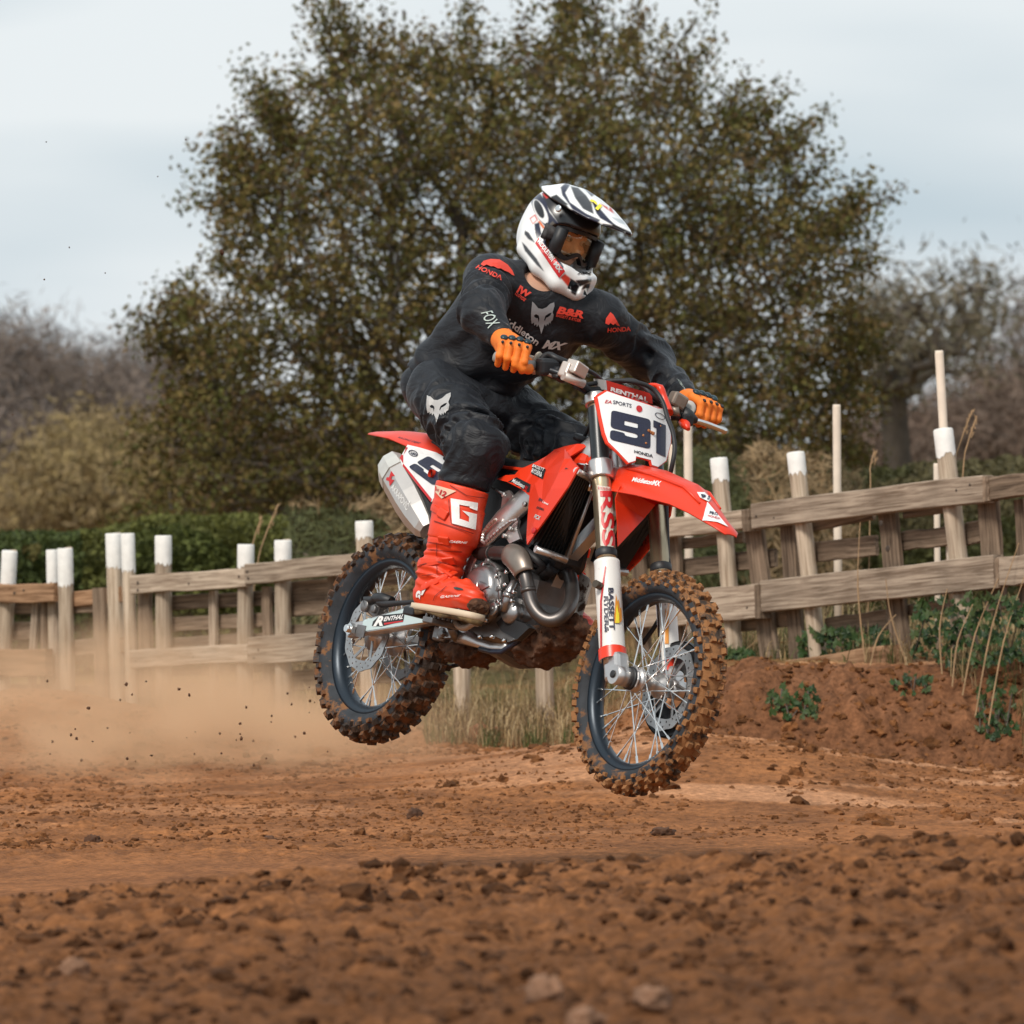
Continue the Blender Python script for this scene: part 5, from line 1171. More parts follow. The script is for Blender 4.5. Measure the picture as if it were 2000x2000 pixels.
# ---- gloves
def glove(side, g_in, g_out, wr):
    """side -1 right, +1 left; hand closed round the bar between g_in and g_out"""
    ax_ = (g_out-g_in).normalized(); fwd = Vector((.92, 0, .38)); fwd = (fwd-ax_*fwd.dot(ax_)).normalized(); upg = ax_.cross(fwd) if side < 0 else fwd.cross(ax_)
    if upg.z < 0: upg = -upg
    c0 = g_in.lerp(g_out, .5)
    G = lambda a, f, u: c0+ax_*a+fwd*f+upg*u
    fing = []; aa = (-.037, -.0125, .012, .036); ln = (1.0, 1.08, 1.02, .86); back = []
    for k, (a, l) in enumerate(zip(aa, ln)):
        kn = G(a, .020, .046*l**.5); p1 = G(a*1.06, .056*l**.5, .014); p2 = G(a*1.06, .046, -.022*l); p3 = G(a*1.04, .010, -.034*l); fing.append((kn, p1, p2, p3)); back.append(kn)
    wrist = wr; palm = [G(a, -.012, .034) for a in (-.03, 0, .03)]
    th = [G(-.052, -.018, .018), G(-.058, .006, -.020), G(-.040, .030, -.036), G(-.015, .040, -.034)]
    def f(X, Y, Z):
        d = cap(X, Y, Z, wrist, G(-.020, -.006, .034), .034, .030); d = smin(d, cap(X, Y, Z, wrist, G(.022, -.006, .032), .034, .029), .015)
        for b_ in back: d = smin(d, cap(X, Y, Z, wrist.lerp(b_, .45), b_, .024, .0185), .012)
        for i in range(4):
            q = None
            for p_, n_, r1, r2 in ((fing[i][0], fing[i][1], .0155, .0128), (fing[i][1], fing[i][2], .0125, .0118), (fing[i][2], fing[i][3], .0118, .0105)):
                e_ = cap(X, Y, Z, p_, n_, r1, r2); q = e_ if q is None else smin(q, e_, .006)
            d = smin(d, q, .0020)
        t_ = None
        for i in range(3): e_ = cap(X, Y, Z, th[i], th[i+1], .0165-.0015*i, .0155-.0015*i); t_ = e_ if t_ is None else smin(t_, e_, .006)
        return smin(d, t_, .006)
    allp = [wrist]+th+[p for q in fing for p in q]; lo = [min(p[i] for p in allp)-.05 for i in range(3)]; hi = [max(p[i] for p in allp)+.05 for i in range(3)]
    V, F = snet(f, lo, hi, .0032); gv = link('glove', np_mesh('glove', V, F), ORG, rider)
    # knuckle guard
    bv = bvh_of(gv); m = MB()
    for i in range(4):
        k_ = back[i]; out_ = (fwd*.75+upg*.65).normalized(); h = bv.ray_cast(k_+out_*.1, -out_); p = h[0] if h[0] is not None else k_
        bm = bmesh.new(); bmesh.ops.create_uvsphere(bm, u_segments=12, v_segments=8, radius=1); bm.verts.index_update()
        m.add([p+ax_*(v_.co.x*.0128)+out_*(v_.co.y*.0085)+(out_.cross(ax_))*(v_.co.z*.0145) for v_ in bm.verts], [[v_.index for v_ in q.verts] for q in bm.faces], 0, True); bm.free()
    m.build('knuckle_guard', pmat('teal_black_guard', (.012, .035, .045), .35, var=.4) if 'teal_black_guard' not in bpy.data.materials else bpy.data.materials['teal_black_guard'], gv)
    for i in range(4):
        p = fing[i][0].lerp(fing[i][1], 1.0); out_ = (fwd*.95+upg*.3).normalized(); h = bv.ray_cast(p+out_*.08, -out_)
        if h[0] is None: continue
        dd = (fing[i][1]-fing[i][0]).normalized(); m = MB(); m.tube([h[0]-dd*.009+out_*.001, h[0]+out_*.0015, h[0]+dd*.009+out_*.001], [.0022, .0052, .0026], 8); m.build('finger_vent', BLK, gv)
    # cuff
    cd = (wr-c0).normalized(); m = MB(); m.tube([wr-cd*.006, wr+cd*.016], [.0385, .0395], 20); m.build('cuff', BLK, gv); m = MB(); m.tube([wr+cd*.016, wr+cd*.026], [.036, .037], 20); m.build('cuff_band', pmat('tan_band', (.50, .33, .24), .7) if 'tan_band' not in bpy.data.materials else bpy.data.materials['tan_band'], gv)
    return gv
glR = glove(-1, bz[2].lerp(bz[1], .15)+Vector((0, -.03, 0)), bz[0].lerp(bz[1], .1), wrR+Vector((.012, 0, -.004)))
glL = glove(1, gl.lerp(ge, .05), gl.lerp(ge, .92), wrL+Vector((.0, .0, -.004)))

# ---- boots
def boot(side):
    s = side; mir = (lambda p: Vector((p.x, -p.y, p.z))) if s > 0 else (lambda p: p)
    top = mir(Py('P', 902, 958, -.20)); mid = mir(Py('P', 888, 1040, -.205)); ank = mir(Py('P', 858, 1118, -.205)); heel = mir(Py('P', 838, 1160, -.205)); toe = mir(Py('P', 905, 1160, -.215)); tip = mir(Py('P', 918, 1170, -.215))
    axd = (ank-top).normalized()
    def f(X, Y, Z):
        yy = (Y-top.y)*1.12+top.y
        d = smin(cap(X, yy, Z, top, mid, .092, .080), cap(X, yy, Z, mid, ank, .079, .066), .02)
        d = smin(d, cap(X, yy, Z, ank, heel, .062, .052), .03)
        ft_ = cap(X, yy, Z, heel+Vector((.02, 0, .0)), toe, .052, .044); ft_ = smin(ft_, ell(X, yy, Z, tip, (.058, .052, .036)), .02)
        d = smin(d, ft_, .035)
        t = (X-top.x)*axd.x+(Y-top.y)*axd.y+(Z-top.z)*axd.z
        L = (ank-top).length
        w = np.clip((t/L-.55)*4, 0, 1)*np.clip((1.35-t/L)*4, 0, 1)
        d = d+.0032*w*np.sin(2*np.pi*(t/.026+1.2*fbm(X, Y, Z, 10, 2, 3)))
        # panel steps: shin plate and cuff
        d = d-.004*((t > .05) & (t < .165))+.0*t - .005*((t > .235) & (t < .285))
        d = np.maximum(d, -(t+.012))                       # open top
        solz = heel.z-.040
        return smax(d, solz-Z, .004)
    V, F = snet(f, (min(heel.x, top.x)-.13, top.y-.13, heel.z-.07), (toe.x+.16, top.y+.13, top.z+.06), .0045)
    bo = link('boot', np_mesh('boot', V, F), ORB, rider)
    # sole: outline swept
    z0 = heel.z-.040; ring = []
    N_ = 26; ol = []
    L0, L1 = heel.x-.062, tip.x+.072
    for i in range(N_):
        a = 2*math.pi*i/N_; cx = math.cos(a); sy = math.sin(a); x = (L0+L1)/2+(L1-L0)/2*(abs(cx)**.62)*(1 if cx > 0 else -1); hw = .043+.012*((x-L0)/(L1-L0)); ol.append((x, hw*(abs(sy)**.7)*(1 if sy > 0 else -1)))
    cyy = lambda x: heel.y+(tip.y-heel.y)*((x-L0)/(L1-L0))
    SOL = bpy.data.materials.get('pale_sole') or pmat('pale_sole', (.62, .50, .36), .6, mud=.3, mscale=30)
    SOLB = bpy.data.materials.get('mud_sole') or pmat('mud_sole', (.12, .075, .03), .9, var=.5, vscale=40, bump=.6)
    m = MB(); m.loft([[(x, cyy(x)+y, z0+.003) for x, y in ol], [(x, cyy(x)+y*1.02, z0-.008) for x, y in ol], [(x, cyy(x)+y, z0-.017) for x, y in ol]]); m.build('sole', SOL, bo)
    m = MB(); m.loft([[(x, cyy(x)+y*.97, z0-.017) for x, y in ol], [(x*.985+.01, cyy(x)+y*.85, z0-.028-.006*math.sin(x*40)) for x, y in ol]]); m.build('outsole', SOLB, bo)
    m = MB(); m.cbox((L0+.030, heel.y, z0-.026), (.060, .085, .026), b=.005); m.build('heel_block', BLK, bo)
    m = MB(); bm = bmesh.new(); bmesh.ops.create_icosphere(bm, subdivisions=3, radius=1); bm.verts.index_update()
    cpt = Vector((tip.x+.055, tip.y, z0+.026)); m.add([cpt+Vector((v_.co.x*.024, v_.co.y*.034, v_.co.z*.024))*(0.75+.5*float(vnoise(np.array([v_.co.x*3+9]), np.array([v_.co.y*3+9]), np.array([v_.co.z*3+9]), 1.0)[0])) for v_ in bm.verts], [[v_.index for v_ in q.verts] for q in bm.faces]); bm.free(); m.build('mud_lump', MUDM, bo)
    bv = bvh_of(bo)
    # straps with buckles, placed across the outer side
    for (ua, va, ub, vb) in ((834, 984, 866, 1004), (829, 1050, 868, 1055), (818, 1101, 876, 1094), (824, 1148, 880, 1121)):
        pts = []
        for i in range(13):
            t_ = i/12; u_ = ua+(ub-ua)*t_; v_ = va+(vb-va)*t_
            d_ = rayL(u_, v_); o0 = CO
            if s > 0: d_ = Vector((d_.x, -d_.y, d_.z)); o0 = Vector((CO.x, -CO.y, CO.z))
            h = bv.ray_cast(o0, d_)
            if h[0] is not None: pts.append((h[0], h[1] if h[1].dot(d_) < 0 else -h[1]))
        if len(pts) < 4: continue
        rgs = [[p+n_*.0045+Vector((0, 0, .010)), p+n_*.0055, p+n_*.0045-Vector((0, 0, .010)), p-n_*.002-Vector((0, 0, .011)), p-n_*.002+Vector((0, 0, .011))] for p, n_ in pts]
        m = MB(); m.loft(rgs, smooth=False); m.build('strap', ORB, bo)
        p, n_ = pts[-1]; q_ = pts[-2][0]; tdir = (p-q_).normalized(); Rb = Matrix((tdir, n_, tdir.cross(n_))).transposed(); m = MB(); m.cbox(p+n_*.004, (.040, .010, .030), Rb, b=.004); m.build('buckle', ORB, bo)
    return bo
btR = boot(-1); btL = boot(1)
GBOX = tri_poly([(0, 0), (0, 1), (1, 1), (1, .70), (.70, .74), (.70, .80), (.32, .80), (.32, .26), (.70, .22), (.70, .42), (.42, .60), (1, .58), (1, 0)])
decal('g_emblem', GBOX, [(1140, 1430), (1470, 1520), (1505, 1130), (1120, 1065)], btR, WPR, btR, c='H', off=.004)
dpoly([(900, 870), (1200, 960), (990, 1070), (870, 940)], btR, pmat('cream_print', (.75, .55, .40), .5), btR, 'H', off=.003)
dtext('12', [(960, 1010), (1040, 1050), (1075, 975), (980, 935)], btR, REDP, btR, .04, .1, 'H', off=.005); dtext('SG', [(905, 950), (950, 965), (965, 935), (920, 920)], btR, REDP, btR, .03, .1, 'H', off=.005)
dtext('GAERNE', [(1095, 1700), (1345, 1720), (1360, 1690), (1110, 1670)], btR, WPR, btR, .03, .2, 'H', off=.004)
dtext('GAERNE', [(870, 945), (1270, 915), (1310, 870), (890, 890)], btR, WPR, btR, .02, .2, 'Q', off=.004)
dtext('G', [(355, 975), (440, 990), (465, 800), (365, 785)], btR, WPR, btR, .08, 0, 'Q', off=.004)
dpoly([(490, 760), (570, 625), (620, 640), (590, 720), (500, 880), (450, 880), (480, 840)], btR, WPR, btR, 'Q', off=.004)
decal('toe_badge', CIRC, [(1140, 770), (1370, 800), (1330, 740), (1150, 705)], btR, pmat('dark_green_badge', (.01, .04, .035), .3), btR, c='Q', off=.004)

SEAM = pmat('boot_seam', (.20, .012, .004), .6)
def seam(pts, c, w):
    P = [Vector(p) for p in pts]; up_ = []; dn_ = []
    for i, p in enumerate(P):
        t = (P[min(i+1, len(P)-1)]-P[max(i-1, 0)]).normalized(); n_ = Vector((-t.y, t.x)); up_.append(tuple(p+n_*w)); dn_.append(tuple(p-n_*w))
    dpoly(up_+dn_[::-1], btR, SEAM, btR, c, off=.0035, name='seam')
seam([(1110, 875), (1350, 1025), (1480, 1045), (1610, 1060)], 'H', 5); seam([(880, 1395), (1150, 1480), (1440, 1575)], 'H', 7); seam([(1090, 1080), (1105, 1300), (1125, 1430), (1300, 1490)], 'H', 4)
seam([(760, 185), (785, 300), (800, 440)], 'Q', 6); seam([(430, 260), (780, 180), (1250, 290)], 'Q', 8); seam([(480, 470), (800, 440), (1150, 420)], 'Q', 7); seam([(720, 1000), (760, 900), (1000, 700)], 'Q', 6); seam([(920, 1690), (915, 1900)], 'H', 4); seam([(760, 1810), (1280, 1840)], 'H', 6)
# ================================================================== ground
_L2 = np.random.default_rng(11).random((256, 256)).astype(np.float32)
def vn2(x, y, s, off=0.0):
    def c(q):
        q = q*s+off; f = np.floor(q); t = q-f; i = f.astype(np.int64) % 256; return i, (i+1) % 256, t*t*(3-2*t)
    x0, x1, tx = c(x); y0, y1, ty = c(y)
    return (_L2[x0, y0]*(1-tx)+_L2[x1, y0]*tx)*(1-ty)+(_L2[x0, y1]*(1-tx)+_L2[x1, y1]*tx)*ty
def fb2(x, y, s, o=4, off=0.0, g=.5):
    r = 0; a = 1; n = 0
    for i in range(o): r = r+a*vn2(x, y, s*2**i, off+13.7*i); n += a; a *= g
    return r/n
sst = lambda a, b, x: (lambda t: t*t*(3-2*t))(np.clip((x-a)/(b-a), 0, 1))
YC = [0, 8, 11.5, 15, 17.6, 18.4, 20, 22, 25, 27, 29, 31, 33, 35, 38, 45, 60, 120, 400, 3000]
ZC = [-.84, -.80, -.80, -.785, -.780, -.84, -1.05, -1.13, -1.16, -1.14, -1.105, -1.035, -.975, -.925, -.94, -.95, -.95, -.95, -.95, -.95]
def base_h(x, y):
    z = np.interp(y, YC, ZC)
    near = 1-sst(17.5, 21, y)
    z = z+near*(np.interp(x, [-4, -1.15, -.5, 0, .35, 1.15, 3], [-.10, -.085, -.025, -.01, .005, .055, .07])+.03*(fb2(x, y, .9, 2, 3)-.5))
    z = z+.17*np.exp(-((x+2.05)/.60)**2-((y-34.3)/1.1)**2)+.09*np.exp(-((x+1.35)/.30)**2-((y-33.6)/.7)**2)
    yb = 31.5+.35*(fb2(x, y*0, 1.6, 3, 5)-.5); hb = .37*sst(.15, .95, x)
    z = z+.150*np.exp(-((x-.70)/.80)**2-((y-31.0)/1.3)**2)*(1-sst(0, .62, y-yb)*sst(.0, .6, x))
    z = z+hb*sst(0, .62, y-yb)*(1-.25*sst(38, 60, y))
    z = z+.10*(fb2(x, y, .35, 2, 9)-.5)*sst(26, 28, y)*(1-sst(40, 60, y))
    return z
def ground_h(x, y):
    z = base_h(x, y)
    near = 1-sst(19, 23, y); mid = sst(24, 27, y)*(1-sst(38, 44, y))
    c1 = fb2(x, y, 9, 3, 1); c2 = fb2(x, y, 30, 3, 2); bl = np.abs(fb2(x, y, 14, 3, 6)-.5)*2
    rough = near*(.055*(c1-.5)+.040*(c2-.5)-.024*bl+.014*(fb2(x, y, 75, 2, 17)-.5))
    loose = .35+.65*sst(.42, .62, fb2(x, y*.5, 1.1, 3, 21))
    rough = rough+mid*(.020*(c1-.5)*loose+.026*(c2-.5)*loose-.012*bl*loose)
    yb = 31.5; bank = sst(.3, .8, x)*sst(-.1, .15, y-yb)*(1-sst(.7, 1.0, y-yb))
    rough = rough+bank*(.14*(fb2(x, y, 5, 4, 31)-.5)-.11*np.abs(fb2(x*1.8, y, 8, 4, 33)-.5)+.04*(fb2(x, y, 26, 3, 35)-.5))
    return z+rough
def xs_(): 
    f = np.arange(-2.9, 2.9001, .0135); o = 2.9+np.cumsum(.03*1.32**np.arange(1, 34)); return np.concatenate([-o[::-1], f, o])
def ys_():
    a = np.arange(9.0, 20.0, .021); b = np.arange(20.0, 26.5, .10); c = np.arange(26.5, 40.0, .03); d = 40+np.cumsum(.08*1.18**np.arange(1, 54)); e = np.array([-5, 0, 4, 7, 8.5]); return np.concatenate([e, a, b, c, d])
gx, gy = xs_(), ys_(); GX, GY_ = np.meshgrid(gx, gy, indexing='ij'); GZ = ground_h(GX, GY_)
nx, ny = len(gx), len(gy); I0 = (np.arange(nx-1)[:, None]*ny+np.arange(ny-1)[None]).ravel()
me = np_mesh('ground', np.stack([GX, GY_, GZ+CZ], -1).reshape(-1, 3), np.stack([I0, I0+ny, I0+ny+1, I0+1], 1))
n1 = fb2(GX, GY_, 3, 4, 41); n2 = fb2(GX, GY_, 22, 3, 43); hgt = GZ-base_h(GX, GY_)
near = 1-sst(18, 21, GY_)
soil = np.array([.34, .138, .050]); dark = np.array([.125, .050, .020]); pale = np.array([.56, .29, .155]); soil_vign = np.array([.105, .044, .0175])
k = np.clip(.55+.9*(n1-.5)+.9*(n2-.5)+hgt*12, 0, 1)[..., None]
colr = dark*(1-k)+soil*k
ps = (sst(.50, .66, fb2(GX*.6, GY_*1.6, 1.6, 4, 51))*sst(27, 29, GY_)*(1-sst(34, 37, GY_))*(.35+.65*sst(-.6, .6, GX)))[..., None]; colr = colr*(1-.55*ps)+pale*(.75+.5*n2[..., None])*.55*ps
kn = (near*(.42+.50*(1-sst(12.5, 17.5, GY_))+.3*(n1-.5)))[..., None]; colr = colr*(1-kn)+soil_vign*(.6+.8*k)*kn  # dark loose soil, plus a vignette painted in as darkening toward the camera
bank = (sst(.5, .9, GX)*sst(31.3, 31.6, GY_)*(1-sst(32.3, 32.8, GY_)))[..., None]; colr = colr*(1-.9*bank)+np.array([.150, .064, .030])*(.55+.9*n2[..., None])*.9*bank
gr = (sst(32.4, 33.2, GY_+.6*(n1-.5)-2.6*(1-sst(.3, 1.0, GX)))*(.4+.6*sst(.4, .6, n1)))[..., None]; grass = np.array([.085, .085, .028])*(1-n2[..., None])+np.array([.23, .17, .075])*n2[..., None]
colr = colr*(1-gr)+grass*gr
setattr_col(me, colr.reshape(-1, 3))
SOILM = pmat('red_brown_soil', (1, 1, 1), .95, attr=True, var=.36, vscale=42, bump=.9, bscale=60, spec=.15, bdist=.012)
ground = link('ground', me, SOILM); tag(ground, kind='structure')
def gz(x, y): return float(ground_h(np.array([x]), np.array([y]))[0])+CZ
def gza(x, y): return ground_h(x, y)+CZ

# loose clods, nobody could count them
def ico(sub):
    bm = bmesh.new(); bmesh.ops.create_icosphere(bm, subdivisions=sub, radius=1); bm.verts.index_update(); V = np.array([v.co[:] for v in bm.verts]); F = np.array([[v.index for v in f.verts] for f in bm.faces]); bm.free(); return V, F
I1, I2 = ico(1), ico(2)
def lumps(P, S, base, flat=.75, seed=0):
    r = np.random.default_rng(seed); V0, F0 = base; n = len(P); k = len(V0)
    V = V0[None]*(1+.38*(r.random((n, k, 1))-.5)*2)*S[:, None, None]*np.stack([r.uniform(.7, 1.3, n), r.uniform(.7, 1.3, n), r.uniform(.55, 1.0, n)*flat/.75], 1)[:, None]
    a = r.uniform(0, 6.28, n); ca, sa_ = np.cos(a)[:, None], np.sin(a)[:, None]
    V = np.stack([V[..., 0]*ca-V[..., 1]*sa_, V[..., 0]*sa_+V[..., 1]*ca, V[..., 2]], -1)+P[:, None]
    return V.reshape(-1, 3), (F0[None]+(np.arange(n)*k)[:, None, None]).reshape(-1, 3)
r_ = np.random.default_rng(5)
def scatter(n, x0, x1, y0, y1, smin_, smax_, pw, base, seed, clump=.5):
    x = r_.uniform(x0, x1, n*2); y = r_.uniform(y0, y1, n*2); keep = fb2(x, y*.6, 1.3, 3, 71+seed) > (clump-.1*r_.random(n*2)); x, y = x[keep][:n], y[keep][:n]
    s = smin_+(smax_-smin_)*r_.random(len(x))**pw; z = gza(x, y)-s*.15; return lumps(np.stack([x, y, z], 1), s, base, seed=seed), s
sets = [scatter(9000, -1.7, 1.7, 11, 18.3, .004, .024, 3.0, I1, 1, .36), scatter(260, -1.7, 1.7, 11, 18.0, .018, .036, 2.5, I2, 2, .42),
        scatter(22000, -2.9, 2.9, 26.8, 35, .003, .016, 3.4, I1, 3, .40), scatter(420, -2.9, 2.9, 26.8, 34, .014, .040, 2.6, I2, 4, .52),
        scatter(520, .7, 2.9, 31.5, 32.3, .006, .028, 2.5, I2, 5, .3)]
VV = []; FF = []; b_ = 0; cc = []
for (V, F), s in sets:
    k = len(V)//len(s); VV.append(V); FF.append(F+b_); b_ += len(V); yy = V.reshape(len(s), k, 3)[:, 0, 1]
    t = r_.uniform(.45, 1.15, len(s))[:, None]; c = np.where((yy < 20)[:, None], soil_vign*.95, soil*.55)*t; cc.append(np.repeat(c, k, 0))  # near clods take the same vignette-darkened soil tone
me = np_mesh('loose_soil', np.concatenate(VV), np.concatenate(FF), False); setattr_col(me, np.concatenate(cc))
tag(link('loose_soil', me, SOILM), 'loose brown clods scattered over the dirt track', 'soil', kind='stuff')
# stones and big clods one can point at
STONE = pmat('sandstone_pebble', (.215, .110, .060), .85, var=.3, vscale=30, bump=.5)
for i, (u, v, Y, s, m_, nm, lb) in enumerate([(1065, 1898, 12.9, .030, STONE, 'stone', 'pinkish flat stone at the far left of the foreground stones'), (1170, 1922, 12.6, .026, STONE, 'stone', 'squarish tan stone in the foreground soil'), (1275, 1932, 12.5, .030, STONE, 'stone', 'rounded brown stone half sunk in foreground soil'),
        (1140, 1948, 12.3, .028, STONE, 'stone', 'thin flat pale stone lying lowest in the foreground soil'), (145, 1785, 14.5, .024, STONE, 'stone', 'pale stone on the dark mound by the dusty side'),
        (182, 1705, 27.4, .030, MUDM, 'clod', 'dark lump of earth alone on the pale track'), (525, 1652, 27.6, .026, MUDM, 'clod', 'dark clod on the track below the rear wheel'), (1295, 1642, 27.6, .034, MUDM, 'clod', 'dark clod on the track below the front wheel'), (810, 1602, 28.6, .026, MUDM, 'clod', 'low brown clod in the middle of the track'), (945, 1372, 34.2, .085, pmat('red_clod', (.24, .095, .042), .95, var=.3, bump=.8), 'clod', 'large reddish lump of earth in the grass by the fence')]):
    p = W(u, v, Y); z = gz(p.x, p.y); V, F = lumps(np.array([[p.x, p.y, z+s*.25]]), np.array([s]), ico(3), seed=90+i)
    me = np_mesh(nm, V, F); tag(link(nm, me, m_), lb, nm)
# bits of dirt thrown up behind the bike
pts = [(r_.uniform(90, 640), r_.uniform(1330, 1500), r_.uniform(26.5, 31), r_.uniform(.002, .0055)) for _ in range(46)]+[(r_.uniform(20, 420), r_.uniform(250, 900), r_.uniform(26, 29), r_.uniform(.0015, .003)) for _ in range(12)]+[(433, 492, 26.5, .009)]
P = np.array([W(u, v, Y) for u, v, Y, s in pts]); S = np.array([q[3] for q in pts]); V, F = lumps(P, S, I2, 1.0, 77)
tag(link('flying_dirt', np_mesh('flying_dirt', V, F), MUDM), 'dark specks of dirt flying in the air behind the motorcycle', 'dirt', kind='stuff')

# ================================================================== fence
CR['X'] = (0, 950, .36232); CR['Y'] = (1300, 650, .43998)
def YF(u): return 38.0-6.0*u/2000
WOOD = []
def wood(nm, c1, c2, sc):
    m = bpy.data.materials.new(nm); m.use_nodes = True; t = m.node_tree; b = t.nodes['Principled BSDF']; b.inputs['Roughness'].default_value = .85; b.inputs['Specular IOR Level'].default_value = .2
    tc = N(t, 'ShaderNodeTexCoord'); mp = N(t, 'ShaderNodeMapping'); mp.inputs['Scale'].default_value = (3.2, 75, 75); oi = N(t, 'ShaderNodeObjectInfo'); ad = N(t, 'ShaderNodeVectorMath'); 
    t.links.new(tc.outputs['Object'], mp.inputs[0]); t.links.new(mp.outputs[0], ad.inputs[0]); 
    ml = N(t, 'ShaderNodeMath', operation='MULTIPLY'); ml.inputs[1].default_value = 57; t.links.new(oi.outputs['Random'], ml.inputs[0]); t.links.new(ml.outputs[0], ad.inputs[1])
    n = N(t, 'ShaderNodeTexNoise'); n.inputs['Scale'].default_value = sc; n.inputs['Detail'].default_value = 7; n.inputs['Roughness'].default_value = .62; n.inputs['Distortion'].default_value = .6; t.links.new(ad.outputs[0], n.inputs[0])
    r = N(t, 'ShaderNodeValToRGB'); r.color_ramp.elements[0].position = .36; r.color_ramp.elements[0].color = (*c1, 1); r.color_ramp.elements[1].position = .62; r.color_ramp.elements[1].color = (*c2, 1); t.links.new(n.outputs[0], r.inputs[0])
    n2 = N(t, 'ShaderNodeTexNoise'); n2.inputs['Scale'].default_value = 5; n2.inputs['Detail'].default_value = 4; t.links.new(tc.outputs['Object'], n2.inputs[0])
    hs = N(t, 'ShaderNodeHueSaturation'); mr = N(t, 'ShaderNodeMapRange'); mr.inputs[3].default_value = .62; mr.inputs[4].default_value = 1.25; mm = N(t, 'ShaderNodeMath', operation='ADD'); mm.inputs[1].default_value = -.25
    mx_ = N(t, 'ShaderNodeMath', operation='MULTIPLY'); mx_.inputs[1].default_value = .5; t.links.new(oi.outputs['Random'], mx_.inputs[0]); t.links.new(n2.outputs[0], mm.inputs[0]); m3 = N(t, 'ShaderNodeMath', operation='ADD'); t.links.new(mm.outputs[0], m3.inputs[0]); t.links.new(mx_.outputs[0], m3.inputs[1]); t.links.new(m3.outputs[0], mr.inputs[0]); t.links.new(mr.outputs[0], hs.inputs['Value']); t.links.new(r.outputs[0], hs.inputs['Color']); t.links.new(hs.outputs[0], b.inputs['Base Color'])
    bp = N(t, 'ShaderNodeBump'); bp.inputs['Strength'].default_value = .55; bp.inputs['Distance'].default_value = .004; t.links.new(n.outputs[0], bp.inputs['Height']); t.links.new(bp.outputs[0], b.inputs['Normal'])
    return m
WG1 = wood('weathered_grey_timber', (.195, .138, .096), (.50, .395, .30), 1.0); WG2 = wood('brown_timber', (.17, .088, .044), (.44, .26, .15), 1.0); WG3 = wood('dark_plank', (.098, .066, .044), (.30, .215, .150), 1.0); WGP = wood('pale_round_post', (.29, .215, .15), (.56, .45, .34), .9)
WPAINT = pmat('white_post_paint', (.78, .76, .72), .7, var=.08, vscale=30, mud=.18, mscale=22, mudcol=(.40, .34, .28), bump=.2); TAN = pmat('cream_stake', (.74, .62, .50), .7, var=.10, vscale=14, mud=.16, mscale=10, mudcol=(.50, .26, .12))
fence = empty('wooden_fence', Matrix.Translation((0, 35, CZ-.95))); tag(fence, 'weathered timber pallet fence with round white-topped posts along the bank', 'fence')
def fpt(c, a, b, off): u, v = px(c, a, b); return W(u, v, YF(u)+off)
fn = (W(2000, 1200, YF(2000))-W(0, 1200, YF(0))); fn.z = 0; fdir = fn.normalized(); fnor = Vector((fdir.y, -fdir.x, 0))       # toward the camera
def oriented(o, a, axis, side):
    """mesh is built along local x; store it that way so the grain runs lengthwise"""
    n_ = axis.cross(side).normalized(); M = Matrix((axis, side, n_)).transposed().to_4x4(); M.translation = a; return M
def place(name, mb, mat, M, parent):
    me = mb.mesh(name); o = link(name, me, mat, parent); o.matrix_parent_inverse = Matrix.Identity(4)
    o.matrix_local = (parent.matrix_world.inverted() @ M) if parent else M
    return o
def board(name, c, a, b, wpx, off, mat, th=.030, ext=0.0):
    A = fpt(c, *a, off); B = fpt(c, *b, off); ax = (B-A).normalized(); L = (B-A).length; u, v = px(c, *a); w = wpx*CR[c][2]/FP*YF(u)
    A = A-ax*ext; L += 2*ext; sd = (fnor-ax*fnor.dot(ax)).normalized(); m = MB(); n = 7; rg = []
    for i in range(n):
        t = i/(n-1); j = random.uniform(-.003, .003); k = random.uniform(-.002, .002); hw = w/2*random.uniform(.97, 1.03); e = .004
        rg.append([(L*t, -th/2+k, -hw+j+e), (L*t, -th/2+k+e, -hw+j), (L*t, th/2+k-e, -hw+j), (L*t, th/2+k, -hw+j+e), (L*t, th/2+k, hw+j-e), (L*t, th/2+k-e, hw+j), (L*t, -th/2+k+e, hw+j), (L*t, -th/2+k, hw+j-e)])
    m.loft(rg, smooth=False); return place(name, m, mat, oriented(None, A, ax, sd), fence)
def rpost(c, a, b, wpx, off, vw, mat=WGP, white=WPAINT):
    A = fpt(c, *a, off); B = fpt(c, *b, off); ax = (B-A).normalized(); L = (B-A).length+.12; u, v = px(c, *a); r = wpx*CR[c][2]/FP*YF(u)/2
    lw = (vw-a[1])/max(1, (b[1]-a[1]))*(B-A).length; sd = (fnor-ax*fnor.dot(ax)).normalized(); m = MB()
    ts = [0, .004]+[lw]+list(np.linspace(lw+.05, L, 8)); rr = [r*.93]+[r*random.uniform(.98, 1.02) for _ in ts[1:]]
    m.tube([(t, random.uniform(-.001, .001), 0) for t in ts], rr, 18, up=(0, 0, 1)); o = place('post', m, mat, oriented(None, A, ax, sd), fence)
    if white:
        m = MB(); rings = []; n = 30; low = [lw+random.uniform(-.012, .012) for _ in range(n)]
        for q in range(4): rings.append([( -.003 if q == 0 else (0.003 if q == 1 else (lw*.6 if q == 2 else low[j])), (r*(.94 if q == 0 else 1.004)+.0012)*math.cos(2*math.pi*j/n), (r*(.94 if q == 0 else 1.004)+.0012)*math.sin(2*math.pi*j/n)) for j in range(n)])
        m.loft(rings, cap=False); b0 = len(m.f); m.f.append(list(range(n))); m.m.append(0); m.sm.append(False)
        c_ = m.build('white_paint', white, o)
    return o
P_ = rpost
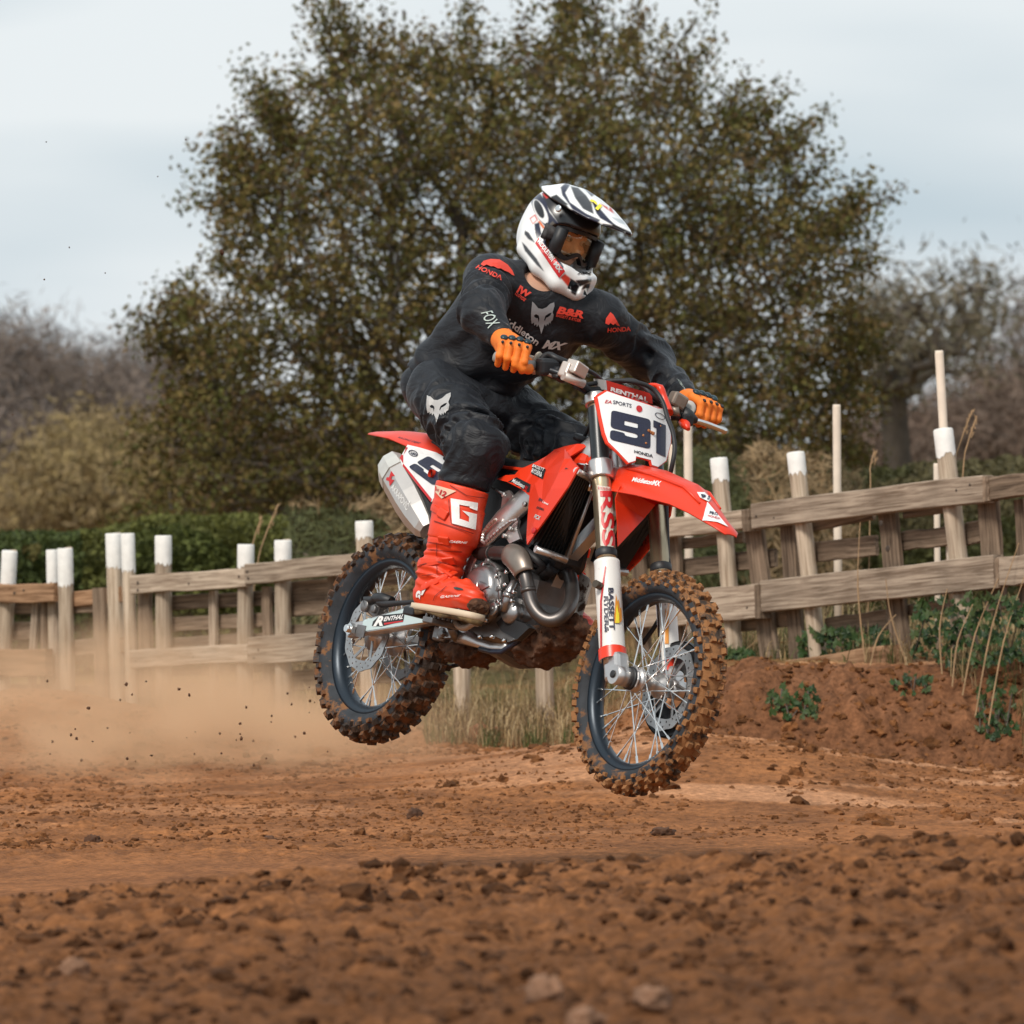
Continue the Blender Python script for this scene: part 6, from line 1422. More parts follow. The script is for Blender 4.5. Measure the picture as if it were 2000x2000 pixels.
for a, b, w, vw in (((52, 350), (8, 1190), 82, 525), ((350, 337), (367, 1230), 82, 535), ((688, 257), (718, 1310), 72, 455), ((880, 268), (884, 1300), 88, 420), ((1325, 316), (1318, 1230), 88, 440), ((1525, 293), (1526, 1230), 90, 405)): rpost('X', a, b, w, .02, vw)
rpost('X', (280, 345), (298, 1230), 62, .09, 520); rpost('X', (612, 257), (642, 1300), 86, .08, 440)
rpost('P', (711, 1019), (722, 1400), 34, .02, 1053); rpost('P', (1060, 1190), (1066, 1400), 36, .02, 1191, white=None); rpost('P', (900, 1150), (904, 1400), 34, .02, 1151, white=None)
rpost('Y', (236, 560), (312, 1470), 76, .02, 660); rpost('Y', (577, 535), (684, 1500), 78, .02, 632); rpost('Y', (1232, 432), (1330, 1260), 86, .02, 548)
for a, b, w, mt in (((535, 547), (552, 1300), 106, WG3), ((780, 570), (797, 1300), 106, WG3), ((1150, 562), (1156, 1260), 56, WG1), ((1440, 540), (1446, 1230), 70, WG3), ((195, 620), (166, 1180), 52, WG1), ((238, 620), (242, 1180), 46, WG3), ((292, 570), (300, 1230), 52, WG1), ((1800, 480), (1815, 1230), 90, WG3)): board('plank', 'X', a, b, w, .055, mt, .026)
for a, b, w, mt in (((395, 868), (478, 1560), 118, WG3), ((542, 850), (592, 1500), 96, WG3), ((988, 795), (1050, 1440), 118, WG3), ((1432, 745), (1470, 1230), 132, WG3), ((1575, 740), (1600, 1230), 66, WG3), ((40, 905), (70, 1420), 72, WG3), ((-120, 930), (-95, 1420), 90, WG3), ((-330, 960), (-310, 1450), 90, WG3)): board('plank', 'Y', a, b, w, .055, mt, .026)
for a, b, w, mt in (((-60, 578), (308, 572), 100, WG2), ((720, 532), (1340, 490), 100, WG1), ((1338, 476), (2150, 392), 108, WG1), ((-40, 950), (266, 952), 145, WG2), ((720, 930), (1355, 897), 98, WG1), ((1356, 888), (2100, 838), 150, WG1)): board('rail', 'X', a, b, w, -.035, mt, .045)
for a, b, w, mt in (((395, 610), (662, 585), 82, WG2), ((400, 872), (684, 850), 86, WG3)): board('rail', 'X', a, b, w, .10, mt, .04)
for a, b, w, mt in (((-700, 960), (-250, 905), 85, WG1), ((-250, 900), (392, 826), 84, WG1), ((402, 814), (1432, 690), 116, WG1), ((1456, 694), (1700, 660), 100, WG3), ((-600, 1300), (-100, 1245), 120, WG1), ((-100, 1235), (436, 1190), 150, WG1), ((446, 1168), (1482, 1062), 140, WG1), ((1496, 1062), (1700, 1040), 130, WG1)): board('rail', 'Y', a, b, w, -.035, mt, .055)
for a, b, w in (((372, 786), (377, 882), 48), ((428, 1118), (432, 1268), 42), ((1440, 638), (1446, 748), 40), ((1488, 1000), (1490, 1132), 30)): board('end_block', 'Y', a, b, w, -.045, WG3, .06)
board('sleeper', 'Y', (370, 1530), (1010, 1430), 86, -.05, WG2, .09)
# horizontal slats of the pallets behind
for a, b, w in (((-40, 660), (600, 640), 70), ((60, 780), (330, 770), 100), ((930, 625), (1800, 585), 80), ((930, 745), (1480, 715), 76), ((930, 845), (1480, 815), 60), ((1580, 650), (2200, 610), 100), ((1580, 540), (2200, 500), 60), ((930, 1000), (1480, 970), 50), ((930, 1105), (1500, 1080), 84), ((400, 1115), (720, 1110), 90), ((-40, 1110), (300, 1110), 90), ((1580, 1050), (2150, 1000), 110), ((1580, 780), (2100, 740), 60)): board('slat', 'X', a, b, w, .12, WG3, .02)
for a, b, w in (((75, 935), (350, 905), 50), ((85, 1042), (490, 1000), 82), ((650, 858), (925, 800), 52), ((665, 972), (940, 945), 92), ((1055, 925), (1265, 900), 86), ((1060, 800), (1260, 775), 44), ((1335, 895), (1400, 880), 100), ((715, 1310), (985, 1275), 92), ((330, 1290), (560, 1265), 80), ((-500, 1050), (20, 1000), 80), ((-500, 1180), (20, 1120), 60), ((1080, 1230), (1250, 1210), 50)): board('slat', 'Y', a, b, w, .12, WG3, .02)
# knots and nail holes on the rails
NAIL = pmat('dark_knot', (.05, .035, .025), .8)
for c, a, s in [('Y', p, q) for p, q in (((425, 815), .006), ((505, 822), .005), ((865, 760), .008), ((910, 722), .007), ((940, 764), .008), ((1315, 700), .007), ((1375, 675), .006), ((385, 1220), .006), ((780, 1140), .006), ((1410, 1100), .006), ((1352, 1058), .010), ((980, 845), .012), ((1010, 958), .014), ((520, 1120), .006), ((300, 850), .005))]+[('X', p, q) for p, q in (((765, 520), .008), ((765, 560), .007), ((1040, 525), .006), ((1355, 460), .007), ((1360, 495), .007), ((1720, 410), .007), ((1310, 485), .006), ((755, 940), .006), ((1065, 920), .005), ((1415, 880), .007), ((1390, 925), .006), ((100, 575), .008), ((150, 560), .006))]:
    p = fpt(c, *a, -.035)+fnor*(.0285 if c == 'Y' else .0235); m = MB(); m.disc((0, 0, 0), (0, -1, 0), s, .002, 10); q = Vector((0, -1, 0)).rotation_difference(fnor).to_matrix().to_4x4(); q.translation = p; place('knot', m, NAIL, q, fence)
# tall stakes beyond the fence
for (u, v0, v1, w, lb, mt) in ((1343, 748, 1180, 17, 'tall cream stake just beyond the gloved hand with the clutch lever', TAN), (1634, 790, 1180, 16, 'tall straight white stake standing alone behind the fence', TAN), (1312, 868, 1180, 13, 'thin cream stake partly hidden behind the front number plate', TAN), (1829, 905, 1120, 12, 'short white stake behind the leaning post', TAN)):
    Y = YF(u)+1.0; A = W(u, v0, Y); B = W(u+4, v1, Y); B.z = min(B.z, gz(B.x, B.y)-.1); m = MB(); r = w/2/FP*Y; m.tube([A, A.lerp(B, .01), A.lerp(B, .5), B], [r*.9, r, r, r], 14); tag(m.build('stake', mt), lb, 'stake', None)
A = W(1834, 685, YF(1834)+.18); B = W(1872, 1130, YF(1872)+.18); B.z = min(B.z, gz(B.x, B.y)-.1); r = 17.5/2/FP*YF(1834); m = MB(); m.tube([A, A.lerp(B, .01), A.lerp(B, .4), B], [r*.9, r, r, r], 14); tag(m.build('stake', TAN), 'tallest white stake with rusty streaks, leaning beside a grey square-cut post', 'stake')

# ================================================================== plants
def leaves(P, S, asp, cols, seed, droop=None):
    """N small two-triangle blades"""
    r = np.random.default_rng(seed); n = len(P); a = r.normal(size=(n, 3)); a /= np.linalg.norm(a, axis=1)[:, None]
    if droop is not None: a = a*(1-droop)+np.array([0, 0, 1])*droop; a /= np.linalg.norm(a, axis=1)[:, None]
    b = np.cross(a, r.normal(size=(n, 3))); b /= np.linalg.norm(b, axis=1)[:, None]
    s = S[:, None]; V = np.stack([P-a*s, P+b*s*asp, P+a*s, P-b*s*asp], 1).reshape(-1, 3)
    return V, (np.arange(n)*4)[:, None]+np.array([0, 1, 2, 3])[None], np.repeat(cols, 4, 0)
def leafmat(name, rough=.7, trans=.25):
    m = pmat(name, (1, 1, 1), rough, attr=True, spec=.2); t = m.node_tree; b = t.nodes['Principled BSDF']; o = [n for n in t.nodes if n.type == 'OUTPUT_MATERIAL'][0]
    if trans:
        tr = N(t, 'ShaderNodeBsdfTranslucent'); a = [n for n in t.nodes if n.type == 'VERTEX_COLOR'][0]; t.links.new(a.outputs[0], tr.inputs[0]); ms = N(t, 'ShaderNodeMixShader'); ms.inputs[0].default_value = trans; t.links.new(b.outputs[0], ms.inputs[1]); t.links.new(tr.outputs[0], ms.inputs[2]); t.links.new(ms.outputs[0], o.inputs[0])
    return m
LEAFM = leafmat('small_leaves'); TWIGM = leafmat('bare_twigs', .85, 0)
BARK = pmat('dark_bark', (.075, .060, .046), .9, var=.4, vscale=6, bump=.5, bscale=30); BARKG = pmat('grey_bark', (.075, .062, .054), .9, var=.3, vscale=4)
def grow(base, nodes, r0, seed):
    """connect crown points to the nearest point nearer the root; radii from what hangs on them"""
    base = np.array(base); o = np.argsort(np.linalg.norm(nodes-base, axis=1)); N_ = np.concatenate([base[None], nodes[o]]); par = np.zeros(len(N_), int); dr = np.zeros(len(N_))
    for i in range(1, len(N_)):
        d = np.linalg.norm(N_[:i]-N_[i], axis=1)+.16*dr[:i]; j = int(np.argmin(d)); par[i] = j; dr[i] = dr[j]+np.linalg.norm(N_[j]-N_[i])
    cnt = np.ones(len(N_))
    for i in range(len(N_)-1, 0, -1): cnt[par[i]] += cnt[i]
    rad = r0*(cnt/cnt[0])**.5
    return N_, par, rad
def branch_mesh(N_, par, rad, rmin, n=5):
    i = np.arange(1, len(N_)); A = N_[par[i]]; B = N_[i]; ra = np.maximum(np.minimum(rad[par[i]], rad[i]*1.5), rmin); rb = np.maximum(rad[i], rmin)
    T = B-A; T /= np.linalg.norm(T, axis=1)[:, None]+1e-9; u = np.cross(T, [0.31, 0.2, 0.93]); u /= np.linalg.norm(u, axis=1)[:, None]+1e-9; w = np.cross(T, u); an = np.arange(n)*2*np.pi/n
    ring = lambda C, r: C[:, None]+r[:, None, None]*(u[:, None]*np.cos(an)[None, :, None]+w[:, None]*np.sin(an)[None, :, None])
    V = np.concatenate([ring(A, ra), ring(B+T*(rb*.3)[:, None], rb)], 1).reshape(-1, 3); k = np.arange(len(i))[:, None, None]*2*n; j = np.arange(n); Q = np.stack([j, (j+1) % n, n+(j+1) % n, n+j], 1)
    return V, (k+Q[None]).reshape(-1, 4)
def poly_in(u, v, P):
    ins = np.zeros(len(u), bool); j = len(P)-1
    for i in range(len(P)):
        if P[i][1] != P[j][1]: ins ^= ((P[i][1] > v) != (P[j][1] > v)) & (u < (P[j][0]-P[i][0])*(v-P[i][1])/(P[j][1]-P[i][1])+P[i][0])
        j = i
    return ins
def edge_dist(u, v, P):
    d = np.full(len(u), 1e9)
    for i in range(len(P)):
        a = np.array(P[i]); b = np.array(P[(i+1) % len(P)]); ab = b-a; t = np.clip(((u-a[0])*ab[0]+(v-a[1])*ab[1])/(ab@ab), 0, 1); d = np.minimum(d, np.hypot(u-a[0]-t*ab[0], v-a[1]-t*ab[1]))
    return d
def tree(name, label, outline, Y, root, ncl, per, lsize, asp, palette, thick, r0, seed, lm, bm_, spread, group=None, rmin=.004, edge=60, nc=5, cat='tree', twig=0, droop=None, lat=.42, shoots=0, gap=.36):
    r = np.random.default_rng(seed); P = [(a-root[0], b) for a, b in outline]; us = [p[0] for p in P]; vs = [p[1] for p in P]
    u = r.uniform(min(us), max(us), ncl*6); v = r.uniform(min(vs), max(vs), ncl*6); k = poly_in(u, v, P); u, v = u[k], v[k]; ed = edge_dist(u, v, P); nn = fb2(u/100+5, v/100+9, 1.7, 3, seed)
    keep = (nn > gap+.10*r.random(len(u))) | (ed > edge*2.2*r.random(len(u))+edge*.3); u, v, ed = u[keep][:ncl], v[keep][:ncl], ed[keep][:ncl]
    dd = thick*np.clip(ed/edge/2.2, .12, 1)**.6*r.uniform(-1, 1, len(u)); sc = 1/FP*Y
    C = np.stack([(u+root[0]-1000)*sc, Y+dd, CZ+(1000-v)*sc], 1); bp = W(root[0], root[1], Y); base = np.array([bp.x, bp.y, gz(bp.x, bp.y)-.1]); 
    C = C[C[:, 2] > base[2]+.25]
    if shoots:
        rim = np.nonzero((ed[:len(C)] < edge*.8) & (C[:, 2] > CZ))[0]; rim = r.choice(rim, min(shoots, len(rim)), False); cen = C.mean(0); dv = C[rim]-cen; dv[:, 1] *= .3; dv /= np.linalg.norm(dv, axis=1)[:, None]; dv = dv+r.normal(size=dv.shape)*.35+np.array([0, 0, .25]); ln_ = r.uniform(.35, 1.1, (len(rim), 1))
        C = np.concatenate([C]+[C[rim]+dv*q*ln_ for q in (.07, .14, .21)])
    N_, par, rad = grow(base, C, r0, seed); V, F = branch_mesh(N_, par, rad, rmin, nc)
    o = empty(name, Matrix.Translation(base)); tag(o, label, cat, group); off = base[None]
    link('trunk', np_mesh('trunk', V-off, F), bm_, o)
    n = len(C); par_c = N_[par[1:]]; dirv = N_[1:]-par_c; dl = np.linalg.norm(dirv, axis=1)[:, None]+1e-6; dirv = dirv/dl
    idx = np.repeat(np.arange(n), per); t = r.uniform(-.5, 1.3, len(idx)); Cc = N_[1:][idx]; Pp = Cc+dirv[idx]*(t*spread)[:, None]+r.normal(size=(len(idx), 3))*spread*lat
    pal = np.array(palette); ci = r.integers(0, len(pal), n)[idx]; mixv = r.random(len(idx)) < .35; ci = np.where(mixv, r.integers(0, len(pal), len(idx)), ci)
    cols = pal[ci]*r.uniform(.65, 1.3, (len(idx), 1)); S = lsize*r.uniform(.6, 1.3, len(idx))
    V, F, cols = leaves(Pp, S, asp, cols, seed+1, droop)
    me = np_mesh('crown', V-off, F, False); setattr_col(me, cols); link('crown', me, lm, o); return o
HAW = [(300, 1060), (322, 900), (330, 800), (350, 720), (318, 650), (352, 560), (420, 545), (440, 480), (430, 410), (470, 350), (420, 285), (470, 285), (530, 300), (525, 200), (590, 150), (640, 130), (660, 80), (705, 70), (770, 80), (820, 105), (900, 92), (960, 110), (1010, 80), (1060, 95), (1095, 60), (1100, 8), (1125, -30), (1150, 60), (1190, 70), (1265, 70), (1290, 110), (1345, 118), (1335, 190), (1400, 215), (1490, 235), (1505, 285), (1590, 300), (1560, 350), (1620, 400), (1690, 400), (1650, 450), (1640, 540), (1670, 550), (1655, 640), (1675, 740), (1650, 850), (1660, 960), (1640, 1060)]
OLIVE = [(.120, .098, .028), (.155, .118, .036), (.092, .082, .024), (.190, .134, .046), (.140, .088, .040), (.105, .106, .030)]
tree('hawthorn_tree', 'large dense olive-green hawthorn behind the rider, filling the sky above the fence', HAW, 58, (1010, 1150), 3600, 40, .023, .62, OLIVE, 1.7, .16, 21, LEAFM, BARK, .20, rmin=.0055, edge=55, lat=.26, shoots=110, gap=.28)
# distant bare wood, left
BARE = [(.175, .135, .110), (.145, .116, .100), (.205, .160, .128), (.125, .104, .094)]
WILL = [(.30, .225, .10), (.26, .19, .095), (.21, .16, .09)]
LT = [((20, 668), 95, 'tall bare grey-brown tree with upright limbs at the end of the wood'), ((92, 690), 90, 'bare tree with thin forked top standing in the wood'), ((165, 722), 80, 'lower bare tree between two taller ones in the wood'), ((-30, 700), 90, 'bare tree with dark trunk at the wood edge'), ((248, 705), 90, 'bare tree with ragged twiggy crown near the hawthorn'), ((318, 665), 100, 'bare tree with feathery pale top beside the hawthorn')]
for i, ((u, vt), hw, lb) in enumerate(LT):
    ol = [(u-hw*.5, 960), (u-hw*.8, 830), (u-hw*.75, vt+60), (u-hw*.35, vt+10), (u, vt), (u+hw*.4, vt+15), (u+hw*.8, vt+70), (u+hw*.8, 840), (u+hw*.5, 960)]
    tree('bare_tree', lb, ol, 108+3*i, (u, 1060), 230, 34, .16, .05, BARE, 2.6, .20, 40+i, TWIGM, BARKG, .50, 'bare trees of the wood', .012, 30, 4, droop=.35)
for i, (ol, rt, lb, pal, Y) in enumerate([([(30, 1010), (60, 950), (130, 905), (200, 885), (260, 905), (300, 960), (320, 1010)], (170, 1060), 'yellowish budding willow bush in front of the bare wood', WILL, 96), ([(-40, 1010), (-30, 900), (40, 870), (110, 890), (140, 1010)], (50, 1060), 'brown twiggy thicket below the tall bare tree', BARE, 100), ([(220, 1010), (240, 880), (300, 820), (380, 800), (470, 830), (520, 1010)], (360, 1060), 'dense grey-brown thicket beside the hawthorn', BARE, 100)]):
    tree('thicket', lb, ol, Y, rt, 420, 90, .085, .12, pal, 2.5, .10, 60+i, TWIGM, BARKG, .45, 'thickets', .010, 30, 4, 'bush', droop=.25)
# right: oak and neighbours
OAK = [(1670, 770), (1640, 690), (1665, 600), (1700, 560), (1760, 540), (1830, 545), (1870, 538), (1920, 555), (1948, 600), (1930, 660), (1915, 720), (1890, 790), (1770, 770)]
tree('oak_tree', 'spreading bare oak with dark trunk and bushy twig tufts', OAK, 92, (1770, 1040), 210, 24, .085, .16, [(.13, .11, .07), (.105, .095, .06), (.155, .125, .085)], 3.4, .17, 81, TWIGM, BARK, .40, None, .016, 40, 5, droop=.2)
tree('bare_tree', 'hazy bare tree overlapping the right of the oak', [(1900, 930), (1880, 760), (1920, 690), (1960, 620), (2010, 585), (2080, 600), (2100, 930)], 118, (1990, 1050), 240, 34, .15, .06, BARE, 3, .22, 82, TWIGM, BARKG, .5, None, .012, 40, 4, droop=.3)
tree('thicket', 'brown twiggy thicket beneath the oak', [(1640, 960), (1640, 890), (1700, 840), (1800, 820), (1900, 800), (2020, 780), (2060, 960)], 112, (1850, 1050), 520, 60, .14, .07, [(.18, .125, .095), (.15, .11, .085)], 3, .10, 83, TWIGM, BARKG, .5, 'thickets', .010, 40, 4, 'bush', droop=.25)
# distant undergrowth closing the view below the crowns
def mass(name, label, u0, u1, vt, Y0, Y1, n, size, asp, pal, seed, zlow=None, lm=TWIGM, cat='undergrowth', kind='stuff', amp=25):
    r = np.random.default_rng(seed); u = r.uniform(u0, u1, n); Y = r.uniform(Y0, Y1, n); top = vt(u)+amp*(fb2(u/60, u*0, 1.0, 3, seed)-.5)*2; x = (u-1000)/FP*Y; g = gza(x, Y); zt = CZ+(1000-top)/FP*Y
    t = r.random(n)**.75; z = g+(zt-g)*t; pal = np.array(pal); c = pal[(fb2(x*1.3, z*1.5, .8, 2, seed)*len(pal)*.999).astype(int)]*r.uniform(.6, 1.35, (n, 1))
    V, F, c = leaves(np.stack([x, Y, z], 1), size*r.uniform(.6, 1.3, n), asp, c, seed+1); me = np_mesh(name, V, F, False); setattr_col(me, c); return me
me = mass('undergrowth', '', -1300, 3300, lambda u: np.where(u < 500, 905, np.where(u > 1500, 880, 850)), 120, 140, 70000, .22, .22, BARE, 91)
tag(link('undergrowth', me, TWIGM), 'far brown undergrowth of the wood beyond the trees', 'undergrowth', kind='stuff')
HEDG = [(.085, .10, .026), (.115, .12, .032), (.06, .078, .022), (.14, .12, .038)]
me = mass('hedge', '', -60, 560, lambda u: np.interp(u, [0, 200, 330, 420, 560], [1042, 1032, 1008, 1006, 1012]), 46, 49, 44000, .028, .5, HEDG, 92, amp=10); h = link('hedge', me, LEAFM); tag(h, 'dense low green hedge behind the dusty end of the fence', 'hedge')
me = mass('hedge', '', 1360, 2060, lambda u: np.interp(u, [1360, 1600, 1800, 2060], [935, 920, 905, 900]), 47, 52, 36000, .028, .5, [(.05, .062, .018), (.075, .078, .026), (.11, .095, .045), (.06, .06, .022)], 93, amp=16); h = link('hedge', me, LEAFM); tag(h, 'low green and straw hedge behind the stakes', 'hedge')
# dry weeds in front of the hawthorn foot
me = mass('dry_weeds', '', 560, 1680, lambda u: np.interp(u, [560, 1000, 1380, 1500, 1680], [985, 960, 880, 860, 930]), 44, 48, 16000, .06, .10, [(.16, .105, .055), (.10, .075, .04), (.22, .15, .08), (.07, .075, .03)], 94, amp=40); tag(link('dry_weeds', me, TWIGM), 'tangle of dry brown weeds beyond the fence', 'weeds', kind='stuff')

# grass: blades as bent strips
def blades(roots, hgt, wid, cols, seed, lean=.5):
    r = np.random.default_rng(seed); n = len(roots); a = r.uniform(0, 6.283, n); L = np.stack([np.cos(a), np.sin(a), 0*a], 1)*(hgt*lean*r.random(n))[:, None]; s = np.stack([-np.sin(a), np.cos(a), 0*a], 1)*(wid/2)[:, None]; up = np.array([0, 0, 1.])[None]*hgt[:, None]
    p1 = roots+up*.55+L*.30; p2 = roots+up*(1-.35*lean*r.random(n))[:, None]+L
    V = np.stack([roots-s, roots+s, p1+s*.8, p1-s*.8, p2], 1).reshape(-1, 3); k = (np.arange(n)*5)[:, None]; Q = np.concatenate([k+np.array([[0, 1, 2, 3]])], 0); T3 = k+np.array([[3, 2, 4, 4]])
    return V, np.concatenate([Q, k+np.array([[3, 2, 4, 3]])*0+np.array([[3, 2, 4, 3]])], 0)[:n], T3, np.repeat(cols, 5, 0)
def grass(name, label, regions, pal, seed):
    r = np.random.default_rng(seed); R0 = []; H = []; 
    for (u0, u1, o0, o1, n, h0, h1, cl) in regions:
        u = r.uniform(u0, u1, n*3); x0 = fb2(u/40, u*0, 1.0, 2, seed); u = u[x0 > cl][:n]; Y = YF(u)+r.uniform(o0, o1, len(u)); x = (u-1000)/FP*Y; R0.append(np.stack([x, Y, gza(x, Y)-.01], 1)); H.append(r.uniform(h0, h1, len(u)))
    R0 = np.concatenate(R0); H = np.concatenate(H); pal = np.array(pal); c = pal[r.integers(0, len(pal), len(R0))]*r.uniform(.7, 1.3, (len(R0), 1))
    n = len(R0); a = r.uniform(0, 6.283, n); lean = r.random(n)**.8*1.25; L = np.stack([np.cos(a), np.sin(a), 0*a], 1)*(H*lean*.8)[:, None]; s = np.stack([np.cos(a+1.57), np.sin(a+1.57), 0*a], 1)*(r.uniform(.0022, .0048, n)/2)[:, None]; up = np.array([0, 0, 1.])[None]*H[:, None]
    p1 = R0+up*.5+L*.25; p2 = R0+up*(.85-.25*lean)[:, None]+L*.7; p3 = R0+up*(1-.5*lean)[:, None]+L*1.15
    V = np.stack([R0-s, R0+s, p1+s*.9, p1-s*.9, p2+s*.6, p2-s*.6, p3+s*.1, p3-s*.1], 1).reshape(-1, 3); k = (np.arange(n)*8)[:, None, None]; F = (k+np.array([[0, 1, 2, 3], [3, 2, 4, 5], [5, 4, 6, 7]])[None]).reshape(-1, 4)
    me = np_mesh(name, V, F, False); setattr_col(me, np.repeat(c, 8, 0)); tag(link(name, me, LEAFM), label, 'grass', kind='stuff')
STRAW = [(.40, .28, .14), (.33, .23, .115), (.52, .39, .22), (.20, .13, .065), (.12, .08, .04)]
GREEN = [(.075, .095, .028), (.10, .115, .036), (.055, .075, .024)]
grass('dry_grass', 'dry straw-coloured grass along the foot of the fence', [(280, 640, -.45, .2, 420, .06, .24, .5), (830, 1120, -1.5, .1, 1500, .05, .27, .36), (1120, 1400, -.6, .3, 420, .05, .20, .4), (1380, 1700, -.12, .5, 260, .05, .18, .45), (1680, 2030, -.25, .4, 420, .06, .24, .42), (300, 2000, .5, 2.8, 2600, .10, .36, .3)], STRAW, 101)
grass('green_grass', 'tufts of green grass growing at the edge of the track', [(290, 640, -.5, .1, 380, .04, .12, .52), (830, 1120, -1.7, 0, 900, .04, .15, .5), (1380, 1600, -.12, .4, 160, .04, .12, .48), (1650, 2020, -.2, .5, 420, .05, .16, .42), (200, 2000, .5, 3.2, 2200, .08, .24, .3)], GREEN, 102)
# tall single stalks
STK = pmat('dry_stalk', (.36, .23, .12), .8, var=.2)
for i, (u0, v0, u1, v1, lb) in enumerate([(500, 1120, 544, 984, 'dry seeded grass stalk curving above the fence beside two white posts'), (488, 1110, 512, 1008, 'shorter seeded grass stalk by the same two white posts'), (1862, 935, 1900, 800, 'brown dead stalk beside the leaning post with stake'), (1880, 935, 1908, 812, 'paler dead stalk next to the leaning post with stake'), (1700, 960, 1708, 880, 'thin dry stem above the top rail')]):
    A = W(u0, v0, YF(u0)+.35); B = W(u1, v1, YF(u0)+.35); G0 = Vector((A.x-(B.x-A.x)*.8, A.y, gz(A.x, A.y))); m = MB(); mid = A.lerp(B, .5)+Vector((-.01, 0, .01)); m.tube(smoothpath([G0, A, mid, B], 4), .003, 5)
    for k in range(10): q = A.lerp(B, .65+.035*k)+Vector((random.uniform(-.006, .006), 0, 0)); m.tube([q, q+Vector((random.uniform(-.012, .016), random.uniform(-.01, .01), .016))], [.003, .001], 4)
    tag(m.build('grass_stalk', STK), lb, 'stalk', 'tall dry stalks')
for (u0, v0, u1, v1, lb) in [(1880, 1320, 1950, 1130, 'long straw rising from the middle of the bramble mound'), (1905, 1310, 1990, 1060, 'longest straw, rising through the bramble mound past the lower rail'), (1930, 1330, 2010, 1100, 'straw leaning out at the far edge of the bramble mound'), (1770, 1290, 1730, 1130, 'straw leaning back across the knotted plank'), (1700, 1300, 1750, 1200, 'short straw at the foot of the knotted plank'), (1860, 1310, 1900, 1180, 'short straw at the near edge of the bramble mound'), (1350, 1400, 1490, 1240, 'straw slanting across the post beside the front tyre'), (1690, 1280, 1680, 1020, 'upright straw crossing the lower rail before the knotted plank'), (1840, 1300, 1850, 1150, 'upright straw under the leaning post with the stake')]:
    A = W(u0, v0, YF(u0)-.35); B = W(u1, v1, YF(u0)-.35); A.z = min(A.z, gz(A.x, A.y)+.02); m = MB(); m.tube(smoothpath([A, A.lerp(B, .5)+Vector((-.02, 0, .015)), B], 4), [.0035]*5+[.002]*4, 5)
    tag(m.build('straw', STK), lb, 'straw', 'straws on the bank')
# ivy
IVY = leafmat('ivy_leaf', .45, .15)
def ivy_leaf(k):
    r = np.random.default_rng(200+k); o = [(0, 0), (.30, -.22), (.50, .02), (.36, .30), (.44, .52), (.18, .56), (0, 1.0), (-.18, .56), (-.44, .52), (-.36, .30), (-.50, .02), (-.30, -.22)]
    V = [(x, y, -.35*abs(x)+.12*r.random()) for x, y in o]+[(0, .3, .05)]; F = [(i, (i+1) % 12, 12) for i in range(12)]; me = bpy.data.meshes.new('leaf'); me.from_pydata(V, [], F); me.update(); c = np.array([(.030, .062, .018), (.045, .078, .022), (.022, .046, .016), (.060, .085, .030)][k]); setattr_col(me, np.tile(c, (13, 1))*r.uniform(.8, 1.2, (13, 1))); me.materials.append(IVY); return me
IL = [ivy_leaf(k) for k in range(4)]
def ivy(label, cu, cv, ru, rv, n, off, size, drape=0.0, seed=0):
    r = np.random.default_rng(300+seed); root = W(cu, cv, YF(cu)+off); x, y = root.x, root.y; root.z = gz(x, y); o = empty('ivy', Matrix.Translation(root)); tag(o, label, 'ivy', None); pts = []
    for i in range(n):
        u = cu+ru*r.uniform(-1, 1); v = cv+rv*r.uniform(-1, 1)*(1-.3*((u-cu)/ru)**2); Y = YF(u)+off+r.uniform(-.06, .06); p = W(u, v, Y); g = gz(p.x, p.y)
        if drape: 
            # hug the bank: march along the ray to the soil
            for k in range(60):
                q = W(u, v, 30.3+k*.05)
                if q.z < gz(q.x, q.y)+.015: break
            p = q+Vector((0, -.02, .012)); 
        elif p.z < g: p.z = g+.03*r.random()
        q = bpy.data.objects.new('leaf', IL[int(r.integers(0, 4))]); COL.objects.link(q); q.parent = o; q.location = p-root; s = size*r.uniform(.65, 1.25); q.scale = (s, s, s); q.rotation_euler = (r.uniform(.5, 1.7), r.uniform(-.7, .7), r.uniform(-.9, .9)); pts.append(p-root)
    m = MB(); pts.sort(key=lambda p: p.x); m.tube(pts[::max(1, n//12)], .003, 5); m.build('stem', BARK, o)
ivy('dark glossy ivy climbing between the round post and the knotted plank', 1650, 1262, 88, 34, 130, .0, .040, 0, 1)
ivy('ivy trailing down the bank below the lowest sleeper', 1550, 1380, 48, 34, 44, -.6, .036, 1, 2)
ivy('ivy hanging down the bare bank with a long root', 1945, 1390, 36, 60, 64, -.6, .036, 1, 3)
ivy('small ivy sprig on the bank under the knotted plank', 1780, 1345, 34, 22, 26, -.6, .032, 1, 4)
ivy('ivy growing at the foot of the fence beside the front tyre', 1440, 1320, 30, 50, 60, -.25, .036, 0, 5)
ivy('bramble and ivy mound in front of the fence on the bank', 1900, 1235, 115, 72, 290, -.15, .034, 0, 6)

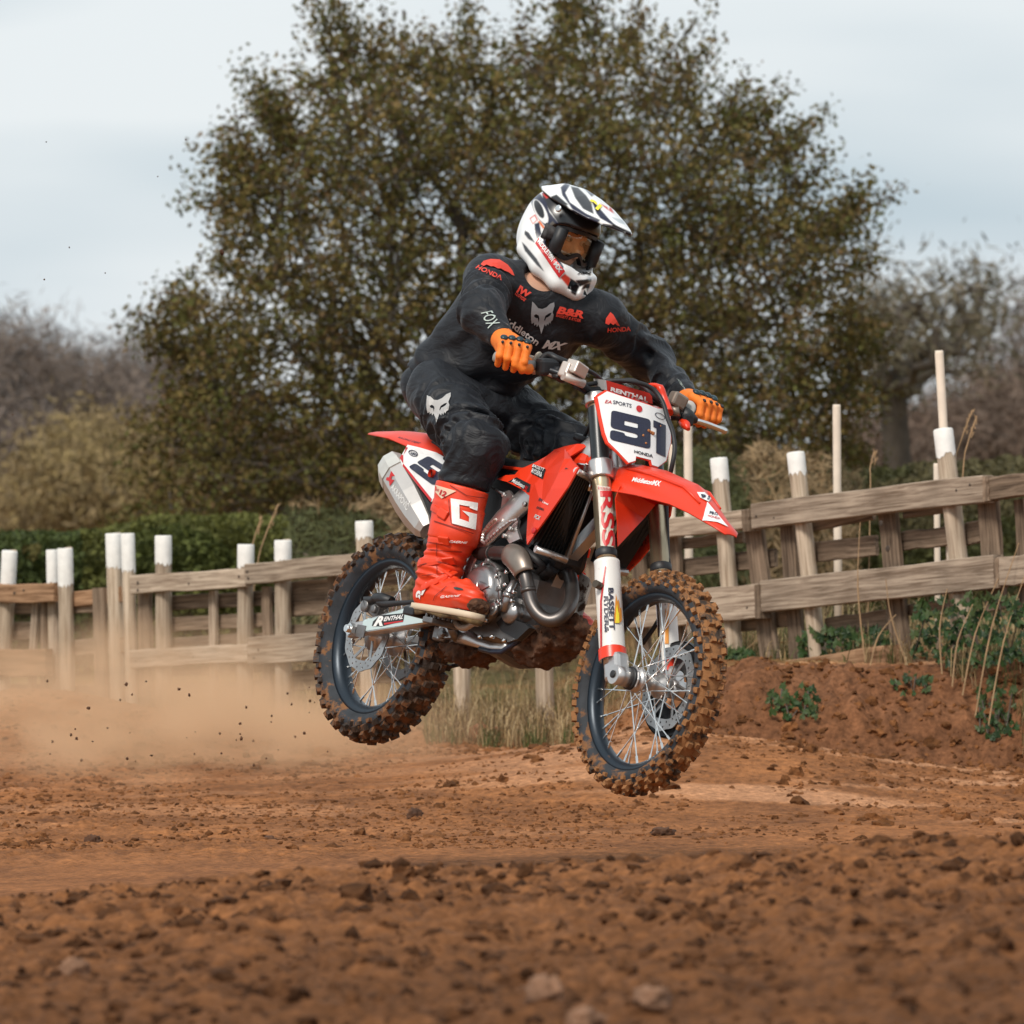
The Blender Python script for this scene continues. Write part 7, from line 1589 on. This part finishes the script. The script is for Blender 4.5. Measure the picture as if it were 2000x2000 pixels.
# ================================================================== dust
c = W(330, 1330, 31.5); m = MB(); bm = bmesh.new(); bmesh.ops.create_icosphere(bm, subdivisions=3, radius=1); bm.verts.index_update()
m.add([v_.co for v_ in bm.verts], [[v_.index for v_ in f.verts] for f in bm.faces], 0, True); bm.free()
dm = bpy.data.materials.new('orange_dust'); dm.use_nodes = True; t = dm.node_tree; t.nodes.clear(); o_ = N(t, 'ShaderNodeOutputMaterial'); pv = N(t, 'ShaderNodeVolumePrincipled'); pv.inputs['Color'].default_value = (.98, .68, .43, 1); pv.inputs['Anisotropy'].default_value = .1
tc = N(t, 'ShaderNodeTexCoord'); ln = N(t, 'ShaderNodeVectorMath', operation='LENGTH'); t.links.new(tc.outputs['Object'], ln.inputs[0]); f1 = N(t, 'ShaderNodeMapRange'); f1.inputs[1].default_value = 1.0; f1.inputs[2].default_value = .15; f1.inputs[3].default_value = 0; f1.inputs[4].default_value = 1; f1.interpolation_type = 'SMOOTHSTEP'; t.links.new(ln.outputs['Value'], f1.inputs[0])
mp = N(t, 'ShaderNodeMapping'); mp.inputs['Scale'].default_value = (2.2, 2.2, 1.6); t.links.new(tc.outputs['Object'], mp.inputs[0]); nz = N(t, 'ShaderNodeTexNoise'); nz.inputs['Scale'].default_value = 1.6; nz.inputs['Detail'].default_value = 3; t.links.new(mp.outputs[0], nz.inputs[0]); f2 = N(t, 'ShaderNodeMapRange'); f2.inputs[1].default_value = .40; f2.inputs[2].default_value = .72; t.links.new(nz.outputs[0], f2.inputs[0])
mu = N(t, 'ShaderNodeMath', operation='MULTIPLY'); t.links.new(f1.outputs[0], mu.inputs[0]); t.links.new(f2.outputs[0], mu.inputs[1]); m2 = N(t, 'ShaderNodeMath', operation='MULTIPLY'); m2.inputs[1].default_value = 3.2; t.links.new(mu.outputs[0], m2.inputs[0]); t.links.new(m2.outputs[0], pv.inputs['Density']); t.links.new(pv.outputs[0], o_.inputs['Volume'])
d = m.build('dust_cloud', dm); d.location = W(340, 1420, 31.8); d.scale = (1.35, 2.3, .50); d.rotation_euler = (0, R_(4), 0); tag(d, 'orange dust drifting behind the rear wheel in front of the fence', 'dust', kind='stuff')
